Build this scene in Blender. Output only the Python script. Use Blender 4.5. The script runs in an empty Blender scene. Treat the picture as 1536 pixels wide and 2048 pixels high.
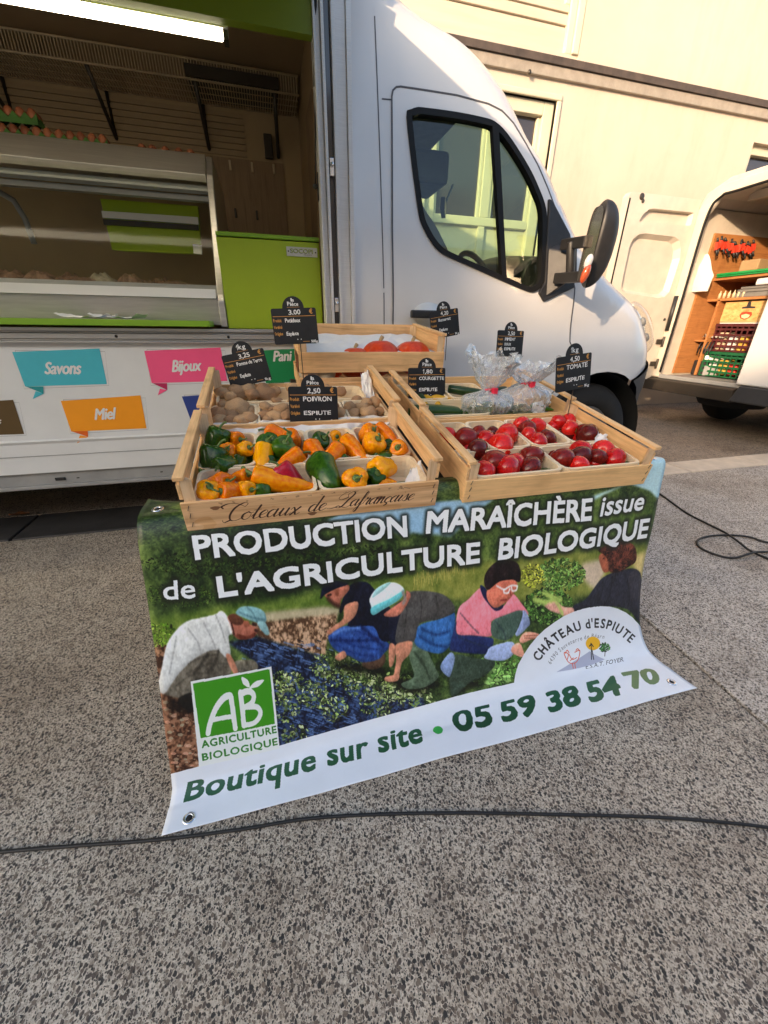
import bpy, bmesh, math, random
import numpy as np
from mathutils import Vector, Matrix, noise as mnoise
from mathutils.geometry import delaunay_2d_cdt
random.seed(7); RNG = np.random.default_rng(7)
SC = bpy.context.scene; COL = SC.collection
rad = math.radians

# ------------------------------------------------------------------ camera, world, sun, exposure
CAM = Vector((0, 0, 1.0)); FPX = 786.2
P_, YW, RO = rad(25.187), rad(15.628), rad(0.739)
fw = Vector((math.sin(YW)*math.cos(P_), math.cos(YW)*math.cos(P_), -math.sin(P_)))
r0 = Vector((math.cos(YW), -math.sin(YW), 0)); u0 = r0.cross(fw)
RT = r0*math.cos(RO)+u0*math.sin(RO); UP = -r0*math.sin(RO)+u0*math.cos(RO)
cd = bpy.data.cameras.new('camera'); cam = bpy.data.objects.new('camera', cd); COL.objects.link(cam)
cd.sensor_fit = 'VERTICAL'; cd.sensor_height = 36; cd.lens = 36*FPX/2048; cd.clip_start = 0.02; cd.clip_end = 400
m4 = Matrix((RT, UP, -fw)).transposed().to_4x4(); m4.translation = CAM; cam.matrix_world = m4
SC.camera = cam
SUN_D = Vector((1.36, 1.0, -0.47)).normalized()
sd = bpy.data.lights.new('sun', 'SUN'); sun = bpy.data.objects.new('sun', sd); COL.objects.link(sun)
sd.energy = 2.0; sd.angle = rad(1.0); sd.color = (1.0, 0.72, 0.47)
sun.rotation_euler = SUN_D.to_track_quat('-Z', 'Y').to_euler(); sun.location = (-10, -8, 6)
wd = bpy.data.worlds.new('World'); SC.world = wd; wd.use_nodes = True
wn = wd.node_tree; bg = wn.nodes['Background']; sky = wn.nodes.new('ShaderNodeTexSky')
sky.sky_type = 'NISHITA'; sky.sun_disc = False
sky.sun_elevation = math.asin(-SUN_D.z); sky.sun_rotation = math.atan2(-SUN_D.x, -SUN_D.y)
sky.air_density = 1.0; sky.dust_density = 2.5; sky.ozone_density = 1.0
wn.links.new(sky.outputs[0], bg.inputs[0]); bg.inputs[1].default_value = 0.15
SC.view_settings.view_transform = 'Standard'; SC.view_settings.look = 'None'
SC.view_settings.exposure = 1.6; SC.view_settings.gamma = 1; SC.view_settings.use_curve_mapping = False
SC.cycles.max_bounces = 8; SC.cycles.transparent_max_bounces = 16; SC.cycles.transmission_bounces = 6

# ------------------------------------------------------------------ helpers: from photo measurements to points on real surfaces
def ray(px, py): return RT*((px-768)/FPX)+UP*((1024-py)/FPX)+fw
def on_y(px, py, Y): r = ray(px, py); return CAM+r*(Y/r.y)
def on_x(px, py, X): r = ray(px, py); return CAM+r*(X/r.x)
def on_z(px, py, Z): r = ray(px, py); return CAM+r*((Z-1)/r.z)
def on_plane(px, py, P, N):
    r = ray(px, py); return CAM+r*((P-CAM).dot(N)/r.dot(N))
def depth_at(px, py, zc): return CAM+ray(px, py)*zc

# ------------------------------------------------------------------ materials
def s2l(c): return tuple(((x/255)/12.92 if x/255 <= .04045 else ((x/255+.055)/1.055)**2.4) for x in c)
class NT:
    def __init__(s, name):
        s.m = bpy.data.materials.new(name); s.m.use_nodes = True; s.t = s.m.node_tree
        s.b = s.t.nodes['Principled BSDF']; s.o = s.t.nodes['Material Output']
    def n(s, typ, **kw):
        nd = s.t.nodes.new('ShaderNode'+typ)
        for k, v in kw.items():
            if k.startswith('i_'): nd.inputs[k[2:].replace('_', ' ')].default_value = v
            else: setattr(nd, k, v)
        return nd
    def l(s, a, b): s.t.links.new(a, b)
    def coord(s, which='Object', scale=(1, 1, 1)):
        tc = s.n('TexCoord'); mp = s.n('Mapping'); mp.inputs['Scale'].default_value = scale
        s.l(tc.outputs[which], mp.inputs[0]); return mp.outputs[0]
    def ramp(s, fac, stops):
        r = s.n('ValToRGB'); e = r.color_ramp.elements
        while len(e) < len(stops): e.new(0.5)
        for i, (p, c) in enumerate(stops): e[i].position = p; e[i].color = (*c, 1)
        s.l(fac, r.inputs[0]); return r.outputs[0]
    def mix(s, fac, a, b, mode='MIX'):
        m = s.n('MixRGB', blend_type=mode)
        for v, i in ((fac, 0), (a, 1), (b, 2)):
            if hasattr(v, 'links'): s.l(v, m.inputs[i])
            elif i == 0: m.inputs[0].default_value = v
            else: m.inputs[i].default_value = (*v, 1)
        return m.outputs[0]
    def bump(s, h, strength=.2, dist=.01):
        b = s.n('Bump'); b.inputs['Strength'].default_value = strength; b.inputs['Distance'].default_value = dist
        s.l(h, b.inputs['Height']); s.l(b.outputs[0], s.b.inputs['Normal'])
def mat(name, col, rough=.5, metal=0, var=.12, scale=8, bump=0, bscale=60, spec=.5, coat=0, stretch=(1, 1, 1), rvar=.1):
    k = NT(name); b = k.b; b.inputs['Metallic'].default_value = metal
    b.inputs['Specular IOR Level'].default_value = spec; b.inputs['Coat Weight'].default_value = coat
    co = k.coord('Object', stretch); nz = k.n('TexNoise', i_Scale=scale, i_Detail=5.0, i_Roughness=.6); k.l(co, nz.inputs[0])
    d = tuple(max(0, c*(1-var)) for c in col); h = tuple(min(1, c*(1+var)) for c in col)
    k.l(k.ramp(nz.outputs[0], [(.3, d), (.7, h)]), b.inputs['Base Color'])
    mr = k.n('MapRange'); mr.inputs[3].default_value = max(.02, rough-rvar); mr.inputs[4].default_value = min(1, rough+rvar)
    k.l(nz.outputs[0], mr.inputs[0]); k.l(mr.outputs[0], b.inputs['Roughness'])
    if bump:
        n2 = k.n('TexNoise', i_Scale=bscale, i_Detail=6.0); k.l(co, n2.inputs[0]); k.bump(n2.outputs[0], bump, .004)
    return k.m
def wood(name, axis, base, dark, stain=.75):
    k = NT(name); sc = [14, 14, 14]; sc[axis] = 0.9
    co = k.coord('Object', sc)
    oi = k.n('ObjectInfo'); va = k.n('VectorMath', operation='ADD'); k.l(co, va.inputs[0])
    mu = k.n('Math', operation='MULTIPLY'); k.l(oi.outputs['Random'], mu.inputs[0]); mu.inputs[1].default_value = 37.0
    k.l(mu.outputs[0], va.inputs[1])
    n1 = k.n('TexNoise', i_Scale=2.2, i_Detail=8.0, i_Roughness=.65, i_Distortion=.8); k.l(va.outputs[0], n1.inputs[0])
    n2 = k.n('TexNoise', i_Scale=9.0, i_Detail=4.0, i_Roughness=.7); k.l(va.outputs[0], n2.inputs[0])
    c1 = k.ramp(n1.outputs[0], [(.28, dark), (.42, base), (.62, tuple(min(1, b*1.18) for b in base)), (.8, tuple(b*.86 for b in base))])
    c2 = k.mix(.35, c1, k.ramp(n2.outputs[0], [(.35, tuple(d*.8 for d in dark)), (.6, base)]))
    co3 = k.coord('Object', (1, 1, 1)); n3 = k.n('TexNoise', i_Scale=7.0, i_Detail=3.0); k.l(co3, n3.inputs[0])
    st = k.ramp(n3.outputs[0], [(.55, (1, 1, 1)), (.8, (1-stain*.5, 1-stain*.6, 1-stain*.7))])
    k.l(k.mix(1.0, c2, st, 'MULTIPLY'), k.b.inputs['Base Color']); k.b.inputs['Roughness'].default_value = .62
    k.bump(n2.outputs[0], .25, .002); return k.m
WB, WDK = (.80, .50, .235), (.44, .215, .075)
M = {}
M['wood_x'] = wood('crate wood along', 0, WB, WDK); M['wood_y'] = wood('crate wood across', 1, WB, WDK); M['wood_z'] = wood('crate wood upright', 2, (.70, .50, .30), WDK)
M['wood_pale_x'] = wood('pale crate wood', 0, (.82, .51, .225), (.55, .31, .13), .4)
M['punnet'] = wood('thin veneer', 0, (.86, .70, .47), (.72, .52, .31), .25)
M['ply'] = wood('plywood', 2, (.30, .20, .115), (.17, .10, .05), .3)
M['orange_ply'] = wood('orange plywood', 0, (.43, .18, .055), (.27, .095, .025), .6)
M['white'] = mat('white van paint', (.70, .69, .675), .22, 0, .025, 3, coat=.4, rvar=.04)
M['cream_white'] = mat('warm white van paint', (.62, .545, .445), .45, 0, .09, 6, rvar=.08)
M['panel_white'] = mat('white side panel', (.74, .75, .74), .38, 0, .04, 5, rvar=.08)
M['sill_grey'] = mat('grey sill', (.30, .30, .29), .5, 0, .12, 9)
M['dark_under'] = mat('black underbody', (.012, .012, .012), .8)
M['black_plastic'] = mat('black plastic', (.022, .021, .021), .42, 0, .2, 30, bump=.12, bscale=500)
M['dark_bumper'] = mat('dark grey bumper', (.035, .036, .04), .55, 0, .15, 20, bump=.1, bscale=400)
M['rubber'] = mat('tyre rubber', (.012, .012, .012), .85, 0, .3, 30, bump=.1, bscale=120)
M['seal'] = mat('window seal', (.008, .008, .008), .6, spec=.25)
M['seam'] = mat('panel gap', (.10, .10, .11), .8)
M['alu'] = mat('aluminium profile', (.66, .65, .63), .4, .25, .08, 12, stretch=(1, 1, 30))
M['alu_x'] = mat('aluminium rail', (.50, .49, .47), .35, .8, .1, 12, stretch=(.5, 30, 30))
M['steel'] = mat('brushed steel', (.52, .50, .47), .38, .85, .12, 9, stretch=(.6, 8, 8), bump=.06, bscale=40)
M['chrome'] = mat('bright metal', (.75, .75, .75), .2, 1, .03)
M['green'] = mat('lime green laminate', (.37, .50, .012), .45, 0, .05, 5)
M['green_edge'] = mat('green shelf edge', (.22, .42, .02), .35, 0, .05, 5)
M['green_flap'] = mat('shaded hatch green', (.16, .22, .012), .5, 0, .08, 4)  # green darkened, the shade on header and hatch put into the colour
M['cream'] = mat('cream laminate', (.42, .30, .165), .55, 0, .06, 4)
M['ceiling'] = mat('cream ceiling', (.38, .27, .155), .6, 0, .08, 3)
M['wire'] = mat('coated wire', (.62, .50, .34), .4)
M['dark_metal'] = mat('dark bracket', (.06, .05, .04), .45, .4)
M['black_cable'] = mat('black cable', (.010, .010, .010), .55)
M['white_paper'] = mat('white paper', (.80, .79, .77), .8, 0, .04, 30, bump=.3, bscale=40)
M['tumbled'] = mat('cloth', (.70, .66, .55), .85, 0, .2, 30, bump=.5, bscale=40)
def stucco():
    k = NT('cream render'); co = k.coord('Object')
    n = k.n('TexNoise', i_Scale=.7, i_Detail=8.0, i_Roughness=.68); k.l(co, n.inputs[0])
    n2 = k.n('TexNoise', i_Scale=90.0, i_Detail=4.0); k.l(co, n2.inputs[0])
    cs = k.coord('Object', (1.6, 3, .35)); n3 = k.n('TexNoise', i_Scale=2.0, i_Detail=5.0, i_Roughness=.7); k.l(cs, n3.inputs[0])
    c = k.ramp(n.outputs[0], [(.3, (.55, .455, .355)), (.7, (.66, .56, .45))])
    k.l(k.mix(1.0, c, k.ramp(n3.outputs[0], [(.25, (.91, .885, .85)), (.5, (1, 1, 1))]), 'MULTIPLY'), k.b.inputs['Base Color'])
    k.b.inputs['Roughness'].default_value = .9; k.bump(n2.outputs[0], .25, .004); return k.m
M['stucco'] = stucco()
M['joinery'] = mat('cream painted joinery', (.64, .58, .43), .5, 0, .06, 6)
M['joinery2'] = mat('pale timber boarding', (.60, .51, .385), .55, 0, .10, 3, stretch=(.4, 1, 5))
M['band'] = mat('grey concrete band', (.34, .29, .235), .85, 0, .15, 14, bump=.3, bscale=60)
M['ledge'] = mat('weathered brown flashing', (.085, .062, .048), .6, 0, .3, 10)
M['dark_glass'] = mat('dark window glass', (.05, .04, .04), .08, 0, .1, 2, spec=.8)
M['leaf_green'] = mat('green stem', (.10, .17, .035), .5, 0, .25, 60)
def veg(name, a, b, rough, sc=25, coat=.5, spots=None, stretch=(1, 1, 1)):
    k = NT(name); co = k.coord('Object', stretch); oi = k.n('ObjectInfo')
    n = k.n('TexNoise', i_Scale=sc, i_Detail=4.0, i_Roughness=.55); k.l(co, n.inputs[0])
    ad = k.n('Math', operation='MULTIPLY_ADD'); k.l(oi.outputs['Random'], ad.inputs[0]); ad.inputs[1].default_value = .5; ad.inputs[2].default_value = -.25
    a2 = k.n('Math', operation='ADD'); k.l(ad.outputs[0], a2.inputs[0]); k.l(n.outputs[0], a2.inputs[1])
    c = k.ramp(a2.outputs[0], [(.25, a), (.75, b)])
    if spots:
        n2 = k.n('TexNoise', i_Scale=spots[1], i_Detail=3.0, i_Roughness=.7); k.l(co, n2.inputs[0])
        c = k.mix(k.ramp(n2.outputs[0], [(spots[2], (0, 0, 0)), (spots[2]+.08, (1, 1, 1))]), c, spots[0])
    k.l(c, k.b.inputs['Base Color']); k.b.inputs['Roughness'].default_value = rough; k.b.inputs['Coat Weight'].default_value = coat
    k.b.inputs['Coat Roughness'].default_value = .08; k.b.inputs['Specular IOR Level'].default_value = .2
    n3 = k.n('TexNoise', i_Scale=sc*6, i_Detail=3.0); k.l(co, n3.inputs[0]); k.bump(n3.outputs[0], .08, .003); return k.m
M['potato'] = veg('potato skin', (.34, .19, .10), (.52, .33, .175), .9, 34, 0, ((.15, .085, .05), 70, .58))
M['tomato_red'] = veg('red tomato skin', (.44, .005, .005), (.68, .014, .008), .2, 12, .5)
M['tomato_dark'] = veg('dark tomato skin', (.085, .006, .004), (.22, .010, .006), .25, 14, .3)
M['pepper_orange'] = veg('orange pepper skin', (.78, .15, .001), (.95, .41, .002), .22, 10, .2, ((.45, .30, .012), 9, .72))
M['pepper_green'] = veg('green pepper skin', (.010, .045, .003), (.045, .13, .006), .24, 12, .3)
M['pepper_red'] = veg('crimson pepper skin', (.30, .003, .02), (.50, .005, .03), .28, 16, .3)
M['zucchini'] = veg('zucchini skin', (.012, .035, .01), (.03, .075, .016), .3, 20, .4, ((.08, .14, .05), 130, .66), (1, 1, .3))
M['yellow_zucchini'] = veg('yellow zucchini skin', (.66, .36, .02), (.78, .48, .04), .3, 20, .3)
M['squash'] = veg('red squash skin', (.55, .045, .012), (.74, .085, .018), .35, 12, .3)
M['garlic'] = veg('pale papery skin', (.50, .42, .30), (.68, .6, .48), .7, 30, 0)
M['egg'] = veg('brown egg shell', (.13, .038, .018), (.22, .075, .034), .5, 20, 0)
M['green_card'] = mat('green egg carton', (.025, .085, .008), .85, 0, .2, 30, bump=.2)
def glass(name, col, ior=1.45):
    k = NT(name); tr = k.n('BsdfTransparent'); tr.inputs[0].default_value = (*col, 1)
    gl = k.n('BsdfGlossy'); gl.inputs['Roughness'].default_value = .02
    lw = k.n('LayerWeight'); lw.inputs[0].default_value = .5; pw = k.n('Math', operation='POWER'); k.l(lw.outputs['Facing'], pw.inputs[0]); pw.inputs[1].default_value = 4.0; fr = k.n('Math', operation='MULTIPLY_ADD'); k.l(pw.outputs[0], fr.inputs[0]); fr.inputs[1].default_value = .7; fr.inputs[2].default_value = (ior-1)*.09
    nz = k.n('TexNoise', i_Scale=3.0, i_Detail=3.0); k.l(k.coord('Object'), nz.inputs[0]); k.l(k.ramp(nz.outputs[0], [(.3, (.9, .9, .9)), (.7, (1, 1, 1))]), gl.inputs[0])
    mx = k.n('MixShader'); k.l(fr.outputs[0], mx.inputs[0]); k.l(tr.outputs[0], mx.inputs[1]); k.l(gl.outputs[0], mx.inputs[2])
    k.l(mx.outputs[0], k.o.inputs[0]); return k.m
M['cab_glass'] = glass('green tinted cab glass', (.74, .88, .70), 1.7); M['clear_glass'] = glass('clear glass', (.92, .95, .92), 1.02)
def film():
    k = NT('clear plastic film'); k.t.nodes.remove(k.b)
    tr = k.n('BsdfTransparent'); tr.inputs[0].default_value = (.93, .95, .95, 1)
    gl = k.n('BsdfGlossy'); gl.inputs['Roughness'].default_value = .12; gl.inputs[0].default_value = (.95, .97, 1, 1)
    df = k.n('BsdfDiffuse'); df.inputs[0].default_value = (.88, .91, .92, 1)
    nz = k.n('TexNoise', i_Scale=28.0, i_Detail=5.0, i_Distortion=2.0); k.l(k.coord('Object', (1, 1, .35)), nz.inputs[0])
    bp = k.n('Bump'); bp.inputs['Strength'].default_value = .9; bp.inputs['Distance'].default_value = .012; k.l(nz.outputs[0], bp.inputs['Height'])
    k.l(bp.outputs[0], gl.inputs['Normal'])
    m1 = k.n('MixShader'); m1.inputs[0].default_value = .45; k.l(gl.outputs[0], m1.inputs[1]); k.l(df.outputs[0], m1.inputs[2])
    lw = k.n('LayerWeight'); lw.inputs[0].default_value = .35; k.l(bp.outputs[0], lw.inputs['Normal'])
    mr = k.n('MapRange'); mr.inputs[1].default_value = .0; mr.inputs[2].default_value = .8; mr.inputs[3].default_value = .17; mr.inputs[4].default_value = .9
    k.l(lw.outputs['Facing'], mr.inputs[0])
    m2 = k.n('MixShader'); k.l(mr.outputs[0], m2.inputs[0]); k.l(tr.outputs[0], m2.inputs[1]); k.l(m1.outputs[0], m2.inputs[2])
    k.l(m2.outputs[0], k.o.inputs[0]); return k.m
M['film'] = film()
def lamp():
    k = NT('lit tube'); k.b.inputs['Emission Color'].default_value = (1, .86, .62, 1); k.b.inputs['Emission Strength'].default_value = 7.2
    k.b.inputs['Base Color'].default_value = (.9, .85, .75, 1); return k.m
M['lamp'] = lamp()
def flat(name, rgb, rough=.5):
    return mat(name, s2l(rgb), rough, 0, .03, 12, rvar=.03)

# ------------------------------------------------------------------ mesh builder
WM = {}                                   # world matrix of every object built
class MB:
    def __init__(s): s.v = []; s.f = []; s.sm = []; s.mi = []; s.uv = None
    def add(s, vs, fs, smooth=False, mi=0):
        o = len(s.v); s.v += [Vector(p) for p in vs]
        for f in fs: s.f.append([o+i for i in f]); s.sm.append(smooth); s.mi.append(mi)
        return o
    def box(s, a, b, mx=None, mi=0):
        (x0, y0, z0), (x1, y1, z1) = a, b
        vs = [Vector(p) for p in ((x0, y0, z0), (x1, y0, z0), (x1, y1, z0), (x0, y1, z0), (x0, y0, z1), (x1, y0, z1), (x1, y1, z1), (x0, y1, z1))]
        if mx: vs = [mx @ p for p in vs]
        s.add(vs, [(3, 2, 1, 0), (4, 5, 6, 7), (0, 1, 5, 4), (1, 2, 6, 5), (2, 3, 7, 6), (3, 0, 4, 7)], mi=mi); return s
    def hexa(s, bot, top, mi=0):          # two quads, same winding (seen from above counter-clockwise)
        s.add(list(bot)+list(top), [(3, 2, 1, 0), (4, 5, 6, 7), (0, 1, 5, 4), (1, 2, 6, 5), (2, 3, 7, 6), (3, 0, 4, 7)], mi=mi); return s
    def prism(s, poly, off, mi=0, smooth=False):   # polygon of 3-D points extruded by a vector
        n = len(poly); a = [Vector(p) for p in poly]; off = Vector(off); b = [p+off for p in a]
        s.add(a+b, [tuple(range(n-1, -1, -1)), tuple(range(n, 2*n))]+[(i, (i+1) % n, n+(i+1) % n, n+i) for i in range(n)], smooth, mi); return s
    def tube(s, pts, r, n=8, cap=True, smooth=True, mi=0):
        pts = [Vector(p) for p in pts]; rs = r if isinstance(r, (list, tuple)) else [r]*len(pts)
        rings = []; up = None
        for i, p in enumerate(pts):
            t = (pts[min(i+1, len(pts)-1)]-pts[max(i-1, 0)]).normalized()
            if up is None or abs(up.dot(t)) > .99:
                up = Vector((0, 0, 1)) if abs(t.z) < .9 else Vector((1, 0, 0))
            x = t.cross(up).normalized(); up = x.cross(t).normalized()
            rings.append([p+(x*math.cos(2*math.pi*k/n)+up*math.sin(2*math.pi*k/n))*rs[i] for k in range(n)])
        o = len(s.v); fs = []
        for i in range(len(pts)-1):
            for k in range(n): fs.append((i*n+k, i*n+(k+1) % n, (i+1)*n+(k+1) % n, (i+1)*n+k))
        s.add([q for rg in rings for q in rg], fs, smooth, mi)
        if cap:
            for base in (0, (len(pts)-1)*n):
                s.f.append([o+base+k for k in range(n)]); s.sm.append(False); s.mi.append(mi)
        return s
    def lathe(s, prof, mx=None, n=20, mi=0, smooth=True, fn=None, caps=True):   # prof = [(radius, z)]
        vs = []; fs = []
        for (r, z) in prof:
            for k in range(n):
                a = 2*math.pi*k/n; p = Vector((r*math.cos(a), r*math.sin(a), z))
                if fn: p = fn(p, a, z)
                vs.append(mx @ p if mx else p)
        for i in range(len(prof)-1):
            for k in range(n): fs.append((i*n+k, i*n+(k+1) % n, (i+1)*n+(k+1) % n, (i+1)*n+k))
        if caps: fs.append(tuple(range(n-1, -1, -1))); fs.append(tuple((len(prof)-1)*n+k for k in range(n)))
        s.add(vs, fs, smooth, mi); return s
    def grid(s, rows, smooth=True, mi=0):
        nr, nc = len(rows), len(rows[0])
        s.add([p for r in rows for p in r], [(i*nc+j, i*nc+j+1, (i+1)*nc+j+1, (i+1)*nc+j) for i in range(nr-1) for j in range(nc-1)], smooth, mi); return s
    def ribbon(s, pts, w, nrm, mi=0):     # flat strip along a path
        pts = [Vector(p) for p in pts]; nrm = Vector(nrm); L = []; R = []
        for i, p in enumerate(pts):
            t = (pts[min(i+1, len(pts)-1)]-pts[max(i-1, 0)]).normalized(); x = t.cross(nrm).normalized()
            L.append(p-x*w/2); R.append(p+x*w/2)
        s.grid([L, R], False, mi); return s
    def build(s, name, material, parent=None, local=False, bevel=0, seg=2, fixn=True):
        me = bpy.data.meshes.new(name)
        mw = WM.get(parent.name, Matrix()) if parent is not None else Matrix()
        vs = s.v if local or parent is None else [mw.inverted() @ p for p in s.v]
        me.from_pydata([tuple(p) for p in vs], [], s.f)
        for p, sm, mi in zip(me.polygons, s.sm, s.mi): p.use_smooth = sm; p.material_index = mi
        if s.uv is not None:
            ul = me.uv_layers.new(name='UVMap')
            for lp in me.loops: ul.data[lp.index].uv = s.uv[lp.vertex_index]
        if bevel or (fixn and s.uv is None):
            bm = bmesh.new(); bm.from_mesh(me)
            if fixn: bmesh.ops.recalc_face_normals(bm, faces=bm.faces)
            if bevel:
                ed = [e for e in bm.edges if len(e.link_faces) == 2 and e.calc_face_angle(0) > .5]
                bmesh.ops.bevel(bm, geom=ed, offset=bevel, segments=seg, affect='EDGES', profile=.5, clamp_overlap=True)
            bm.to_mesh(me); bm.free()
        for m in (material if isinstance(material, (list, tuple)) else [material]): me.materials.append(m)
        o = bpy.data.objects.new(name, me); COL.objects.link(o)
        if parent is not None: o.parent = parent
        WM[o.name] = mw.copy(); return o
def tag(o, label=None, cat=None, group=None, kind=None):
    for k, v in (('label', label), ('category', cat), ('group', group), ('kind', kind)):
        if v: o[k] = v
    return o
def empty(name, label, cat, loc=(0, 0, 0), rot=None, group=None):
    o = bpy.data.objects.new(name, None); COL.objects.link(o); o.empty_display_size = .05
    mx = Matrix.Translation(loc) @ (rot.to_matrix().to_4x4() if rot is not None else Matrix())
    o.matrix_world = mx; WM[o.name] = mx; return tag(o, label, cat, group)
def place(me, name, mx, label, cat, group=None):     # a top-level thing sharing a mesh
    o = bpy.data.objects.new(name, me); COL.objects.link(o); o.matrix_world = mx; WM[o.name] = mx.copy()
    return tag(o, label, cat, group)
def pip(poly, x, y):
    c = False; j = len(poly)-1
    for i in range(len(poly)):
        (xi, yi), (xj, yj) = poly[i], poly[j]
        if (yi > y) != (yj > y) and x < (xj-xi)*(y-yi)/(yj-yi)+xi: c = not c
        j = i
    return c
def smoothpath(pts, n=8, closed=False):              # Catmull-Rom
    pts = [Vector(p) for p in pts]; N = len(pts); out = []
    rng = range(N if closed else N-1)
    for i in rng:
        g = (lambda k: pts[k % N]) if closed else (lambda k: pts[max(0, min(N-1, k))])
        a, b, c, d = g(i-1), g(i), g(i+1), g(i+2)
        for k in range(n):
            t = k/n; out.append(.5*((2*b)+(c-a)*t+(2*a-5*b+4*c-d)*t*t+(3*b-a-3*c+d)*t**3))
    if not closed: out.append(pts[-1])
    return out

# ------------------------------------------------------------------ canvas: prints and lettering drawn by code onto flat printed things
class Canvas:
    def __init__(s, w, h, col): s.w, s.h = w, h; s.a = np.ones((h, w, 3), np.float32)*np.array(col, np.float32)
    def mask(s, edges):                               # even-odd fill of a bag of edges, row 0 = bottom
        m = np.zeros((s.h, s.w+1), np.int8)
        for x0, y0, x1, y1 in edges:
            if y0 == y1: continue
            if y0 > y1: x0, y0, x1, y1 = x1, y1, x0, y0
            a = max(0, math.ceil(y0-.5)); b = min(s.h-1, math.ceil(y1-.5)-1)
            if b < a: continue
            r = np.arange(a, b+1); xs = x0+(r+.5-y0)*(x1-x0)/(y1-y0)
            np.add.at(m, (r, np.clip(np.ceil(xs-.5), 0, s.w).astype(int)), 1)
        return (np.cumsum(m, axis=1) % 2)[:, :s.w].astype(np.float32)
    def put(s, mk, col, al=1.0):
        k = (mk*al)[..., None]; s.a = s.a*(1-k)+np.asarray(col, np.float32)*k
    def small(s, pts, col, al=1.0):                   # polygon through its own bounding box
        xs = [p[0] for p in pts]; ys = [p[1] for p in pts]
        x0, x1 = int(max(0, min(xs)-1)), int(min(s.w, max(xs)+2)); y0, y1 = int(max(0, min(ys)-1)), int(min(s.h, max(ys)+2))
        if x1 <= x0 or y1 <= y0: return
        c = Canvas.__new__(Canvas); c.w, c.h = x1-x0, y1-y0
        q = [(p[0]-x0, p[1]-y0) for p in pts]
        mk = c.mask([(*q[i], *q[(i+1) % len(q)]) for i in range(len(q))])
        k = (mk*al)[..., None]; s.a[y0:y1, x0:x1] = s.a[y0:y1, x0:x1]*(1-k)+np.asarray(col, np.float32)*k
    def polymask(s, pts): return s.mask([(*pts[i], *pts[(i+1) % len(pts)]) for i in range(len(pts))])
    def stroke(s, pts, r, col, al=1.0):
        rs = r if isinstance(r, (list, tuple)) else [r]*len(pts)
        for i in range(len(pts)-1):
            (x0, y0), (x1, y1) = pts[i], pts[i+1]; L = math.hypot(x1-x0, y1-y0) or 1e-6; nx, ny = -(y1-y0)/L, (x1-x0)/L
            s.small([(x0+nx*rs[i], y0+ny*rs[i]), (x1+nx*rs[i+1], y1+ny*rs[i+1]), (x1-nx*rs[i+1], y1-ny*rs[i+1]), (x0-nx*rs[i], y0-ny*rs[i])], col, al)
        for (x, y), q in zip(pts, rs):
            if q > .7: s.small([(x+q*math.cos(t*.7854), y+q*math.sin(t*.7854)) for t in range(8)], col, al)
    def image(s, name):
        im = bpy.data.images.new(name, s.w, s.h); out = np.ones((s.h, s.w, 4), np.float32); out[..., :3] = np.clip(s.a/255, 0, 1)
        im.pixels.foreach_set(out.ravel()); im.update(); im.pack(); return im
def dilate(m, r):
    out = m.copy(); R = int(math.ceil(r))
    for dy in range(-R, R+1):
        for dx in range(-R, R+1):
            if dx*dx+dy*dy <= r*r+.3: out = np.maximum(out, np.roll(np.roll(m, dy, 0), dx, 1))
    return out
def square(m, r):                                      # thicken but keep corners sharp
    out = m
    for ax in (0, 1):
        o = out.copy()
        for d in range(1, int(round(r))+1): o = np.maximum(o, np.maximum(np.roll(out, d, ax), np.roll(out, -d, ax)))
        out = o
    return out
def blur(m, r):
    for ax in (0, 1):
        for _ in range(2):
            c = np.cumsum(np.pad(m, [(r+1, r) if k == ax else (0, 0) for k in range(m.ndim)], mode='edge'), axis=ax)
            n = m.shape[ax]; m = (np.take(c, range(2*r+1, 2*r+1+n), ax)-np.take(c, range(0, n), ax))/(2*r+1)
    return m
def fbm(w, h, cell, octv=4, seed=0, sx=1.0):
    g = np.random.default_rng(seed); out = np.zeros((h, w), np.float32); amp = 1; tot = 0
    for o in range(octv):
        c = max(1.5, cell/2**o); gw, gh = int(w/(c*sx))+3, int(h/c)+3; t = g.random((gh, gw)).astype(np.float32)
        x = np.arange(w)/(c*sx); y = np.arange(h)/c; xi, yi = x.astype(int), y.astype(int); fx, fy = x-xi, y-yi
        fx, fy = fx*fx*(3-2*fx), fy*fy*(3-2*fy)
        A = t[yi][:, xi]*(1-fx)+t[yi][:, xi+1]*fx; B = t[yi+1][:, xi]*(1-fx)+t[yi+1][:, xi+1]*fx
        out += amp*(A*(1-fy[:, None])+B*fy[:, None]); tot += amp; amp *= .55
    return out/tot
_TXT = {}
def glyphs(text, shear=0, space=1.0, tight=False):   # outline edges of a line of lettering, x 0..1, y in cap heights
    key = (text, shear, space)
    if key not in _TXT:
        c = bpy.data.curves.new('lettering', 'FONT'); c.body = text; c.shear = shear; c.space_character = space; c.resolution_u = 3
        o = bpy.data.objects.new('lettering', c); COL.objects.link(o); me = o.to_mesh()
        cnt = {}
        for p in me.polygons:
            for e in p.edge_keys: cnt[e] = cnt.get(e, 0)+1
        ed = [(*me.vertices[a].co.xy, *me.vertices[b].co.xy) for (a, b), n in cnt.items() if n == 1]
        o.to_mesh_clear(); bpy.data.objects.remove(o); bpy.data.curves.remove(c)
        ed = np.array(ed); x0 = ed[:, [0, 2]].min(); x1 = ed[:, [0, 2]].max()
        ed[:, [0, 2]] = (ed[:, [0, 2]]-x0)/(x1-x0); ed[:, [1, 3]] /= .69
        _TXT[key] = (ed, (x1-x0)/.69)
    return _TXT[key]
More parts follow.
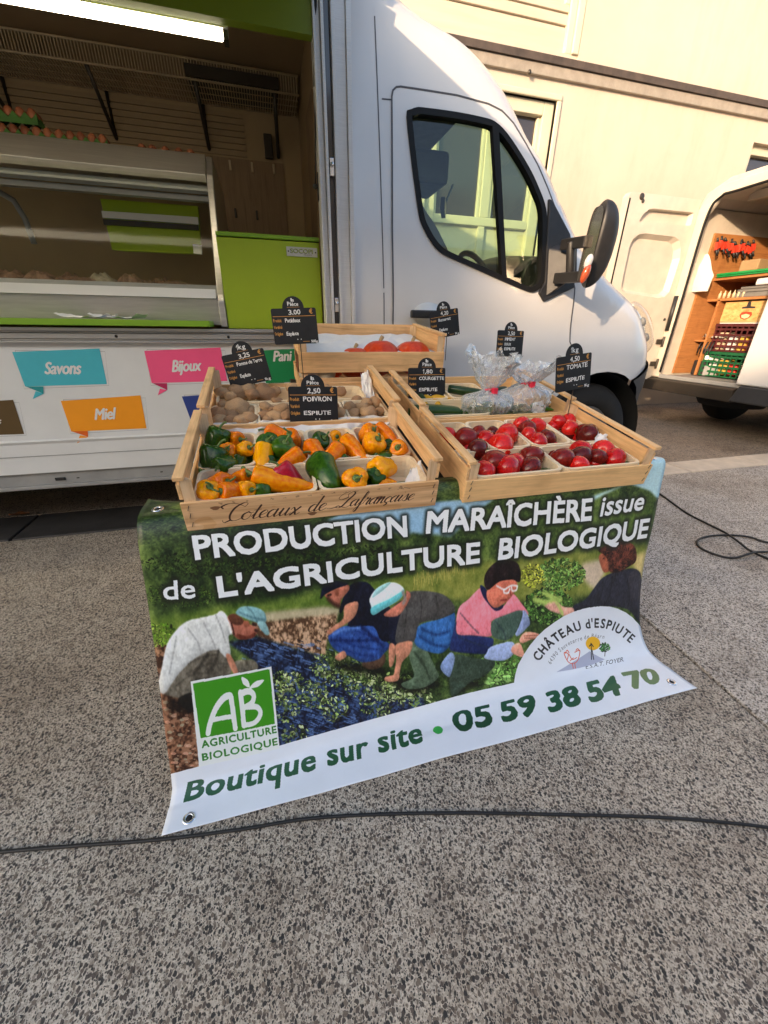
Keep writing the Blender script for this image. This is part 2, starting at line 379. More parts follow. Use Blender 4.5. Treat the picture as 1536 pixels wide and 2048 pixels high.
def textmask(cv, text, bl, br, tr, tl, bold=0, shear=0, space=1.0):   # line fitted into a quad of canvas points (baseline .. cap height)
    ed, _ = glyphs(text, shear, space)
    def f(u, v):
        return (bl[0]*(1-u)*(1-v)+br[0]*u*(1-v)+tr[0]*u*v+tl[0]*(1-u)*v, bl[1]*(1-u)*(1-v)+br[1]*u*(1-v)+tr[1]*u*v+tl[1]*(1-u)*v)
    m = cv.mask([(*f(a, b), *f(c, d)) for a, b, c, d in ed])
    return (square(m, bold) if bold >= 2.5 else dilate(m, bold)) if bold else m
def textbox(cv, text, x, y, w, h, col, bold=0, shear=0, rot=0, al=1.0):   # plain box on a canvas
    c, s_ = math.cos(rot), math.sin(rot); q = lambda a, b: (x+a*c-b*s_, y+a*s_+b*c)
    cv.put(textmask(cv, text, q(0, 0), q(w, 0), q(w, h), q(0, h), bold, shear), col, al)
def printmat(name, img, rough=.4, spec=.5, wear=.0):
    k = NT(name); t = k.n('TexImage', image=img, extension='EXTEND'); k.l(t.outputs[0], k.b.inputs['Base Color'])
    uvn = k.n('UVMap'); k.l(uvn.outputs[0], t.inputs[0])
    k.b.inputs['Roughness'].default_value = rough; k.b.inputs['Specular IOR Level'].default_value = spec
    n = k.n('TexNoise', i_Scale=14.0, i_Detail=4.0); k.l(k.coord('Object'), n.inputs[0]); k.bump(n.outputs[0], .12, .004); return k.m

# ------------------------------------------------------------------ the setting
def ground_mat(name, sA, pebbles, mortar, amt, road=False):
    k = NT(name); co = k.coord('Object')
    wn_ = k.n('TexNoise', i_Scale=90.0, i_Detail=2.0); k.l(co, wn_.inputs[0])
    sub = k.n('VectorMath', operation='SCALE'); sub.inputs['Scale'].default_value = .008; k.l(wn_.outputs['Color'], sub.inputs[0])
    ad = k.n('VectorMath', operation='ADD'); k.l(co, ad.inputs[0]); k.l(sub.outputs[0], ad.inputs[1]); co2 = ad.outputs[0]
    def layer(scale, r0, r1, seed, share):            # rounded pebbles of uneven size set in the mortar
        mp = k.n('Mapping'); mp.inputs['Location'].default_value = (seed, seed*.7, 0); mp.inputs['Rotation'].default_value = (0, 0, seed); mp.inputs['Scale'].default_value = (1, .82, 1); k.l(co2, mp.inputs[0])
        c = k.n('TexVoronoi', feature='F1', i_Scale=scale, i_Randomness=1.0); k.l(mp.outputs[0], c.inputs[0])
        sp = k.n('SeparateColor'); k.l(c.outputs['Color'], sp.inputs[0])
        rr = k.n('MapRange'); k.l(sp.outputs[2], rr.inputs[0]); rr.inputs[3].default_value = r0; rr.inputs[4].default_value = r1
        d = k.n('Math', operation='SUBTRACT'); k.l(rr.outputs[0], d.inputs[0]); k.l(c.outputs['Distance'], d.inputs[1])
        inside = k.ramp(d.outputs[0], [(.0, (0, 0, 0)), (.07, (1, 1, 1))])
        present = k.ramp(sp.outputs[0], [(share-.01, (1, 1, 1)), (share, (0, 0, 0))])
        mk = k.n('Math', operation='MULTIPLY'); k.l(inside, mk.inputs[0]); k.l(present, mk.inputs[1])
        return mk.outputs[0], k.ramp(sp.outputs[1], pebbles)
    n = k.n('TexNoise', i_Scale=210.0, i_Detail=5.0, i_Roughness=.75); k.l(co, n.inputs[0])
    col = k.ramp(n.outputs[0], [(.34, mortar[0]), (.5, tuple((a+b)/2 for a, b in zip(*mortar))), (.64, mortar[1])])
    hs = []
    for scale, r0, r1, seed, share in ((sA*3.0, .30, .60, 5.3, amt), (sA*1.7, .28, .58, 3.1, amt), (sA*1.05, .24, .56, .4, amt*.62), (sA*.56, .18, .42, 7.7, amt*.26)):
        m_, c_ = layer(scale, r0, r1, seed, share); col = k.mix(m_, col, c_); hs.append(m_)
    big = k.n('TexNoise', i_Scale=1.3, i_Detail=7.0, i_Roughness=.65); k.l(co, big.inputs[0])
    col = k.mix(1.0, col, k.ramp(big.outputs[0], [(.30, (.56, .50, .44)), (.44, (.90, .86, .81)), (.55, (1, .98, .95)), (.70, (.78, .78, .79))]), 'MULTIPLY')
    med = k.n('TexNoise', i_Scale=11.0, i_Detail=6.0, i_Roughness=.7); k.l(co, med.inputs[0])
    col = k.mix(1.0, col, k.ramp(med.outputs[0], [(.30, (.72, .70, .69)), (.52, (1, 1, 1))]), 'MULTIPLY')
    k.l(col, k.b.inputs['Base Color']); k.b.inputs['Roughness'].default_value = .7
    h = k.n('Math', operation='ADD'); k.l(hs[1], h.inputs[0]); k.l(hs[2], h.inputs[1]); h2 = k.n('Math', operation='ADD'); k.l(h.outputs[0], h2.inputs[0]); k.l(n.outputs[0], h2.inputs[1]); k.bump(h2.outputs[0], .5, .003)
    return k.m
PEB = [(0, (.028, .027, .026)), (.3, (.065, .056, .05)), (.6, (.13, .10, .08)), (.82, (.22, .175, .135)), (1, (.40, .34, .27))]
M['aggregate'] = ground_mat('exposed aggregate concrete', 116, PEB, ((.325, .28, .225), (.79, .70, .575)), .80)
M['aggregate_grey'] = ground_mat('greyer aggregate concrete', 112, PEB, ((.37, .335, .29), (.86, .79, .70)), .64)
M['asphalt'] = ground_mat('worn road surface', 75, [(0, (.06, .05, .042)), (.5, (.12, .10, .085)), (1, (.22, .185, .15))], ((.24, .19, .145), (.50, .41, .315)), .6)
M['gap'] = mat('dirty joint', (.035, .032, .028), .95, 0, .3, 30)

J0, J1 = on_z(1287, 1234, 0), on_z(1516, 1436, 0); jd = (J1-J0).normalized()
gA, gB = J0-jd*1.65, J0+jd*9                          # the joint between two slabs
b = MB(); b.add([(-60, -40, -.03), (80, -40, -.03), (80, 60, -.03), (-60, 60, -.03)], [(0, 1, 2, 3)])
tag(b.build('ground', M['asphalt']), kind='structure')
def slab(name, poly, m):
    b = MB(); b.prism([(x, y, -.025) for x, y in poly], (0, 0, .025)); return tag(b.build(name, m, bevel=.004), kind='structure')
jn = Vector((jd.y, -jd.x, 0)); o1, o2 = -.004, .004
def at_y(P, Y): return P+jd*((Y-P.y)/jd.y)
a0 = at_y(J0, 2.17); a1 = at_y(J0, -9)
slab('pavement', [(-14, -9), (a1.x-.007, -9), (a0.x-.007, 2.17), (-14, 2.17)], M['aggregate'])
slab('pavement', [(a1.x+.004, -9), (16, -9), (16, 2.17), (a0.x+.004, 2.17)], M['aggregate_grey'])
def stones(name, x0, x1, y0, y1, m):
    b = MB(); x = x0
    while x < x1:
        w = random.uniform(.55, .85); g = .006
        b.box((x+g, y0, -.025), (min(x+w, x1)-g, y1+random.uniform(-.015, .015), random.uniform(.001, .004))); x += w
    return tag(b.build(name, m, bevel=.006), kind='structure')
M['slate'] = mat('dark gutter stone', (.040, .038, .037), .6, 0, .35, 12, bump=.3, bscale=60)
M['pale_stone'] = mat('pale kerb stone', (.62, .52, .40), .8, 0, .14, 9, bump=.25, bscale=80)
stones('gutter_strip', -7, 1.6, 2.18, 2.50, M['slate']); stones('kerb_strip', 1.6, 14, 2.18, 2.42, M['pale_stone'])
b = MB(); b.prism([(-14, 2.505, -.02), (1.6, 2.505, -.02), (1.6, 2.425, -.02), (16, 2.425, -.02), (16, 14, -.02), (-14, 14, -.02)], (0, 0, .016))
tag(b.build('road', M['asphalt']), kind='structure')

# ------------------------------------------------------------------ building across the street
YB = 4.75
bd = empty('town_building', 'cream rendered building with grey string course behind the vans', 'building', (3, YB, 0))
b = MB()
def wallrect(x0, x1, z0, z1, y0=YB, t=.3): b.box((x0, y0, z0), (x1, y0+t, z1))
UX0, UX1, UZ1 = 1.72, 3.10, 3.10
WX0, WX1, WZ0, WZ1 = 5.86, 7.1, 1.2, 3.05
wallrect(-8, UX0, 0, 3.27); wallrect(UX0, UX1, UZ1, 3.27); wallrect(UX1, WX0, 0, 3.27)
wallrect(WX0, WX1, 0, WZ0); wallrect(WX0, WX1, WZ1, 3.27); wallrect(WX1, 16, 0, 3.27)
wallrect(-8, .9, 3.41, 8); wallrect(3.27, 16, 3.41, 8); wallrect(.9, 3.27, 5.2, 8); wallrect(.9, 3.27, 3.41, 3.46, YB+.02)
b.build('wall', M['stucco'], bd)
b = MB(); b.box((-8, YB-.035, 3.25), (16, YB+.3, 3.337)); b.build('string_course', M['band'], bd, bevel=.006)
b = MB(); b.prism([(-8, YB-.055, 3.339), (-8, YB-.060, 3.392), (-8, YB+.02, 3.408), (-8, YB+.3, 3.408), (-8, YB+.3, 3.339)], (24, 0, 0)); b.build('flashing', M['ledge'], bd)
# ground-floor joinery unit seen beside and through the cab: outer frame, transom, mullions, panes, boarded foot
u = MB()
for (x0, x1, z0, z1, y) in [(UX0, UX0+.12, 0, UZ1, .03), (UX1-.12, UX1, 0, UZ1, .03), (UX0+.12, UX1-.12, UZ1-.11, UZ1, .03), (UX0+.12, UX1-.12, 2.02, 2.10, .045),
                            (2.38, 2.49, 2.10, UZ1-.11, .05), (UX0+.12, UX1-.12, 1.28, 1.36, .045), (2.38, 2.46, 1.36, 2.02, .05), (UX0+.12, UX1-.12, 0, .2, .045)]:
    u.box((x0, YB+y, z0), (x1, YB+y+.10, z1))
for x0, x1 in [(UX0+.12, 2.38), (2.49, UX1-.12)]:
    for a in ((x0, x0+.035, 2.10, UZ1-.11), (x1-.035, x1, 2.10, UZ1-.11)): u.box((a[0], YB+.065, a[2]), (a[1], YB+.12, a[3]))
fr = u.build('window_frame', M['joinery'], bd, bevel=.008)
u = MB(); u.box((UX0-.05, YB-.02, 0), (UX0, YB+.1, UZ1)); u.box((UX1, YB-.02, 0), (UX1+.05, YB+.1, UZ1)); u.box((UX0-.05, YB-.02, UZ1), (UX1+.05, YB+.1, UZ1+.05))
u.build('architrave', M['joinery'], bd, bevel=.01)
u = MB(); u.box((UX0+.1, YB+.10, 2.08), (UX1-.1, YB+.11, UZ1-.1)); u.build('pane', M['dark_glass'], fr)
u = MB(); u.box((UX0+.1, YB+.09, 1.34), (UX1-.1, YB+.11, 2.04)); u.box((UX0+.1, YB+.09, .15), (UX1-.1, YB+.11, 1.30)); u.build('door_panel', M['joinery'], bd)
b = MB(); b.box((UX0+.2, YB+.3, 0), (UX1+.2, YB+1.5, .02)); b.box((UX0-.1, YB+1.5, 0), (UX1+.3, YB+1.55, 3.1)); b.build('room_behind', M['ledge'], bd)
u = MB(); u.box((WX0, YB+.06, WZ0), (WX0+.09, YB+.16, WZ1)); u.box((WX1-.09, YB+.06, WZ0), (WX1, YB+.16, WZ1)); u.box((WX0+.09, YB+.06, WZ1-.09), (WX1-.09, YB+.16, WZ1)); u.box((WX0+.09, YB+.06, WZ0), (WX1-.09, YB+.16, WZ0+.09))
fr2 = u.build('window_frame', M['joinery'], bd, bevel=.006)
u = MB(); u.box((WX0+.05, YB+.12, WZ0+.05), (WX1-.05, YB+.13, WZ1-.05)); u.build('pane', M['dark_glass'], fr2)
# upper storey boarded panel with its frame
u = MB()
for z0, z1, y in [(3.46, 3.66, .07), (3.668, 3.74, .055), (3.748, 3.80, .045), (3.808, 4.6, .08)]: u.box((.9, YB+y, z0), (3.12, YB+y+.06, z1))
u.build('boarding', M['joinery2'], bd, bevel=.004)
u = MB(); u.box((3.12, YB+.02, 3.46), (3.19, YB+.13, 5.2)); u.box((3.192, YB+.0, 3.46), (3.265, YB+.13, 5.2)); u.box((3.07, YB+.045, 3.80), (3.12, YB+.14, 5.2)); u.build('window_frame', M['joinery'], bd, bevel=.008)
u = MB(); u.lathe([(.0, 0), (.016, .004), (.02, .012), (.016, .022), (.0, .028)], Matrix.Translation((2.72, YB-.035, 3.25)) @ Matrix.Rotation(rad(90), 4, 'X'), 12); u.build('bolt', M['dark_metal'], bd)
b = MB(); b.box((-8, YB-.15, 7.9), (16, YB+.4, 8.1)); b.build('cornice', M['band'], bd)

# unseen building added behind the camera, stepped roofline shaped to shade the stall
ob = empty('unseen_shade_building', 'unseen low building added behind the viewer to shade the stall', 'building', (0, -8.5, 0))
ROOF = 6.02
b = MB(); b.box((-14.6, -9.5, 0), (30, -8.5, ROOF-.15)); b.box((-40, -9.5, 0), (-14.61, -8.5, 7.0)); b.build('wall', M['stucco'], ob)
b = MB(); b.box((-14.6, -9.7, ROOF-.15), (30.2, -8.5, ROOF)); b.box((-40.2, -9.7, 7.0), (-14.6, -8.5, 7.15)); b.build('roof', M['band'], ob)

# ------------------------------------------------------------------ market van
def c2(x, y): return (600+x/2.1943, y/2.1943)
def c1(x, y): return (x/2.1943, y/2.1943)
def c4(x, y): return (1136+x/3.84, 350+y/3.84)
def ys_base(X, Z):
    Y = 2.1
    if Z > 1.15: Y += .09*(Z-1.15)+.04*(Z-1.15)**2
    if X > 2.1: Y += 1.2*(X-2.1)**2
    return Y
def on_van(px, py):
    P = on_y(px, py, 2.1)
    for _ in range(30): P = on_y(px, py, .5*P.y+.5*min(3.2, ys_base(P.x, P.z)))
    return P
YC = 3.1                                              # centre line of the van
TOP = [(.43, 2.40), (.60, 2.31), (.76, 2.235), (.86, 2.205), (.99, 2.165), (1.12, 2.09), (1.235, 1.99), (1.345, 1.86), (1.46, 1.752), (1.66, 1.50), (1.74, 1.405), (1.84, 1.335), (2.0, 1.235), (2.15, 1.15), (2.28, 1.055), (2.40, .93), (2.48, .80), (2.52, .66), (2.53, .45), (2.50, .28)]
TOPS = [Vector((x, z, 0)) for x, z in TOP]; TOPS = [(p.x, p.y) for p in smoothpath(TOPS, 5)]
def seg_d(x, z):
    best = 9
    for (ax, az), (bx, bz) in zip(TOPS[:-1], TOPS[1:]):
        dx, dz = bx-ax, bz-az; t = max(0, min(1, ((x-ax)*dx+(z-az)*dz)/(dx*dx+dz*dz))); best = min(best, math.hypot(x-ax-t*dx, z-az-t*dz))
    return best
RR = .13
def ys(X, Z):
    d = seg_d(X, Z); o = RR-math.sqrt(max(0, RR*RR-(RR-d)**2)) if d < RR else 0
    w = 0                                             # waist crease and the swelling over the wheel
    if X > 1.2: w = .018*math.exp(-((X-1.98)/.5)**2-((Z-.82)/.16)**2)
    crease = .012*max(0, min(1, (Z-.60)/.06)) if Z < .9 else .012*max(0, min(1, (1.0-Z)/.10))
    return ys_base(X, Z)+o*.9-w-crease+.012
WHX, WHZ, WHR, ARCH = 1.985, .345, .345, .425
arch = [(WHX+ARCH*math.cos(a), WHZ+ARCH*math.sin(a)) for a in [rad(x) for x in range(200, -21, -10)]]
outline = TOPS + [(2.46, .20), (WHX+ARCH*math.cos(rad(-20)), .20)] + arch[::-1] + [(1.5, .22), (.43, .28)]
win = [c2(*q) for q in [(485, 512), (495, 500), (512, 494), (540, 493), (690, 513), (800, 535), (850, 552), (900, 600), (960, 688), (1005, 765), (1035, 830), (1062, 900), (1070, 960), (1068, 1060), (1062, 1200), (1052, 1245), (1030, 1264), (1000, 1262), (900, 1220), (760, 1157), (650, 1107), (615, 1082), (585, 1045), (560, 1000), (543, 960), (530, 890), (505, 700)]]
WIN = [(p.x, p.z) for p in (on_van(*q) for q in win)]
dl = [c2(*q) for q in [(409, 1500), (407, 1000), (405, 420), (410, 392), (425, 378), (445, 376), (560, 393), (690, 414), (830, 452), (890, 482), (945, 535), (1000, 620), (1050, 715), (1095, 825), (1140, 950), (1210, 1265), (1180, 1500)]]
DOOR = [(p.x, p.z) for p in (on_van(*q) for q in dl)]
aa = [(WHX+(ARCH+.05)*math.cos(rad(t)), WHZ+(ARCH+.05)*math.sin(rad(t))) for t in (115, 130, 145, 160, 172)]
DOOR = [(x, z) for x, z in DOOR if z > .62]
DOOR = [(DOOR[0][0], .36)]+DOOR+aa+[(aa[-1][0], .36)]
bump_line = [c4(*q) for q in [(440, 1605), (500, 1575), (560, 1530), (610, 1470), (645, 1400)]]
BUMP = [(2.16, .70), (2.25, .73), (2.33, .765), (2.41, .81), (2.60, .90), (2.6, .1), (2.2, .1), (WHX+ARCH*.95, .32), (WHX+ARCH*.985, .45), (WHX+ARCH*.93, .56)]
pts = []; edges = []
def addloop(lp, closed=True, step=.03):
    s0 = len(pts)
    for i in range(len(lp) if closed else len(lp)-1):
        (x0, z0), (x1, z1) = lp[i], lp[(i+1) % len(lp)]; k = max(1, int(math.hypot(x1-x0, z1-z0)/step))
        for t in range(k): pts.append((x0+(x1-x0)*t/k, z0+(z1-z0)*t/k))
    if not closed: pts.append(lp[-1])
    e0 = len(pts)
    for i in range(s0, e0-1): edges.append((i, i+1))
    if closed: edges.append((e0-1, s0))
addloop(outline); addloop(WIN, step=.02); addloop(DOOR, step=.03)
addloop([q for q in BUMP[:5]], False)
for d in (.012, .03, .06, .10):                        # rows that follow the rounded top edge
    for i in range(1, len(TOPS)-1):
        tx, tz = TOPS[i+1][0]-TOPS[i-1][0], TOPS[i+1][1]-TOPS[i-1][1]; L = math.hypot(tx, tz); q = (TOPS[i][0]+tz/L*d, TOPS[i][1]-tx/L*d)
        if pip(outline, *q) and seg_d(*q) > d*.9: pts.append(q)
for i in range(0, 54):
    for j in range(0, 56):
        q = (.44+i*.04+(.02 if j % 2 else 0), .24+j*.04)
        if pip(outline, *q) and not pip(WIN, *q) and seg_d(*q) > .02: pts.append(q)
vo, eo, fo, *_ = delaunay_2d_cdt([Vector(p) for p in pts], edges, [], 0, 1e-5)
regs = {'body': [], 'door': [], 'bumper': []}
for f in fo:
    cx = sum(vo[i].x for i in f)/3; cz = sum(vo[i].y for i in f)/3
    if not pip(outline, cx, cz) or pip(WIN, cx, cz): continue
    regs['door' if pip(DOOR, cx, cz) else 'bumper' if pip(BUMP, cx, cz) else 'body'].append(f)
def side_mesh(faces, mirror=False, out=0.0, rim=None):
    b = MB(); used = sorted({i for f in faces for i in f}); ix = {v: i for i, v in enumerate(used)}
    vs = []
    for i in used:
        y = ys(vo[i].x, vo[i].y)-out; vs.append((vo[i].x, 2*YC-y if mirror else y, vo[i].y))
    b.add(vs, [tuple(ix[i] for i in (f if mirror else f[::-1])) for f in faces], True)
    return b
van = empty('market_van', 'white food van with raised green hatch, open counter and cab facing right', 'van', (.6, YC, 0))
def vp(P): return Vector((P[0], ys(P[0], P[1]), P[1]))
b = side_mesh(regs['body']); b2 = side_mesh(regs['body']+regs['door'], True); b.add(b2.v, b2.f, True)
# roof, bonnet and front carried across to the far side; the windscreen is its own part
def cross(i0, i1):
    rows = []
    for k in range(0, 13):
        t = k/12; r = []
        for (x, z) in TOPS[i0:i1+1]:
            y0 = ys(x, z); y = y0+(2*YC-2*y0)*t; bow = math.sin(math.pi*t)
            r.append((x+(.10*bow if x > 1 else .0), y, z+.05*bow*(1 if x < 2.4 else 0)))
        rows.append(r)
    return rows
iws0 = min(range(len(TOPS)), key=lambda i: abs(TOPS[i][0]-1.06)); iws1 = min(range(len(TOPS)), key=lambda i: abs(TOPS[i][0]-1.74))
ifr = min(range(len(TOPS)), key=lambda i: abs(TOPS[i][1]-.72) if TOPS[i][0] > 2.3 else 9)
b.grid(cross(0, iws0)); b.grid(cross(iws1, ifr))
b.build('cab_body', M['white'], van)
bb = side_mesh(regs['bumper'], out=.022); b3 = side_mesh(regs['bumper'], True, out=.022); bb.add(b3.v, b3.f, True); bb.grid(cross(ifr, len(TOPS)-1)); bb.build('bumper', M['dark_bumper'], van)
rows = cross(iws0, iws1); g = MB(); g.grid(rows[1:-1]); g.build('windscreen', M['cab_glass'], van)
g = MB(); g.grid(rows[0:2]); g.grid(rows[-2:]); g.build('windscreen_pillar', M['white'], van)
door = side_mesh(regs['door'], out=.004).build('door', M['white'], van)
s = MB(); lp = []
for i in range(len(DOOR)):
    (x0, z0), (x1, z1) = DOOR[i], DOOR[(i+1) % len(DOOR)]; k = max(1, int(math.hypot(x1-x0, z1-z0)/.03))
    lp += [Vector((x0+(x1-x0)*t/k, ys(x0+(x1-x0)*t/k, z0+(z1-z0)*t/k)-.0055, z0+(z1-z0)*t/k)) for t in range(k)]
s.ribbon(lp+[lp[0]], .007, (0, -1, 0)); s.build('door_gap', M['seam'], door)
# window: rubber surround, dividing bar, panes on both sides of the cab
cw = (sum(x for x, z in WIN)/len(WIN), sum(z for x, z in WIN)/len(WIN))
def ring(poly, grow):
    out = []; n = len(poly)
    for i in range(n):
        (ax, az), (bx, bz) = poly[i-1], poly[(i+1) % n]; tx, tz = bx-ax, bz-az; L = math.hypot(tx, tz); q = (poly[i][0]-tz/L*grow, poly[i][1]+tx/L*grow)
        q2 = (poly[i][0]+tz/L*grow, poly[i][1]-tx/L*grow)
        inn, ou = (q, q2) if math.hypot(q[0]-cw[0], q[1]-cw[1]) < math.hypot(q2[0]-cw[0], q2[1]-cw[1]) else (q2, q)
        out.append(ou if grow > 0 else inn)
    return out
WS = [(p.x, p.y) for p in smoothpath([(x, z, 0) for x, z in WIN], 3, True)]
outr, innr = ring(WS, .017), ring([(x, z) for x, z in WS], .012)
innr = [(cw[0]+(x-cw[0])*.978, cw[1]+(z-cw[1])*.978) for x, z in WS]
s = MB(); n = len(WS)
R1 = [Vector((x, ys_base(x, z)+.012-.004-.010, z)) for x, z in outr]; R0 = [Vector((x, ys_base(x, z)+.012, z)) for x, z in outr]
R2 = [Vector((x, ys_base(x, z)+.012-.004-.010, z)) for x, z in innr]; R3 = [Vector((x, ys_base(x, z)+.04, z)) for x, z in innr]
for A, B in ((R0, R1), (R1, R2), (R2, R3)):
    s.add(A+B, [(i, (i+1) % n, n+(i+1) % n, n+i) for i in range(n)], False)
s.build('window_seal', M['seal'], door)
def pane(dy, mirror=False):
    g = MB(); vs = [(x, (2*YC-ys_base(x, z)-dy) if mirror else ys_base(x, z)+dy, z) for x, z in WS]
    g.add(vs, [tuple(range(n))], False); return g
pane(.022).build('window_pane', M['cab_glass'], door); pane(.022, True).build('far_window', M['cab_glass'], van)
q = [on_van(*c2(*p)) for p in [(843, 548), (871, 560), (906, 1222), (886, 1212)]]; s = MB()
s.prism([p+Vector((0, -.004, 0)) for p in q], (0, .03, 0)); s.build('window_bar', M['seal'], door)
# handle
P = on_y(*c2(535, 1380), 2.1); s = MB(); hx = Matrix.Translation((P.x, 2.058, P.z))
s.box((-.075, -.012, -.018), (.075, .012, .018), hx); s.build('handle', M['black_plastic'], door, bevel=.008, seg=3)
s = MB(); s.lathe([(.0, 0), (.05, .0), (.055, .006), (.0, .008)], Matrix.Translation((P.x+.03, 2.098, P.z)) @ Matrix.Scale(1.5, 4, (1, 0, 0)) @ Matrix.Rotation(rad(90), 4, 'X'), 24); s.build('handle_cup', M['panel_white'], door)
# body seams on the pillar
for a, bq in (((330, 62), (372, 1520)), ((362, 428), (404, 432))):
    A, B = on_van(*c2(*a)), on_van(*c2(*bq)); s = MB(); pts_ = [A.lerp(B, t/12) for t in range(13)]; pts_ = [Vector((p.x, ys(p.x, p.z)-.0015, p.z)) for p in pts_]
    s.ribbon(pts_, .005, (0, -1, 0)); s.build('body_seam', M['seam'], van)
# cab interior
s = MB(); s.box((.56, 2.25, .45), (.60, 3.95, 2.15)); s.build('bulkhead', mat('cab lining', (.10, .095, .085), .8), van)
s = MB(); s.box((.62, 2.30, 1.96), (1.06, 3.9, 2.02)); s.build('headliner', mat('headliner', (.13, .115, .09), .9, 0, .2, 20), van)
s = MB(); s.box((.72, 2.45, 1.69), (1.02, 2.75, 1.83)); s.build('overhead_box', M['black_plastic'], van, bevel=.02)
s = MB(); s.tube(smoothpath([(1.50, 2.22, 1.26), (1.50, 2.7, 1.32), (1.48, 3.1, 1.30), (1.50, 3.98, 1.24)], 8), .10, 14); s.box((1.42, 2.18, .6), (1.8, 4.0, 1.26)); s.build('dashboard', M['black_plastic'], van)
s = MB(); s.tube([(1.30+.0*math.cos(t)-.09*math.sin(t), 2.60+.19*math.cos(t), 1.26+.15*math.sin(t)) for t in [2*math.pi*k/28 for k in range(29)]], .016, 8); s.tube([(1.30, 2.6, 1.26), (1.46, 2.6, 1.2)], .03, 8); s.build('steering_wheel', M['black_plastic'], van)
s = MB(); s.box((.70, 2.32, .7), (1.15, 2.85, .95)); s.box((.66, 2.34, .9), (.80, 2.84, 1.24)); s.build('seat', M['dark_bumper'], van, bevel=.05, seg=3)
mm = Matrix.Translation((1.22, 3.0, 1.72)) @ Matrix.Rotation(rad(-25), 4, 'Z'); s = MB(); s.box((-.015, -.11, -.035), (.015, .11, .035), mm); s.tube([mm @ Vector((0, 0, 0)), (1.30, 3.05, 1.86)], .01, 6); s.build('inside_mirror', M['black_plastic'], van, bevel=.006)
s = MB(); s.box((.50, 2.2, .30), (2.3, 4.0, .42)); s.box((-4.2, 2.25, .33), (.5, 3.95, .42)); s.build('chassis', M['dark_under'], van)
# door mirror: foot, two arms, housing, glass, repeater lamp
mr = MB()
A = [on_van(*c2(*p))+Vector((0, -.006, 0)) for p in [(1092, 872), (1106, 878), (1185, 1028), (1195, 1100), (1205, 1262), (1070, 1325), (1047, 1285), (1072, 1240), (1080, 1080)]]
mr.prism(A, (0, .03, 0)); foot = [on_van(*c2(*p)) for p in [(1086, 1090), (1150, 1060), (1185, 1150), (1150, 1255), (1075, 1305), (1068, 1240)]]
mr.hexa([foot[0]+Vector((.0, -.004, 0)), foot[1]+Vector((0, -.004, 0)), foot[3]+Vector((0, -.004, 0)), foot[4]+Vector((0, -.004, 0))], [p+Vector((.02, -.07, 0)) for p in (foot[0].lerp(foot[2], .4), foot[1].lerp(foot[2], .4), foot[3].lerp(foot[2], .4), foot[4].lerp(foot[2], .4))])
fobj = mr.build('mirror_foot', M['black_plastic'], van, bevel=.006)
s = MB()
for z, (q0, q1) in ((0, ((1150, 1075), (1255, 1060))), (1, ((1120, 1222), (1230, 1215)))):
    p0 = on_y(*c2(*q0), 2.06); p1 = on_y(*c2(*q1), 1.86)
    d_ = (p1-p0).normalized(); up_ = Vector((0, 0, 1)); sd_ = d_.cross(up_).normalized()
    vs = lambda p: [p-sd_*.012-up_*.024, p+sd_*.012-up_*.024, p+sd_*.012+up_*.024, p-sd_*.012+up_*.024]
    s.hexa(vs(p0), vs(p1))
pa, pb = on_y(*c2(1190, 1060), 1.97), on_y(*c2(1185, 1225), 1.97); s.tube([pa, pb], .022, 10)
s.build('arm', M['black_plastic'], fobj, bevel=.005)
hc = on_y(*c2(1298, 1075), 1.83); H = MB(); R_ = Matrix.Rotation(rad(-12), 4, 'Z') @ Matrix.Rotation(rad(7), 4, 'X'); Rm = Matrix.Translation(hc) @ R_
rws = []
for i in range(25):                                    # housing: a deep tall shell, flat towards the driver
    t = .5-.5*math.cos(math.pi*i/24); z = -.172+.338*t; hw = .058*(1-abs(2*t-1)**2.5)**.5*(.86+.22*t) if 0 < t < 1 else .004; dp = .080*(1-abs(2*t-1)**2.4)**.5 if 0 < t < 1 else .004
    row = []
    for k in range(25):
        a = 2*math.pi*k/24; cx, cy = math.cos(a), math.sin(a)
        x = dp*max(-.30, math.copysign(abs(cx)**.7, cx)); y = hw*math.copysign(abs(cy)**.75, cy); row.append(Rm @ Vector((x, y, z)))
    rws.append(row)
H.grid(rws); H.add([p for p in rws[0][:-1]], [tuple(range(24))]); H.add([p for p in rws[-1][:-1]], [tuple(range(24))]); hob = H.build('mirror_housing', M['black_plastic'], van)
s = MB(); s.add([Rm @ Vector((-.028, (.056)*math.copysign(abs(math.cos(a))**.5, math.cos(a)), .142*math.copysign(abs(math.sin(a))**.5, math.sin(a)))) for a in [2*math.pi*k/28 for k in range(28)]], [tuple(range(28))]); s.build('mirror_glass', mat('mirror glass', (.55, .5, .42), .08, .9, .03), hob)
def blob(c, r, mx=None, n=14, m=10): return [(max(1e-4, r[0]*math.sin(math.pi*i/m)), -r[2]*math.cos(math.pi*i/m)) for i in range(m+1)]
for name, q, hgt, mt in (('repeater_lamp', (1253, 1200), .040, mat('amber lens', (.62, .10, .03), .12, 0, .1, 60, coat=1)), ('clear_lens', (1266, 1148), .030, mat('clear lens', (.75, .72, .68), .1, 0, .1, 60, coat=1))):
    p = on_y(*c2(*q), 1.752); s = MB(); tl = Matrix.Translation(p) @ R_ @ Matrix.Rotation(rad(12), 4, 'Y') @ Matrix.Diagonal((.017, .016, hgt, 1)); s.lathe([(max(1e-3, math.sin(math.pi*i/10)), -math.cos(math.pi*i/10)) for i in range(11)], tl, 16); s.build(name, mt, hob)
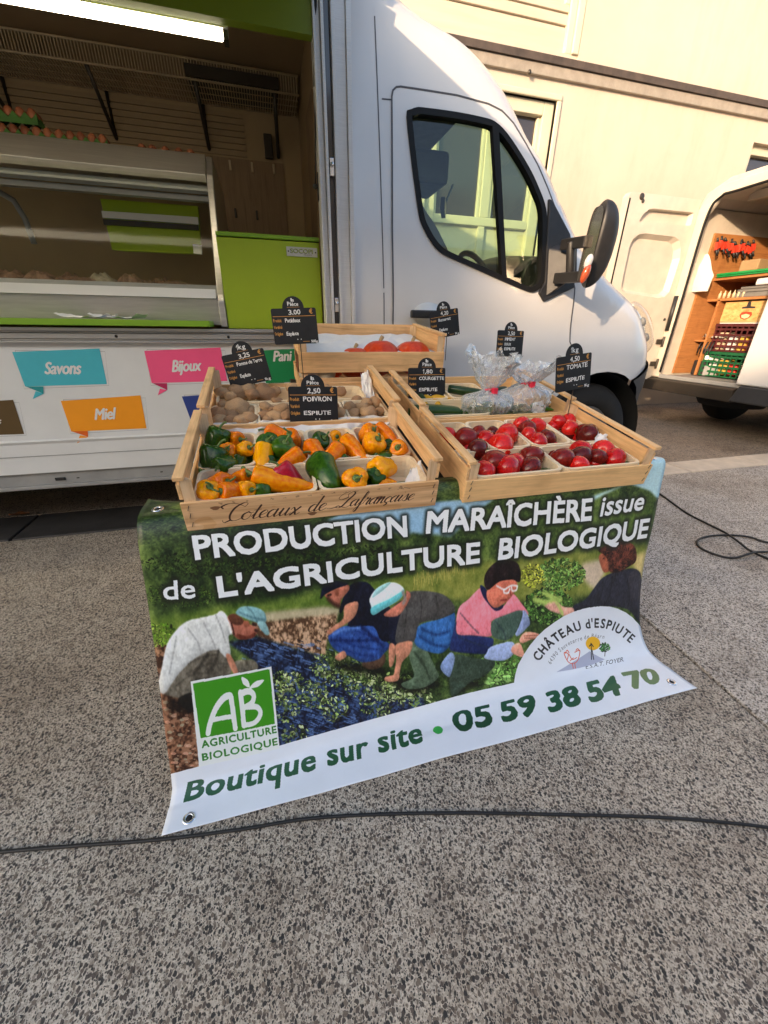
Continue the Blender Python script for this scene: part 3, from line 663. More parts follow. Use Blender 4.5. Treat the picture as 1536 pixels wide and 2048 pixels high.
# headlamp wrapped round the wing
hp = smoothpath([(2.13, ys(2.13, 1.145)+.004, 1.145), (2.22, ys(2.22, 1.09)-.006, 1.085), (2.31, ys(2.31, 1.01)-.012, 1.0), (2.385, ys(2.385, .925)-.010, .915), (2.43, ys(2.43, .87)+.01, .86)], 6)
s = MB(); s.tube(hp, [.010+.045*math.sin(math.pi*i/(len(hp)-1))**.6 for i in range(len(hp))], 16); hlo = s.build('headlight', glass('headlamp lens', (.96, .95, .92), 2.6), van)
s = MB(); s.tube([p+Vector((-.012, .022, 0)) for p in hp[2:-2]], [.008+.030*math.sin(math.pi*i/(len(hp)-5))**.6 for i in range(len(hp)-4)], 12); s.build('reflector', M['chrome'], hlo)
for p in (hp[9], hp[15]): s = MB(); s.lathe([(0, 0), (.024, .004), (.028, .016), (.0, .018)], Matrix.Translation(p+Vector((-.004, .0, 0))) @ Matrix.Rotation(rad(70), 4, 'Y'), 14); s.build('bulb_ring', M['sill_grey'], hlo)
# front wheel
wm = Matrix.Translation((WHX, 2.16, WHZ)) @ Matrix.Rotation(rad(90), 4, 'X')
s = MB(); prof = [(.205, -.02), (.215, .0), (.25, .012), (.30, .010), (.328, -.01), (.343, -.04), (.345, -.11), (.343, -.18), (.32, -.22), (.21, -.22)]
s.lathe(prof, wm, 48, caps=False); w = s.build('wheel', M['rubber'], van)
s = MB(); s.lathe([(.204, -.16), (.204, -.02), (.195, -.012), (.18, -.05), (.10, -.07), (.075, -.03), (.04, -.02), (.0, -.018)], wm, 40); s.build('rim', mat('grey steel rim', (.20, .20, .20), .45, .5), w)
s = MB(); s.lathe([(ARCH+.03, -.6), (ARCH-.01, -.02)], Matrix.Translation((WHX, 2.12, WHZ)) @ Matrix.Rotation(rad(90), 4, 'X'), 40, caps=False); s.box((1.5, 2.6, .3), (2.5, 2.65, .9)); s.build('wheel_housing', M['dark_under'], van)
wm2 = Matrix.Translation((WHX, 2*YC-2.16, WHZ)) @ Matrix.Rotation(rad(-90), 4, 'X'); s = MB(); s.lathe(prof, wm2, 32, caps=False); s.build('wheel', M['rubber'], van)
for yy, sg in ((2.16, 90), (2*YC-2.16, -90)): s = MB(); s.lathe(prof, Matrix.Translation((-2.4, yy, WHZ)) @ Matrix.Rotation(rad(sg), 4, 'X'), 32); s.build('wheel', M['rubber'], van)

# cargo body: lower side, rails, posts, header, hatch, linings
XL = -4.3
s = MB(); s.prism([(XL, 2.10, .925), (XL, 2.10, .52), (XL, 2.092, .513), (XL, 2.10, .50), (XL, 2.105, .362), (XL, 2.13, .355), (XL, 2.13, .925)], (.43-XL, 0, 0)); s.build('side_panel', M['panel_white'], van)
s = MB(); s.box((XL, 2.098, .4445), (.43, 2.1, .4455)); s.build('panel_seam', M['seam'], van)
s = MB(); s.box((XL, 2.125, .285), (.43, 2.16, .36)); s.box((XL, 2.105, .282), (.43, 2.16, .30)); sill = s.build('sill', M['sill_grey'], van, bevel=.004)
for px, w_ in ((121, .022), (325, .006), (155, .006)): P = on_y(px, 956 if w_ > .01 else 950, 2.125); s = MB(); s.box((P.x-w_, 2.118, .322-w_*.35), (P.x+w_, 2.1245, .322+w_*.35)); s.build('drain_hole', M['dark_under'], sill, bevel=.004)
s = MB()
for z0, z1, y in ((.925, .932, 2.07), (.933, .940, 2.085), (.941, .962, 2.078), (.963, .969, 2.088), (.970, .984, 2.07)): s.box((XL, y, z0), (.285, 2.13, z1))
rail = s.build('counter_rail', M['alu_x'], van, bevel=.0015)
for px, py in ((232, 671), (457, 676)): P = on_y(px, py, 2.078); s = MB(); s.lathe([(.0, 0), (.006, 0), (.006, .003), (.0, .004)], Matrix.Translation((P.x, 2.079, .951)) @ Matrix.Rotation(rad(90), 4, 'X'), 10); s.build('bolt', M['dark_under'], rail)
post = MB()
for x0, x1, y in ((.285, .293, 2.085), (.294, .312, 2.10), (.313, .325, 2.08), (.352, .366, 2.08), (.367, .408, 2.092), (.409, .428, 2.08)): post.box((x0, y, .985), (x1, 2.16, 2.25))
post.box((.285, 2.10, .925), (.428, 2.16, .984))
po = post.build('corner_post', M['alu'], van, bevel=.0015); s = MB(); s.box((.326, 2.11, .985), (.351, 2.15, 2.25)); s.build('post_channel', M['dark_glass'], po)
for py in (335, 610):
    P = on_y(671, py, 2.09); s = MB(); s.box((.330, 2.088, P.z-.03), (.349, 2.106, P.z+.03)); s.lathe([(.0, 0), (.009, 0), (.007, .012), (.0, .014)], Matrix.Translation((.339, 2.088, P.z+.008)) @ Matrix.Rotation(rad(90), 4, 'X'), 12); s.build('latch', M['chrome'], po, bevel=.003)
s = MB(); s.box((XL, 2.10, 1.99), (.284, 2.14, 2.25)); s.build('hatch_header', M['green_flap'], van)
s = MB(); s.box((XL, 2.10, 2.26), (.43, 2.14, 2.60)); s.box((XL, 2.141, 2.58), (.43, 4.1, 2.60)); s.box((XL, 4.06, .36), (.43, 4.1, 2.579)); s.box((XL, 2.141, .42), (XL+.03, 4.059, 2.579)); s.build('cargo_body', M['white'], van)
HX1, HW, HT = .31, 1.22, -.22
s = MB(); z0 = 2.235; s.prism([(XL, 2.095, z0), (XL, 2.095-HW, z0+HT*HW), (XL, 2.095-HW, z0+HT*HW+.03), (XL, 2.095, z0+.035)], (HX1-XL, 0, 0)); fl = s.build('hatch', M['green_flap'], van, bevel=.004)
s = MB(); s.tube([(.262, 2.12, 1.36), (.262, 2.10, 1.66)], .004, 8); s.tube([(.262, 2.10, 1.66), (.266, 1.75, 2.16)], .009, 10)
P = on_y(*c1(1384, 818), 2.14)
s = MB(); P2 = on_y(*c1(1384, 380), 2.12); s.tube([P, P2], .0035, 8); s.tube([P2, P2+(P2-P)*.75], .008, 10); s.lathe([(.0, -.012), (.010, -.006), (.012, 0), (.010, .006), (.0, .012)], Matrix.Translation(P), 12); s.build('gas_strut', M['black_plastic'], van)
P = on_y(*c1(1405, 820), 2.14); s = MB(); s.box((P.x-.012, 2.13, P.z-.05), (P.x+.014, 2.16, P.z+.05)); s.build('catch', M['black_plastic'], van, bevel=.006)
YI = 3.95
s = MB(); s.box((XL, YI, .9), (.42, YI+.02, 2.52)); s.box((.40, 2.17, .9), (.42, YI-.002, 2.52)); s.build('wall_lining', M['cream'], van)
s = MB(); s.box((XL, 2.15, 2.52), (.42, YI, 2.54)); s.build('ceiling', M['ceiling'], van)
s = MB(); s.box((XL, 2.15, .88), (.40, YI, .90)); s.build('floor', M['dark_metal'], van)
# back wall: ply panel with hooks, slatted boards, wire shelf on brackets
q = [on_y(*c1(*p), YI-.012) for p in ((928, 690), (1246, 712), (1262, 1040), (900, 1040))]
s = MB(); s.box((-.26, YI-.014, 1.3), (.262, YI-.001, 2.125)); pl = s.build('ply_panel', M['ply'], van)
for p in ((1010, 725), (1107, 735), (1202, 742), (1034, 935), (1128, 945)):
    P = on_y(*c1(*p), YI-.02); s = MB(); s.box((P.x-.008, YI-.03, P.z-.03), (P.x+.008, YI-.0145, P.z+.03)); s.build('hook', M['wire'] if p[1] < 800 else M['dark_metal'], pl, bevel=.003)
s = MB()
for k in range(7): s.box((XL, YI-.016, 2.14+k*.036), (.0, YI-.001, 2.165+k*.036))
s.build('wall_slats', M['ceiling'], van)
s = MB()
for z in (2.405, 2.50): s.tube([(XL, 3.62, z), (.38, 3.62, z)], .006, 6)
for y in (3.7, 3.78, 3.86, 3.93): s.tube([(XL, y, 2.405), (.38, y, 2.405)], .003, 5)
x = -2.2
while x < .38: s.box((x-.0025, 3.617, 2.405), (x+.0025, 3.623, 2.50)); s.box((x-.0025, 3.62, 2.402), (x+.0025, YI-.02, 2.407)); x += .017
sh = s.build('wire_shelf', M['wire'], van)
for x in (-1.45, -.87, -.27, .22): s = MB(); s.tube([(x, 3.62, 2.40), (x+.01, 3.93, 2.16), (x+.01, 3.93, 2.40)], .012, 6); s.build('bracket', M['dark_metal'], sh)
s = MB(); s.box((-.32, 3.60, 2.412), (.25, 3.9, 2.47)); s.build('shelf_vent', M['dark_metal'], sh)
for p in ((1175, 560, 1200, 690),):
    A, B = on_y(*c1(1155, 590), YI-.03), on_y(*c1(1200, 700), YI-.03); s = MB(); s.box((A.x, YI-.06, B.z), (B.x, YI-.015, A.z)); s.build('wall_box', M['dark_metal'], van, bevel=.005)
s = MB(); s.box((.385, 3.0, 1.4), (.398, 3.35, 2.2)); s.build('inner_door', M['ply'], van)
# strip lamp
LA, LB = on_y(*c1(240, -4), 2.2), on_y(*c1(975, 118), 2.2)
s = MB(); s.box((-1.9, 2.17, 1.998), (LB.x+.02, 2.23, 2.022)); lf = s.build('strip_light', M['white'], van)
s = MB(); s.box((-1.9, 2.184, 1.976), (LB.x, 2.216, 1.997)); s.build('tube', M['lamp'], lf, bevel=.008)
s = MB(); s.box((LB.x+.001, 2.176, 1.97), (LB.x+.018, 2.224, 1.997)); s.build('end_cap', M['dark_metal'], lf)
# chilled display counter
CX = -.20                                              # right-hand end of the chilled counter
ck = [(2.19, .99), (2.19, 1.10), (2.22, 1.13), (2.57, 1.66), (2.715, 1.772), (3.35, 1.772), (3.35, .99)]
s = MB(); s.prism([(CX, y, z) for y, z in ck], (.03, 0, 0)); dc = s.build('display_counter', M['steel'], van, bevel=.004)
s = MB(); s.prism([(XL, y, z) for y, z in ((2.555, 1.655), (2.70, 1.775), (3.36, 1.775), (3.36, 1.75), (2.70, 1.735), (2.58, 1.63))], (CX-XL-.001, 0, 0)); s.build('counter_hood', M['steel'], dc, bevel=.004)
s = MB(); s.box((XL, 2.60, 1.60), (CX-.005, 2.66, 1.625)); s.box((XL, 2.67, 1.575), (CX-.005, 2.71, 1.60)); s.build('blind_roller', M['alu_x'], dc, bevel=.004)
s = MB(); s.prism([(XL, 2.20, 1.0), (XL, 2.19, 1.108), (XL, 2.24, 1.108), (XL, 2.24, 1.0)], (CX-XL-.001, 0, 0)); s.build('counter_front', M['steel'], dc)
s = MB(); s.prism([(XL, 2.175, 1.109), (XL, 2.198, 1.148), (XL, 2.222, 1.144), (XL, 2.20, 1.109)], (CX-XL-.002, 0, 0)); s.build('counter_edge', M['white'], dc, bevel=.002)
s = MB(); s.add([(XL, 2.235, 1.15), (CX-.002, 2.235, 1.15), (CX-.002, 2.56, 1.64), (XL, 2.56, 1.64)], [(0, 1, 2, 3)]); s.build('counter_glass', M['clear_glass'], dc)
s = MB(); s.box((XL, 2.26, 1.12), (CX-.005, 3.2, 1.135)); s.box((XL, 2.42, 1.136), (CX-.005, 2.44, 1.18)); s.box((XL, 2.44, 1.172), (CX-.005, 3.2, 1.18)); s.build('counter_tray', M['steel'], dc)
s = MB(); s.box((XL, 3.22, 1.0), (CX-.005, 3.34, 1.74)); s.build('counter_back', M['cream'], dc)
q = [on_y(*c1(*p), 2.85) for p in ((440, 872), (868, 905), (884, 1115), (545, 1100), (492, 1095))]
s = MB(); s.prism(q, (0, .03, 0)); hd = s.build('reflected_hood', M['green'], dc)  # green panel built in place of a reflection in the counter glass
q = [on_y(*c1(*p), 2.835) for p in ((445, 925), (868, 953), (872, 985), (450, 955))]; s = MB(); s.prism(q, (0, .012, 0)); s.build('reflected_strip', M['white'], hd)  # white strip of the same reflection, built as a part
q = [on_y(*c1(*p), 2.83) for p in ((450, 960), (870, 988), (872, 1010), (455, 985))]; s = MB(); s.prism(q, (0, .016, 0)); s.build('reflected_dark_line', M['dark_metal'], hd)  # dark line of that reflection, built as a solid strip
q = [on_y(*c1(*p), 2.82) for p in ((846, 1072), (884, 1076), (886, 1116), (850, 1112))]; s = MB(); s.prism(q, (0, .02, 0)); s.build('thermostat', M['white_paper'], hd)
s = MB(); s.tube([on_y(*c1(*p), 2.9) for p in ((-10, 840), (60, 880), (110, 960), (150, 1070))], .014, 8); s.build('inner_bracket', M['sill_grey'], dc)
# lime cabinet beside the counter, with its maker's plate
s = MB(); s.box((CX+.032, 2.20, .985), (.284, 2.24, 1.352)); cb = s.build('green_cabinet', M['green'], van, bevel=.003)
s = MB(); s.box((CX+.032, 2.195, 1.356), (.284, 2.75, 1.372)); s.build('cabinet_top', M['green_edge'], cb, bevel=.003)
s = MB(); s.box((CX+.032, 2.21, 1.352), (.284, 2.24, 1.356)); s.build('cabinet_gap', M['dark_under'], cb)
cv = Canvas(320, 100, (196, 198, 190)); cv.a += (fbm(320, 100, 60, 4, 3)[..., None]-.5)*24
textbox(cv, 'SOCOPI', 38, 34, 232, 46, (92, 96, 80), 2); textbox(cv, 'SOCOPI', 41, 37, 232, 46, (160, 178, 70), 0); textbox(cv, 'FRANCE', 180, 12, 80, 14, (90, 92, 84), 0)
A, B = on_y(*c1(1256, 1078), 2.19), on_y(*c1(1410, 1130), 2.19)
def card(name, poly, uv, mt, parent, th=(0, .004, 0)):
    s = MB(); n = len(poly); s.add(poly, [tuple(range(n))]); s.add([Vector(p)+Vector(th) for p in poly], [tuple(range(n-1, -1, -1))])
    s.f += [(i, (i+1) % n, n+(i+1) % n, n+i) for i in range(n)]; s.sm += [False]*n; s.mi += [0]*n; s.uv = list(uv)*2
    return s.build(name, mt, parent)
x0, x1, z0, z1 = A.x, .272, B.z, A.z-.002
pt = card('maker_plate', [(x0, 2.194, z0), (x1, 2.194, z0), (x1, 2.194, z1), (x0, 2.194, z1)], [(0, 0), (1, 0), (1, 1), (0, 1)], printmat('engraved plate', cv.image('plate print'), .35), cb)
for x in (x0+.008, x1-.008): s = MB(); s.lathe([(0, 0), (.003, 0), (.003, .002), (0, .003)], Matrix.Translation((x, 2.194, (z0+z1)/2)) @ Matrix.Rotation(rad(90), 4, 'X'), 8); s.build('screw', M['dark_under'], pt)
# serving shelf
s = MB(); s.box((XL, 2.02, .992), (CX-.03, 2.185, 1.016)); s.build('serving_shelf', M['green_edge'], van, bevel=.002)
# stickers on the lower side: coloured ribbons with lettering, each a part of the van
def c5(x, y): return (x/3.657, 600+y/3.657)
def sticker(rgb, quad, tail_d, tail_l, dark, text, tq, bold=2):
    Q = [on_y(*q, 2.1) for q in quad]; f = lambda P, y: Vector((P.x, y, P.z))
    s = MB(); s.add([f(P, 2.0988) for P in Q], [(0, 1, 2, 3)]); T = [f(on_y(*q, 2.1), 2.0984) for q in tail_l]; s.add(T, [(0, 1, 2)])
    T = [f(on_y(*q, 2.1), 2.0980) for q in tail_d]; s.add(T, [(0, 1, 2)], mi=1)
    off = [Vector((.012, 0, .006)), Vector((.018, 0, -.012)), Vector((.006, 0, -.006)), Vector((-.006, 0, -.010))]
    O = [f(P, 2.0992)+o for P, o in zip([Q[0], Q[1], Q[2], Q[3]], off)]; s.ribbon(O+[O[0]], .0014, (0, -1, 0), mi=2)
    st = s.build('sticker', [flat('ribbon print', rgb), flat('ribbon fold', dark), flat('thin outline', (150, 152, 152))], van)
    if text:
        L = [on_y(*q, 2.1) for q in tq]; cvs = Canvas(10, 10, (0, 0, 0)); ed, _ = glyphs(text, .12, .95)
        # lettering as its own thin mesh: filled outline strips of the glyphs
        c = bpy.data.curves.new('lettering', 'FONT'); c.body = text; c.shear = .12; c.space_character = .95; c.resolution_u = 3
        o = bpy.data.objects.new('lettering', c); COL.objects.link(o); me = o.to_mesh(); xs = [v.co.x for v in me.vertices]; X0, X1 = min(xs), max(xs)
        vs = []
        for v in me.vertices:
            u_, v_ = (v.co.x-X0)/(X1-X0), v.co.y/.69; P = L[0].lerp(L[1], u_).lerp(L[3].lerp(L[2], u_), v_); vs.append((P.x, 2.0978, P.z))
        s2 = MB()
        for n_, (ox, oz) in enumerate(((0, 0), (.0022, 0), (-.0022, 0), (0, .0016), (0, -.0016))): s2.add([(x+ox, y-.00012*n_, z+oz) for x, y, z in vs], [tuple(p.vertices) for p in me.polygons])
        o.to_mesh_clear(); bpy.data.objects.remove(o); bpy.data.curves.remove(c)
        s2.build('lettering', M['white_paper'], st)
    return st
k5 = lambda L: [c5(*q) for q in L]
sticker((68, 184, 200), k5([(90, 380), (728, 355), (783, 615), (185, 632)]), k5([(190, 632), (318, 632), (320, 685)]), k5([(320, 685), (240, 725), (262, 665)]), (20, 148, 150), 'Savons', k5([(332, 540), (592, 540), (592, 450), (332, 455)]))
sticker((250, 88, 138), [(288.5, 701.7), (441, 695), (455, 762), (303.5, 766)], k5([(1115, 608), (1222, 608), (1224, 658)]), k5([(1224, 658), (1155, 697), (1170, 648)]), (190, 28, 88), 'Bijoux', k5([(1262, 525), (1470, 515), (1470, 435), (1262, 440)]))
sticker((250, 158, 8), k5([(445, 738), (1028, 697), (1072, 938), (522, 962)]), k5([(525, 960), (643, 957), (646, 1000)]), k5([(646, 1000), (565, 1048), (585, 988)]), (232, 100, 10), 'Miel', k5([(697, 875), (845, 868), (845, 785), (697, 795)]))
sticker((88, 66, 26), k5([(-520, 765), (97, 730), (178, 980), (-440, 1000)]), k5([(-430, 1000), (-310, 995), (-305, 1040)]), k5([(-305, 1040), (-390, 1085), (-370, 1030)]), (60, 44, 14), 's', k5([(-28, 908), (8, 905), (8, 858), (-28, 860)]))
sticker((42, 64, 140), [(363.7, 792.8), (520, 782), (532, 838), (384, 846)], [(386, 846), (418, 846), (420, 860)], [(420, 860), (396, 872), (404, 857)], (28, 44, 100), None, None)
sticker((18, 138, 80), [(516, 701), (672, 694), (684, 760), (532, 766)], [(536, 766), (568, 765), (570, 779)], [(570, 779), (548, 790), (556, 776)], (8, 96, 54), 'Pani', [(547, 722.5), (583, 721), (583, 701), (547, 702)])

# ------------------------------------------------------------------ things standing on the van's counters
rp = random.Random(4)
for i, (px, py, w_, r_, lab) in enumerate(((190, 636, .10, 8, 'white folded leaflet lying on the green serving shelf, right of another'), (120, 635, .10, -12, 'crumpled white leaflet lying at the left on the green serving shelf'))):
    P = on_z(px, py, 1.018); s = MB(); rows = []
    for a in range(7):
        rows.append([(P.x-w_*.9+w_*1.8*bq/8+a*.004, 2.045+a*.016, 1.0175+.010*mnoise.noise(Vector((bq*.7+i*9, a*.5, 3)))+.006+(.012 if bq in (0, 8) else 0)) for bq in range(9)])
    s.grid(rows, False); tag(s.build('leaflet', M['white_paper'], None), lab, 'paper')
def sphere_mesh(name, m, fn, seg=20, ring_=14):
    s = MB(); prof = [(max(1e-4, math.sin(math.pi*i/ring_)), -math.cos(math.pi*i/ring_)) for i in range(ring_+1)]
    s.lathe(prof, None, seg, fn=fn); o = s.build(name, m); me = o.data; bpy.data.objects.remove(o); return me
eggm = sphere_mesh('egg', M['egg'], lambda p, a, z: Vector((p.x*.021*(1-.08*z), p.y*.021*(1-.08*z), z*.028)), 14, 10)
def egg_tray(px, y, z, nx, ny, lab, rot=0):
    P = on_y(px, 300, y); root = empty('egg_tray', lab, 'egg tray', (P.x, y, z), None, 'egg cartons on the counter hood'); s = MB(); pitch = .046
    rows = []
    for j in range(ny*4+1):
        rows.append([(root.location.x+i*pitch/4, y+j*pitch/4, z+.022+.018*math.cos(i*math.pi/2)*.5+.018*math.cos(j*math.pi/2)*.5) for i in range(nx*4+1)])
    s.grid(rows, False); xa, ya = root.location.x+nx*pitch, y+ny*pitch
    tz_ = [(root.location.x, y, z)]+[(xa, y, z)]+[(xa-i*pitch/2, y, z+(.044 if i % 2 == 0 else .018)) for i in range(nx*2+1)]; s.prism(tz_, (0, .002, 0)); s.box((xa-.002, y, z), (xa, ya, z+.02)); s.build('carton', M['green_card'], root)
    return root, pitch
def eggs(root, pitch, nx, ny, rowlab):
    for j in range(ny):
        for i in range(nx):
            p = root.location+Vector(((i+.5)*pitch, (j+.5)*pitch, .040))
            place(eggm, 'egg', Matrix.Translation(p) @ Matrix.Rotation(rp.uniform(0, 6), 4, 'Z') @ Matrix.Rotation(rp.uniform(-.2, .2), 4, 'X'), '%s brown egg from the right %s' % (ORD[nx-1-i], rowlab[j]), 'egg', 'brown eggs in green cartons')
ORD = ['first', 'second', 'third', 'fourth', 'fifth', 'sixth', 'seventh', 'eighth', 'ninth', 'tenth', 'eleventh', 'twelfth', 'thirteenth', 'fourteenth']
t1, pt_ = egg_tray(-90, 2.80, 1.776, 14, 2, 'long green egg carton of brown eggs on the steel counter hood, lower one'); eggs(t1, pt_, 14, 2, ('in the front row of the lower green carton', 'in the rear row of the lower green carton'))
t2, pt_ = egg_tray(-90, 2.80, 1.842, 8, 2, 'short green egg carton stacked on the end of another, upper one'); eggs(t2, pt_, 8, 2, ('in the front row of the upper green carton', 'in the rear row of the upper green carton'))
for i, px in enumerate((286, 306, 332, 358, 381)):
    P = on_y(px, 302, 2.80); place(eggm, 'egg', Matrix.Translation((P.x, 2.80, 1.776+.021)) @ Matrix.Rotation(rad(80), 4, 'X'), '%s loose brown egg from the right on the steel counter hood' % ORD[4-i], 'egg', 'loose brown eggs on the counter hood')
packm = [mat('cured meat in film', (.22, .13, .09), .35, 0, .5, 40, coat=.5), mat('pale cheese in film', (.34, .29, .22), .35, 0, .4, 40, coat=.6)]
PACK = []
for i in range(13):
    PACK.append((-30+i*31, rp.uniform(.045, .07), rp.choice((0, 0, 1)), '%s wrapped food pack from the left in the chilled counter tray' % ORD[i]))
for i, (px, w_, mi, lab) in enumerate(PACK):
    P = on_z(px, 540, 1.2); s = MB(); rows = []; y0 = 2.50+.05*(i % 3)
    X0 = on_y(px, 535, y0).x
    for a in range(9):
        rows.append([(X0-w_+2*w_*c/14, y0+a*.02, 1.182+(.022+.018*(i % 2))*max(0, math.sin(math.pi*c/14))**.4*max(0, math.sin(math.pi*a/8))**.4*(1+.75*mnoise.noise(Vector((c*.55, a*.6, i*7.)))) ) for c in range(15)])
    s.grid(rows, True); tag(s.build('food_pack', packm[mi]), lab, 'food pack', 'wrapped food packs in the chilled counter')

# ------------------------------------------------------------------ second van, rear doors towards the stall
X2 = 4.444; v2 = empty('delivery_van', 'white delivery van with one rear door open showing loaded shelves', 'van', (X2+2, 3.05, 0))
def rear_sec(y, z): return Vector((X2, y, z))
YL, YR, ZS, ZT = 3.90, 2.02, .50, 2.20
s = MB()
s.box((X2+.05, YL+.05, .45), (X2+4.6, YL+.11, 2.15)); s.box((X2+.05, YR-.02, .45), (X2+4.6, YR+.04, 2.15))
s.prism([(X2+.03, YR-.02, 2.15), (X2+.03, YR+.04, 2.26), (X2+.03, YR+.25, 2.35), (X2+.03, YL-.16, 2.35), (X2+.03, YL+.05, 2.27), (X2+.03, YL+.11, 2.15), (X2+.03, YL+.05, 2.15), (X2+.03, YL-.02, 2.22), (X2+.03, YL-.2, 2.28), (X2+.03, YR+.25, 2.28), (X2+.03, YR+.06, 2.2), (X2+.03, YR+.04, 2.15)], (4.57, 0, 0))
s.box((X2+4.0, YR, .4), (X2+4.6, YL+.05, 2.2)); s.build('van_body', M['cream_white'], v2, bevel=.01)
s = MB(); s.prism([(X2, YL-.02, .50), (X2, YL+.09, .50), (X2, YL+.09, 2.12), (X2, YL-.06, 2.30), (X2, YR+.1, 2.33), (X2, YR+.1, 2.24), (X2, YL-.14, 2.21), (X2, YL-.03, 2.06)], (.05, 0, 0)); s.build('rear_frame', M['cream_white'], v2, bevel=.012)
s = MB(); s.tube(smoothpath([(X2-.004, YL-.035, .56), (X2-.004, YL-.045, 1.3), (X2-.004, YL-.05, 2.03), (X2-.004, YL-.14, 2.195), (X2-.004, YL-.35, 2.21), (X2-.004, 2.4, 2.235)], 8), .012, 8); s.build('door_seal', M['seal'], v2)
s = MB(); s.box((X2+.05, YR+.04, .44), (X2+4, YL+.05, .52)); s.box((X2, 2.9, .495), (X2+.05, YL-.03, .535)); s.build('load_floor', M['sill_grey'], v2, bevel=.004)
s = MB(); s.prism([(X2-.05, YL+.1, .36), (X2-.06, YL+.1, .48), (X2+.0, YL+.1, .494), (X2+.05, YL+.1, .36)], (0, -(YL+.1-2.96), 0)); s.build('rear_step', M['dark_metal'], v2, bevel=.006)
# closed right-hand door with dark lower cladding
s = MB(); s.prism([(X2-.045, 2.965, .56), (X2-.02, 2.985, .56), (X2-.02, 2.985, 2.18), (X2-.045, 2.965, 2.18), (X2-.05, 2.93, 2.18), (X2-.05, 2.93, .56)], (0, 0, 0.0001)); 
s = MB(); s.box((X2-.05, YR, .53), (X2-.005, 2.975, 2.2)); cdoor = s.build('closed_door', M['white'], v2, bevel=.018, seg=3)
s = MB(); s.prism([(X2-.062, 2.978, .37), (X2-.062, 2.92, .525), (X2-.062, YR-.01, .525), (X2-.062, YR-.01, .37)], (.06, 0, 0)); s.build('bumper', M['dark_bumper'], v2, bevel=.012)
# open left door, parallel with the van's side: pressed inner skin
def c3(x, y): return (1036+x/3.072, y/3.072)
YD = 3.96
D4 = [on_y(*c4(*q), YD) for q in [(482, 112), (1044, 160), (1000, 420), (735, 1500), (640, 1560), (330, 780)]]
dx0, dx1 = D4[0].x, X2-.01; dz0, dz1 = .47, 2.215
op = [(dx0+.02, dz1), (dx1, dz1), (dx1, dz0+.03), (dx1-.03, dz0), (dx0+.03, dz0), (dx0, dz0+.06), (dx0, dz1-.03)]
def rr(x0, x1, z0, z1, r, cut=0):
    P = []
    for cx, cz, a0 in ((x1-r, z1-r, 0), (x0+r, z1-r, 90), (x0+r, z0+r, 180), (x1-r, z0+r, 270)): P += [(cx+r*math.cos(rad(a0+t)), cz+r*math.sin(rad(a0+t))) for t in (0, 22, 45, 67, 90)]
    return P
u0_, u1_ = on_y(*c4(545, 360), YD), on_y(*c4(965, 265), YD)
r1 = [(on_y(*c4(*q), YD).x, on_y(*c4(*q), YD).z) for q in [(545, 355), (575, 305), (625, 262), (660, 258), (960, 288), (966, 296), (945, 385), (930, 390), (560, 358)]]
r2 = [(on_y(*c4(*q), YD).x, on_y(*c4(*q), YD).z) for q in [(410, 850), (440, 700), (475, 540), (500, 490), (545, 455), (600, 448), (820, 475), (855, 500), (868, 560), (860, 640), (800, 830), (775, 900), (740, 935), (690, 945), (440, 905), (415, 890)]]
pts2 = []; ed2 = []
def al(lp):
    s0 = len(pts2); pts2.extend(lp); ed2.extend([(s0+i, s0+(i+1) % len(lp)) for i in range(len(lp))])
def shrink(poly, k):
    cx = sum(p[0] for p in poly)/len(poly); cz = sum(p[1] for p in poly)/len(poly); return [(cx+(x-cx)*(1-k/max(.05, math.hypot(x-cx, z-cz))), cz+(z-cz)*(1-k/max(.05, math.hypot(x-cx, z-cz)))) for x, z in poly]
r1i, r2i = shrink(r1, .022), shrink(r2, .045)
for lp in (op, r1, r1i, r2, r2i): al(lp)
v_, e_, f_, *_ = delaunay_2d_cdt([Vector(p) for p in pts2], ed2, [], 0, 1e-5)
def dep(p):
    for poly, d_ in ((r1i, .045), (r2i, .05)):
        if pip(shrink(poly, -.001), p.x, p.y): return d_
    return 0
s = MB(); s.add([(p.x, YD+dep(p), p.y) for p in v_], [f for f in f_ if pip(op, sum(v_[i].x for i in f)/3, sum(v_[i].y for i in f)/3)])
s.prism([(x, YD+.055, z) for x, z in op], (0, .025, 0)); n0 = len(op); s.add([(x, YD, z) for x, z in op]+[(x, YD+.055, z) for x, z in op], [(i, (i+1) % n0, n0+(i+1) % n0, n0+i) for i in range(n0)])
od = s.build('open_door', M['cream_white'], v2)
s = MB(); s.ribbon([(dx0+.012, YD-.004, dz1-.05), (dx0+.012, YD-.004, dz0+.08)], .018, (0, -1, 0)); s.build('door_seal', M['seal'], od)
for q, r_ in (((568, 165), .03), ((740, 1110), .016), ((575, 200), .018)):
    P = on_y(*c4(*q), YD); s = MB(); s.lathe([(0, 0), (r_, 0), (r_*.8, .006), (0, .007)], Matrix.Translation((P.x, YD-.001, P.z)) @ Matrix.Rotation(rad(90), 4, 'X'), 12); s.build('latch_plate', M['dark_metal'], od)
for z in (.62, .86): s = MB(); s.box((dx1-.08, YD-.02, z), (dx1+.02, YD-.002, z+.05)); s.tube([(dx1, YD-.025, z-.03), (dx1, YD-.025, z+.08)], .014, 8); s.build('hinge', M['dark_metal'], od, bevel=.004)
s = MB(); s.tube([(dx1+.004, YD-.03, 1.0), (dx1+.002, YD-.03, 1.35)], .022, 10); s.build('door_check', M['black_plastic'], od)
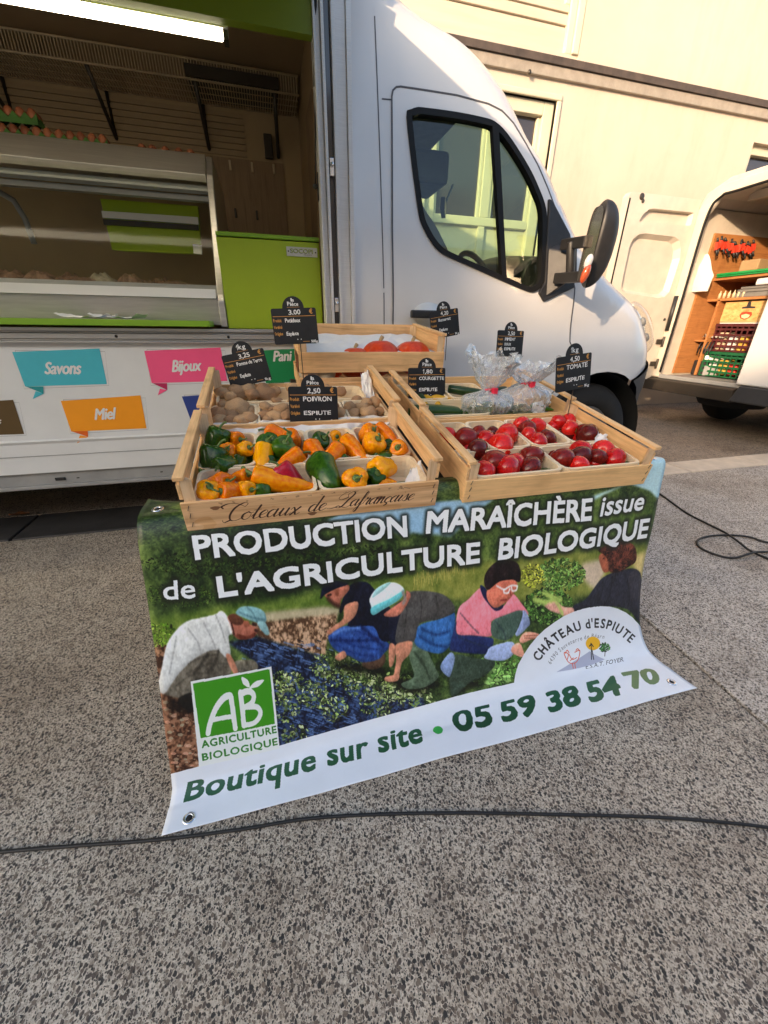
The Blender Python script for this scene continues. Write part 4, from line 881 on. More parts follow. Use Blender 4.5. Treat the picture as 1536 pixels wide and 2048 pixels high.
# wheels and the spare under the tail
for yy in (YL-.10, YR+.10):
    s = MB(); s.lathe(prof, Matrix.Translation((X2+1.0, yy+(.11 if yy < 3 else -.11)*0, WHZ)) @ Matrix.Rotation(rad(90 if yy < 3 else -90), 4, 'X'), 32); w = s.build('wheel', M['rubber'], v2)
P = on_z(1395, 815, .2); s = MB(); s.lathe([(.1, -.09), (.30, -.08), (.33, -.03), (.33, .03), (.30, .08), (.1, .09)], Matrix.Translation((X2+.55, 3.35, .33)), 32); s.build('spare_wheel', M['rubber'], v2)
s = MB(); s.box((X2+.1, YR+.1, .40), (X2+4.2, YL, .439)); s.build('underbody', M['dark_under'], v2)
# inside: plywood lining, shelf rack
s = MB(); s.box((X2+.25, YL+.01, .54), (X2+3.5, YL+.03, 1.94)); s.build('wall_lining', M['orange_ply'], v2)
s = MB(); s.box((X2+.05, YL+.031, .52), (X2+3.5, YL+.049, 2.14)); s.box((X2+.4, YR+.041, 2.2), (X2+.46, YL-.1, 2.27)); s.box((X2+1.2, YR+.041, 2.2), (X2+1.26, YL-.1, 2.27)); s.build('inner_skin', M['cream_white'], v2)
XS = X2+.42                                            # front of the rack
def rx(q, X=None): return on_x(*c4(*q), XS if X is None else X)
rk = MB()
up0, up1 = rx((1160, 960)), rx((990, 1550))
rk.box((XS, up0.y-.012, .53), (XS+.9, up0.y+.012, up0.z)); 
za = rx((1150, 800)).z; rk.box((XS, 2.35, za-.012), (XS+.9, YL+.008, za+.012))
zb = rx((1100, 962)).z; rk.box((XS, 2.35, zb-.012), (XS+.9, YL+.008, zb+.012))
zc_ = rx((950, 1270)).z; rk.box((XS, up0.y+.013, zc_-.01), (XS+.9, YL+.008, zc_+.01)); rk.box((XS+.9, 2.35, .53), (XS+.92, YL+.008, za))
rk.build('shelf_rack', M['orange_ply'], v2)
# loads in the delivery van: each a thing of its own
def lattice_crate(name, x0, y0, y1, z0, z1, m, label, group, dx=.36):
    root = empty(name, label, 'crate', (x0, (y0+y1)/2, z0), None, group); s = MB(); t = .006
    s.box((x0, y0, z0), (x0+dx, y1, z0+.012))
    nb = 9; nh = 5
    for k in range(nh+1):
        z = z0+(z1-z0)*k/nh; s.box((x0-.004, y0, max(z0, z-.010)), (x0+t, y1, min(z1, z+.010)))
    for k in range(nb+1):
        y = y0+(y1-y0)*k/nb; w_ = .016 if k in (0, nb) else .007; s.box((x0-.002, max(y0, y-w_), z0), (x0+t-.001, min(y1, y+w_), z1))
    s.box((x0+t, y0, z0), (x0+dx, y0+t, z1)); s.box((x0+t, y1-t, z0), (x0+dx, y1, z1)); s.box((x0+dx-t, y0+t, z0+.012), (x0+dx, y1-t, z1))
    s.build('basket', m, root); s = MB(); s.box((x0-.010, y0-.004, z1-.028), (x0-.0045, y1+.004, z1+.002)); s.build('rim', m, root); return root
cy0, cy1 = up0.y-.57, up0.y-.03
zg0 = .532; zg1 = zg0+.26
lattice_crate('plastic_crate', XS+.02, cy0, cy1, zg0, zg1, mat('green crate plastic', (.006, .10, .035), .4, 0, .3), 'green plastic lattice crate at the bottom of the open van shelves', 'plastic crates in the delivery van')
lattice_crate('plastic_crate', XS+.04, cy0+.01, cy1-.01, zg1+.005, zg1+.285, mat('maroon crate plastic', (.085, .014, .016), .4, 0, .3), 'maroon plastic lattice crate standing on the green crate in the van', 'plastic crates in the delivery van')
rr4 = random.Random(11)
def heap(name, cols, x0, x1, y0, y1, z, n, label, cat, sz=.05):
    s = MB()
    for i in range(n):
        c = Vector((rr4.uniform(x0, x1), rr4.uniform(y0, y1), z+rr4.uniform(0, .12))); mx = Matrix.Translation(c) @ Matrix.Rotation(rr4.uniform(0, 3), 4, Vector((rr4.random(), rr4.random(), 1)))
        q = sz*rr4.uniform(.6, 1.2); s.box((-q, -q*.7, -q*.5), (q, q*.7, q*.5), mx, mi=rr4.randrange(len(cols)))
    return tag(s.build(name, cols, None, bevel=.008), label, cat)
g_ = [M['white_paper'], mat('pale packet', (.55, .45, .30), .6), mat('red packet', (.6, .04, .03), .5), mat('yellow packet', (.7, .45, .08), .5)]
for nm, zz, lab in (('packet', zg0+.05, 'white and tan packet inside the green van crate'), ('packet', zg1+.05, 'coloured packet inside the maroon van crate')):
    for k in range(4):
        s = MB(); yk = cy0+.12+k*.11; hh = .12+.02*k; s.prism([(XS+.07, yk-.045, zz-.03), (XS+.07, yk+.045, zz-.03), (XS+.075, yk+.05, zz-.03+hh), (XS+.08, yk-.04, zz-.03+hh)], (.14, 0, 0)); 
        tag(s.build(nm, g_[(k+(1 if 'green' in lab else 2)) % 4], None, bevel=.01), lab.replace('inside', ('first from the right', 'second from the right', 'third from the right', 'fourth from the right')[k]+' inside'), 'packet', 'packets in the van crates')
# carton with printed vegetables and a shield, on the maroon crate
zc0 = zg1+.295; hC = zb-.013-zc0-.012
cv = Canvas(400, 240, (214, 168, 104)); nz_ = fbm(400, 240, 26, 4, 5); cv.a += (nz_[..., None]-.5)*70
for k in range(26):
    x, y = rr4.uniform(20, 380), rr4.uniform(10, 200); cv.stroke([(x+10*math.cos(t*.7), y+7*math.sin(t*.7)) for t in range(10)], 1.2, (150, 84, 40), .8)
cv.small([(165, 30), (150, 70), (160, 105), (200, 112), (240, 105), (250, 70), (235, 30), (200, 12)], (172, 60, 30)); cv.small([(172, 40), (165, 70), (200, 84), (235, 70), (228, 40), (200, 24)], (232, 205, 160))
cv.small([(150, 150), (255, 150), (250, 172), (215, 176), (208, 235), (185, 235), (182, 176), (150, 170)], (40, 40, 44))
ya, yb = cy0+.02, cy1-.02
root = empty('carton_box', 'tan printed carton standing on the maroon crate in the van', 'box', (XS+.05, (ya+yb)/2, zc0))
s = MB(); s.box((XS+.05, ya, zc0), (XS+.36, yb, zc0+hC)); s.build('box_body', mat('brown cardboard', (.50, .31, .14), .75), root, bevel=.003)
card('printed_face', [(XS+.0485, yb, zc0+.02), (XS+.0485, ya, zc0+.02), (XS+.0485, ya, zc0+hC), (XS+.0485, yb, zc0+hC)], [(0, 0), (1, 0), (1, 1), (0, 1)], printmat('carton print', cv.image('carton artwork'), .7), root, (.001, 0, 0))
s = MB(); s.box((XS+.03, ya+.02, zc0-.010), (XS+.37, yb-.02, zc0-.001)); tag(s.build('sheet_of_film', M['white_paper'], None), 'thin pale sheet lying between the carton and the maroon crate', 'sheet')
s = MB(); mx = Matrix.Translation((XS+.03, cy1-.30, zb+.013))
s.box((0, -.22, 0), (.34, .20, .045), mx); s.box((0, -.215, .047), (.33, .19, .075), mx); s.box((0.01, -.20, .077), (.33, .17, .10), mx); tag(s.build('metal_tray_stack', mat('grey metal trays', (.34, .33, .31), .4, .7), None, bevel=.006), 'stack of grey metal trays on the upper shelf of the open van', 'trays')
s = MB(); s.box((XS-.02, 2.6, za+.013), (XS+.5, YL-.03, za+.028)); s.box((XS-.03, 2.6, za+.029), (XS-.02+.02, YL-.03, za+.050)); tag(s.build('green_tray', mat('green tray plastic', (.01, .26, .06), .4), None, bevel=.004), 'flat green plastic tray lying on the top shelf in the van', 'tray')
# jars / bottles on the shelf by the bag
for i in range(6):
    y = YL-.02-.05*(i+1)-.02; s = MB(); s.lathe([(.014, 0), (.015, .045), (.006, .06), (.006, .075), (0, .076)], Matrix.Translation((XS+.04, y, zb+.0125)), 10)
    tag(s.build('small_bottle', mat('cream bottle %d' % i, (.62, .50, .30), .4), None), 'small cream bottle on the van shelf under the white bag, %s from the left' % ORD[i], 'bottle', 'small bottles on the van shelf')
# hanging bag
root = None; s = MB(); P0 = on_x(*c4(1070, 600), X2+.2); rows = []
yc_, zt_ = on_x(*c4(1050, 610), X2+.2).y, on_x(*c4(1065, 605), X2+.2).z; zbm = on_x(*c4(1010, 895), X2+.2).z
for i in range(15):
    t = i/14; z = zt_+(zbm-zt_)*t; wd_ = .02+.105*min(1, t*1.7)**.8*(1-.15*max(0, t-.85)/.15); row = []
    for k in range(20):
        a = 2*math.pi*k/20; n_ = 1+.18*mnoise.noise(Vector((math.cos(a)*1.5, math.sin(a)*1.5, t*4))); row.append((X2+.22+.04*math.sin(a)*n_*min(1, t*3), yc_-.04*t+wd_*math.cos(a)*n_, z))
    row.append(row[0]); rows.append(row)
s.grid(rows); s.add([p for p in rows[-1][:-1]], [tuple(range(20))])
hb = s.build('hanging_bag', mat('white thin bag', (.76, .74, .66), .6, 0, .05, bump=.4, bscale=30), None); tag(hb, 'white carrier bag hanging at the left inside the open van', 'bag')
# row of red spring clips with black grips on the lining
cl0, cl1 = on_y(*c4(1110, 520), YL), on_y(*c4(1400, 545), YL); NCL = 14
clip0 = None
redm = mat('red clip plastic', (.75, .06, .03), .4); 
for i in range(NCL):
    t = i/(NCL-1); x = cl0.x+.03+(cl1.x-cl0.x-.03)*t; z = cl0.z-.02+(cl1.z-cl0.z)*t*.6
    lab = 'red and black spring clip hanging in the van row, %s from the left' % ORD[i]
    if clip0 is None:
        clip0 = empty('spring_clip', lab, 'clip', (x, YL-.02, z), None, 'spring clips hanging in the van'); s = MB()
        s.prism([(x-.018, YL-.05, z+.02), (x+.012, YL-.05, z+.02), (x+.022, YL-.05, z-.03), (x+.0, YL-.05, z-.05)], (0, .03, 0)); s.build('jaw', redm, clip0)
        s = MB(); s.tube([(x-.02, YL-.03, z+.06), (x-.005, YL-.04, z+.018)], .010, 6); s.build('grip', M['black_plastic'], clip0); s = MB(); s.tube([(x+.004, YL-.04, z-.045), (x+.022, YL-.05, z-.10)], .010, 6); s.build('grip', M['black_plastic'], clip0)
        kids = list(COL.objects)[-3:]
    else:
        c = clip0.copy(); COL.objects.link(c); c.location = (x, YL-.02, z); c['label'] = lab
        for k in kids: d = k.copy(); COL.objects.link(d); d.parent = c
        c.rotation_euler = (0, rr4.uniform(-.35, .35), rr4.uniform(-.3, .3)); c.location.z += rr4.uniform(-.02, .015); c.location.x += rr4.uniform(-.008, .008)
for i, (q_y, zz_, hh_, m_, lab) in enumerate(((.30, za+.052, .10, 'cardboard', 'low brown carton on the green tray on the van top shelf'), (.62, za+.052, .07, 'grey', 'grey folded sack on the green tray on the van top shelf'), (.52, zb+.118, .06, 'white', 'white folded paper lying on the metal trays in the van'))):
    s = MB(); mx = Matrix.Translation((XS+.10, YL-q_y, zz_)) @ Matrix.Rotation(rr4.uniform(-.3, .3), 4, 'Z'); rows = []
    s.box((-.08, -.09, 0), (.18, .09, hh_), mx); tag(s.build('carton' if i == 0 else 'folded_sack' if i == 1 else 'folded_paper', [mat('worn cardboard', (.36, .23, .11), .8), M['sill_grey'], M['white_paper']][i], None, bevel=.012), lab, ('box', 'sack', 'paper')[i])
for i in range(5):
    y = YL-.07-.035*i; s = MB(); s.tube(smoothpath([(XS+.03, y, zc_-.012), (XS-.01, y-.01, zc_-.06-.012*i), (XS+.02, y+.012, zc_-.13-.01*(i % 3))], 4), .008, 6); tag(s.build('strap', M['black_plastic'], None), 'black strap hanging under the van shelf, %s from the left' % ORD[i], 'strap', 'straps hanging in the van')
# cloth and a pile of black kit on the left of the rack
s = MB(); rows = []
for i in range(12): rows.append([(XS+.02+.25*i/11, YL-.06-.26*j/13, zc_+.012+.085*abs(mnoise.noise(Vector((i*.45, j*.5, 2))))+.02) for j in range(14)])
s.grid(rows); tag(s.build('crumpled_cloth', M['tumbled'], None), 'crumpled pale cloth on the middle shelf at the left of the van', 'cloth')
blackbits = [M['black_plastic'], M['sill_grey'], M['white_paper']]
for k, (yy, zz, h_, mi) in enumerate(((YL-.12, .53, .16, 0), (YL-.25, .53, .11, 1), (YL-.2, .70, .05, 2), (YL-.14, .76, .06, 0))):
    s = MB(); mx = Matrix.Translation((XS+.10, yy, zz)) @ Matrix.Rotation(.3*k, 4, 'Z'); s.box((-.08, -.07, 0), (.08, .07, h_), mx)
    tag(s.build('tool_case', blackbits[mi], None, bevel=.012), ('black case on the van floor at the left, lowest of the pile', 'grey case on the van floor beside the black one', 'white slim case lying in the pile at the van floor', 'black small case on top of the pile at the van floor')[k], 'case', 'cases piled in the van')

# ------------------------------------------------------------------ display stand under the crates
TILT = rad(10.5); RTI = Matrix.Rotation(TILT, 4, 'X')
st = empty('display_stand', 'dark trestle stand under the wooden crates, hidden by the banner', 'stand', (.45, 1.2, 0))
O1 = Vector((-.216, .872, .578))
s = MB(); mS = Matrix.Translation(O1+Vector((0, 0, -.004))) @ RTI
s.box((-.02, .03, -.024), (1.36, .80, -.002), mS); s.build('top_board', M['dark_under'], st)
for x in (-.05, 1.0):
    for y in (.98, 1.5):
        s = MB(); s.box((x, y, 0), (x+.04, y+.04, .565+(y-.872)*math.tan(TILT))); s.build('leg', M['dark_metal'], st)

# ------------------------------------------------------------------ wooden crates
CW, CD = .60, .385
def cscript(cv, word, x, y, h, col, th, xs=1.0):
    """round copperplate hand: letters as pen strokes on a slant, thick on the way down"""
    W = {'c': ([[(.62, .72), (.45, .98), (.12, .75), (.02, .3), (.25, 0), (.75, .3)]], .68), 'o': ([[(.45, 1), (.1, .75), (.05, .25), (.35, 0), (.65, .3), (.65, .8), (.42, 1), (.6, .85), (.85, .9)]], .78),
         't': ([[(.0, .3), (.3, 1), (.45, 1.75), (.2, .4), (.3, 0), (.7, .3)], [(.05, 1.15), (.6, 1.2)]], .6), 'e': ([[(.0, .3), (.45, .6), (.6, .85), (.4, 1.02), (.1, .7), (.1, .2), (.35, 0), (.75, .3)]], .68),
         'a': ([[(.62, .85), (.4, 1), (.08, .7), (.05, .2), (.25, 0), (.55, .4), (.72, 1), (.6, .25), (.7, 0), (1., .3)]], .92), 'u': ([[(.0, .4), (.25, 1), (.12, .3), (.25, 0), (.5, .3), (.72, 1), (.6, .25), (.7, 0), (1., .3)]], .92),
         'x': ([[(.0, .7), (.2, 1), (.4, .5), (.55, 0), (.85, .2)], [(.75, 1), (.1, 0)]], .84), 'd': ([[(.62, .85), (.4, 1), (.08, .7), (.05, .2), (.25, 0), (.55, .4), (.9, 2.05), (.6, .3), (.7, 0), (1., .3)]], .95),
         'f': ([[(.0, .3), (.4, 1.2), (.6, 1.9), (.45, 2.1), (.3, 1.4), (.1, -.6), (-.1, -1.0), (-.2, -.6), (.2, .0), (.6, .3)]], .52), 'r': ([[(.0, .3), (.25, 1.1), (.3, .95), (.6, 1.0), (.45, .2), (.55, 0), (.85, .3)]], .75),
         'n': ([[(.0, .5), (.2, 1), (.05, 0), (.4, .85), (.6, 1), (.5, .2), (.6, 0), (.95, .3)]], .88), 'i': ([[(.0, .3), (.25, 1), (.12, .2), (.25, 0), (.55, .3)], [(.36, 1.45), (.40, 1.5)]], .48),
         's': ([[(.0, .2), (.4, 1.1), (.5, .6), (.55, .15), (.3, -.02), (.1, .15)], [(.45, .1), (.8, .3)]], .70), 'ç': ([[(.62, .72), (.45, .98), (.12, .75), (.02, .3), (.25, 0), (.75, .3)], [(.3, 0), (.4, -.25), (.2, -.45)]], .68),
         'C': ([[(1.3, 1.75), (1.45, 2.1), (1.1, 2.25), (.55, 1.7), (.35, .8), (.55, .1), (1.0, 0), (1.5, .4)], [(1.3, 1.75), (.6, 2.2), (-.1, 2.3), (-.55, 2.0), (-.4, 1.75)], [(.5, .1), (.1, -.15), (-.1, .15)]], 1.35),
         'L': ([[(.75, 1.5), (.6, 2.0), (1.0, 2.35), (1.3, 2.0), (.9, 1.1), (.55, .2), (.2, -.1), (-.2, .05), (0, .25), (.5, 0), (1.1, -.12), (1.5, .3)], [(.75, 1.5), (.1, 1.2), (-.3, 1.5), (0, 2.1), (.6, 2.4)], [(.0, .1), (-.7, -.1), (-1.1, -.05)]], 1.4)}
    cx = x
    for ch in word:
        if ch == ' ': cx += h*.75; continue
        ss, adv = W[ch]
        for k in ss:
            P = smoothpath([(px_, py_, 0) for px_, py_ in k], 7); Q = [(cx+(p.x*xs+p.y*.42)*h, y+p.y*h) for p in P]; R = []
            for i in range(len(P)):
                d = P[min(i+1, len(P)-1)]-P[max(0, i-1)]; R.append(th*(.36+.85*max(0, -d.y)/(d.length+1e-6)))
            cv.stroke(Q, R, col)
        cx += adv*h*xs
    return cx-x
def crate(O, yaw, hb, label, rails, front_print=None, width=CW, depth=CD, hpost=.128, pale=False, back_hi=False):
    R = (Matrix.Rotation(yaw, 4, 'Z') @ RTI); root = empty('wooden_crate', label, 'crate', O, R.to_quaternion(), 'wooden market crates')
    mxw, myw = (M['wood_pale_x'] if pale else M['wood_x']), M['wood_y']
    T = .008; post = .024
    def bd_(nm, a, b_, m, bev=.0012):
        s = MB(); s.box(a, b_); return s.build(nm, m, root, local=True, bevel=bev, seg=1)
    if front_print is None:
        for (z0, z1) in hb['front']: bd_('front_board', (0, 0, z0), (width, T, z1), mxw)
    else:
        z0, z1 = hb['front'][0]; bd_('front_board', (0, .0012, z0), (width, T, z1), mxw)
        s = MB(); vs = [(.001, 0, z0+.0005), (width-.001, 0, z0+.0005), (width-.001, 0, z1-.0005), (.001, 0, z1-.0005)]; s.add(vs, [(0, 1, 2, 3)]); s.uv = [(0, 0), (1, 0), (1, 1), (0, 1)]; s.build('printed_front', front_print, root, local=True)
    for (z0, z1) in hb['back']: bd_('back_board', (0, depth-T, z0), (width, depth, z1), mxw)
    for x0 in (0, width-T):
        for (z0, z1) in hb['side']: bd_('side_board', (x0, T+.0005, z0), (x0+T, depth-T-.0005, z1), myw)
    for x0, sx in ((T+.0005, 1), (width-T-.0005, -1)):
        for y0, sy in ((T+.0005, 1), (depth-T-.0005, -1)):
            s = MB(); s.prism([(x0, y0, 0), (x0+sx*post, y0, 0), (x0, y0+sy*post, 0)], (0, 0, hpost)); s.build('corner_post', M['wood_z'], root, local=True)
    if rails:
        for x0 in (-.002, width-.020): bd_('top_rail', (x0, .002, hpost+.0005), (x0+.022, depth-.002, hpost+.010), myw)
    for k in range(7): y0 = .012+k*(depth-.024-.045)/6; bd_('bottom_slat', (T+.0005, y0, 0), (width-T-.0005, y0+.045, .005), mxw)
    s = MB()                                          # wire staples
    for zz in (.018, .042, .062):
        for xx in (.014, width-.014): s.tube([(xx-.001, -.0012, zz-.006), (xx+.003, -.0016, zz+.006)], .0008, 5)
    s.build('staple', M['dark_metal'], root, local=True)
    return root
def mw(root): return WM[root.name]
cvp = Canvas(1500, 200, (0, 0, 0)); g1 = fbm(1500, 200, 40, 5, 21, 14); g2 = fbm(1500, 200, 9, 3, 22, 40); g3 = fbm(1500, 200, 120, 3, 23, 2)
mx_ = (g1-.5)*1.3+(g2-.5)*.6; cvp.a = np.stack([213+mx_*60-(g3 > .62)*8, 170+mx_*62-(g3 > .62)*12, 124+mx_*58-(g3 > .62)*16], -1).astype(np.float32)
for kx, ky in ((170, 150), (1120, 110), (700, 36)):
    cvp.small([(kx+(26+6*math.sin(3*t))*math.cos(t), ky+14*math.sin(t)) for t in [k*.4 for k in range(16)]], (96, 58, 34), .75)
for k in range(16): cvp.small([(200+k*70+12*math.cos(t), 178+RNG.integers(-6, 10)+4*math.sin(t)) for t in [j*.7 for j in range(9)]], (70, 50, 34), .35)
ink = (58, 34, 24); cscript(cvp, 'Coteaux', 195, 44, 56, ink, 4.6, 1.24); cscript(cvp, 'de', 672, 54, 54, ink, 4.4, 1.15); cscript(cvp, 'Lafrançaise', 850, 66, 48, ink, 4.3, 1.14)
for k in range(14): cvp.small([(1230+k*6, 160+(k*37 % 13)), (1234+k*6, 160+(k*37 % 13)), (1234+k*6, 166+(k*37 % 13)), (1230+k*6, 166+(k*37 % 13))], (70, 55, 45), .7)
HB = dict(front=[(0, .074)], back=[(.03, .074)], side=[(.004, .058), (.078, .118)])
front_mat = printmat('stencilled crate front', cvp.image('crate front print'), .6, .3)
cA = crate(O1, 0, HB, 'wooden crate of mixed peppers with dark script lettering on its front', True, front_mat)
yv = RTI @ Vector((0, CD+.004, 0)); zv = RTI @ Vector((0, 0, 1))
cB = crate(O1+yv+zv*.010+Vector((.008, 0, 0)), 0, HB, 'wooden crate of potatoes standing right behind the peppers', True)
O2 = Vector((.458, .866, .579))
cC = crate(O2, 0, dict(front=[(0, .066)], back=[(.03, .074)], side=[(.002, .100)]), 'pale wooden crate of red and dark tomatoes at the right front', True, pale=True, hpost=.112)
cD = crate(O2+yv+zv*.006+Vector((.004, 0, 0)), 0, dict(front=[(0, .07)], back=[(.02, .09)], side=[(.002, .09)]), 'wooden crate of courgettes and bagged peppers behind the tomatoes', True, pale=True, hpost=.112)
O3 = Vector((.112, 1.655, .742)); RT3 = Matrix.Rotation(rad(6), 4, 'X')
TS = RTI; RTI = RT3
cE = crate(O3, 0, dict(front=[(0, .072), (.092, .168)], back=[(.0, .07), (.165, .232)], side=[(0, .06), (.155, .225)]), 'tall wooden crate of red squashes at the back against the van', True, hpost=.228, depth=.38)
RTI = TS
s = MB(); s.box((.10, 1.665, 0), (.13, 1.70, .73)); s.box((.68, 1.665, 0), (.71, 1.70, .73)); s.box((.10, 1.99, 0), (.13, 2.02, .765)); s.box((.68, 1.99, 0), (.71, 2.02, .765)); s.box((.09, 1.66, .715), (.72, 1.70, .735)); s.box((.09, 1.985, .745), (.72, 2.025, .770)); tag(s.build('trestle', M['dark_metal'], None), 'dark trestle carrying the squash crate behind the potatoes', 'trestle')

# ------------------------------------------------------------------ punnets
def punnet_mesh(lx, ly, h=.062, fl=.008):
    def ringp(x, y, z, r=.022):
        P = []
        for cx, cy, a0 in ((x-r, y-r, 0), (-x+r, y-r, 90), (-x+r, -y+r, 180), (x-r, -y+r, 270)):
            P += [Vector((cx+r*math.cos(rad(a0+t)), cy+r*math.sin(rad(a0+t)), z)) for t in (0, 30, 60, 90)]
        return P
    s = MB(); A = ringp(lx/2-fl, ly/2-fl, 0); B_ = ringp(lx/2, ly/2, h); C_ = ringp(lx/2-.0025, ly/2-.0025, h); D_ = ringp(lx/2-fl-.002, ly/2-fl-.002, .003); n = len(A)
    s.add(A+B_+C_+D_, [tuple(range(n))[::-1]]+[(k*n+i, k*n+(i+1) % n, (k+1)*n+(i+1) % n, (k+1)*n+i) for k in range(3) for i in range(n)]+[tuple(3*n+i for i in range(n))])
    me = s.build('shell', M['punnet']).data
    s = MB(); o_ = .0022; B0, B1 = ringp(lx/2+o_-.001, ly/2+o_-.001, h-.014), ringp(lx/2+o_, ly/2+o_, h+.002); C0, C1 = ringp(lx/2-.0055, ly/2-.0055, h-.013), ringp(lx/2-.005, ly/2-.005, h+.002)
    s.add(B0+B1+C1+C0, [(k*n+i, k*n+(i+1) % n, (k+1)*n+(i+1) % n, (k+1)*n+i) for k in range(3) for i in range(n)])
    rm = s.build('rim', M['punnet']).data
    for o in list(COL.objects)[-2:]: bpy.data.objects.remove(o)
    return me, rm
PM = {}
def punnet(root, cx, cy, lx, ly, label, rot=0, h=.062):
    k = (lx, ly, h)
    if k not in PM: PM[k] = punnet_mesh(lx, ly, h)
    mx = mw(root) @ Matrix.Translation((cx, cy, .0062)) @ Matrix.Rotation(rot, 4, 'Z')
    e = bpy.data.objects.new('wooden_punnet', None); COL.objects.link(e); e.empty_display_size = .03; e.matrix_world = mx; WM[e.name] = mx.copy(); tag(e, label, 'basket', 'thin wooden baskets in the crates')
    for nm, me in zip(('shell', 'rim'), PM[k]): o = bpy.data.objects.new(nm, me); COL.objects.link(o); o.parent = e
    return e
# ------------------------------------------------------------------ vegetables: a few shapes of each kind, shared by all
def lump(seed, el, amp, fr):
    def fn(p, a, z):
        n_ = 1+amp*mnoise.noise(Vector((p.x*fr+seed*5, p.y*fr+seed*3, p.z*fr))); return Vector((p.x*el[0]*n_, p.y*el[1]*n_, z*el[2]*n_))
    return fn
def with_stem(me, mb_fn, m):
    s = MB(); mb_fn(s); o = s.build('stem', m); st_ = o.data; bpy.data.objects.remove(o); return (me, st_)
POT = [(sphere_mesh('potato', M['potato'], lump(k, (.5, .40+.04*(k % 3), .37), .32, 1.5), 18, 12), None) for k in range(6)]
def tom(k):
    def fn(p, a, z):
        lob = 1+.035*math.cos(5*a+k)*abs(z)**.5*(1 if z > -.2 else .4); dz = z-.16*math.exp(-((p.x**2+p.y**2)/.09))*(1 if z > 0 else 0); n_ = 1+.10*mnoise.noise(Vector((p.x+k*4, p.y, p.z)))
        return Vector((p.x*.5*lob*n_, p.y*.5*lob*n_, dz*.43*n_))
    def stem(s):
        for j in range(5):
            a = j*1.257+k; s.tube([(0, 0, .37), (.09*math.cos(a), .09*math.sin(a), .40), (.19*math.cos(a), .19*math.sin(a), .385)], [.03, .022, .004], 5)
        s.tube([(0, 0, .36), (.02, .01, .47)], .026, 6)
    return sphere_mesh('tomato', M['tomato_red'], fn, 22, 14), stem
def pep(kind, k):
    nl = 4 if k % 2 else 3
    if kind == 'block': prof_ = [(0.02, -.5), (.16, -.53), (.28, -.46), (.36, -.3), (.40, 0), (.43, .25), (.38, .42), (.22, .47), (.10, .42), (.02, .40)]
    elif kind == 'long': prof_ = [(.015, -.78), (.07, -.72), (.13, -.5), (.19, -.2), (.235, .1), (.25, .35), (.22, .46), (.12, .47), (.02, .44)]
    else: prof_ = [(.02, -.55), (.12, -.55), (.2, -.45), (.28, -.2), (.33, .1), (.36, .3), (.31, .43), (.18, .47), (.08, .43), (.02, .42)]
    pr = smoothpath([(r, z, 0) for r, z in prof_], 3)
    def fn(p, a, z):
        dl_ = (.17 if kind == 'block' else .09)*(.55+.45*abs(z)*2); lob = 1-dl_*(1-abs(math.cos(nl*a/2+k)))**1.6*1.4; n_ = 1+.16*mnoise.noise(Vector((p.x*2.2+k*7, p.y*2.2, p.z*1.8)))
        bend = (.20*(z-.4)**2*(-1)**k if kind == 'long' else .08*(z-.4)**2)
        return Vector((p.x*lob*n_+bend, p.y*lob*n_, z+.05*mnoise.noise(Vector((p.x*3, p.y*3, k)))))
    s = MB(); s.lathe([(q.x, q.y) for q in pr], None, 28, fn=fn); o = s.build('pepper', M['pepper_orange']); me = o.data; bpy.data.objects.remove(o)
    def stem(s):
        s.lathe([(.0, .40), (.11, .42), (.13, .455), (.06, .475), (.0, .48)], None, 10); s.tube(smoothpath([(0, 0, .45), (.02, .01, .56), (.09*(-1)**k, .03, .68), (.15*(-1)**k, .05, .72)], 4), [.045, .042, .04, .038, .036, .036, .036, .036, .036, .036, .038, .042, .045], 7)
    return me, stem
def colour_sets(pairs, cols):
    out = {}
    for c, m in cols.items():
        L = []
        for me, stem in pairs:
            m2 = me.copy(); m2.materials.clear(); m2.materials.append(m); s = MB(); stem(s); o = s.build('stem', M['leaf_green']); sm_ = o.data; bpy.data.objects.remove(o); L.append((m2, sm_))
        out[c] = L
    return out
TOM = colour_sets([tom(k) for k in range(4)], {'R': M['tomato_red'], 'D': M['tomato_dark']})
PEPc = {'O': M['pepper_orange'], 'G': M['pepper_green'], 'R': M['pepper_red']}
PB = colour_sets([pep('block', k) for k in range(4)], PEPc); PL = colour_sets([pep('long', k) for k in range(2)], PEPc); PH = colour_sets([pep('half', k) for k in range(3)], PEPc)
vr = random.Random(5)
POOL = []                                              # every vegetable laid so far, so that they touch instead of overlapping
def lay(root, name, ms, px, py, size, hgt, rot, label, cat, group, stem=True, squash=(1, 1, 1), rect=None):
    R = mw(root); N = (R.to_3x3() @ Vector((0, 0, 1))); P = on_plane(px, py, R.translation+N*hgt, N)
    mx = Matrix.Translation(P) @ R.to_3x3().to_4x4() @ rot.to_4x4() @ Matrix.Diagonal((size*squash[0], size*squash[1], size*squash[2], 1))
    me, sm_ = ms
    q = R.inverted() @ P; s2 = size*(.5 if cat == 'tomato' else .42); q.x = max(.014+s2, min(.586-s2, q.x)); q.y = max(.014+s2, min(CD-.014-s2, q.y)); 
    if rect: mg = size*.20; q.x = max(rect[0]+mg, min(rect[2]-mg, q.x)); q.y = max(rect[1]+mg, min(rect[3]-mg, q.y))
    P = R @ q
    mx.translation = P
    if sm_ is None or not stem: return place(me, name, mx, label, cat, group)
    o = place(me, name, mx, label, cat, group); c = bpy.data.objects.new('stem', sm_); COL.objects.link(c); c.parent = o; return o
def k6(x, y): return (340+x*.36458, 580+y*.36458)
def k7(x, y): return (740+x*.38411, 560+y*.38411)
def eul(x, y, z): return (Matrix.Rotation(z, 3, 'Z') @ Matrix.Rotation(y, 3, 'Y') @ Matrix.Rotation(x, 3, 'X'))
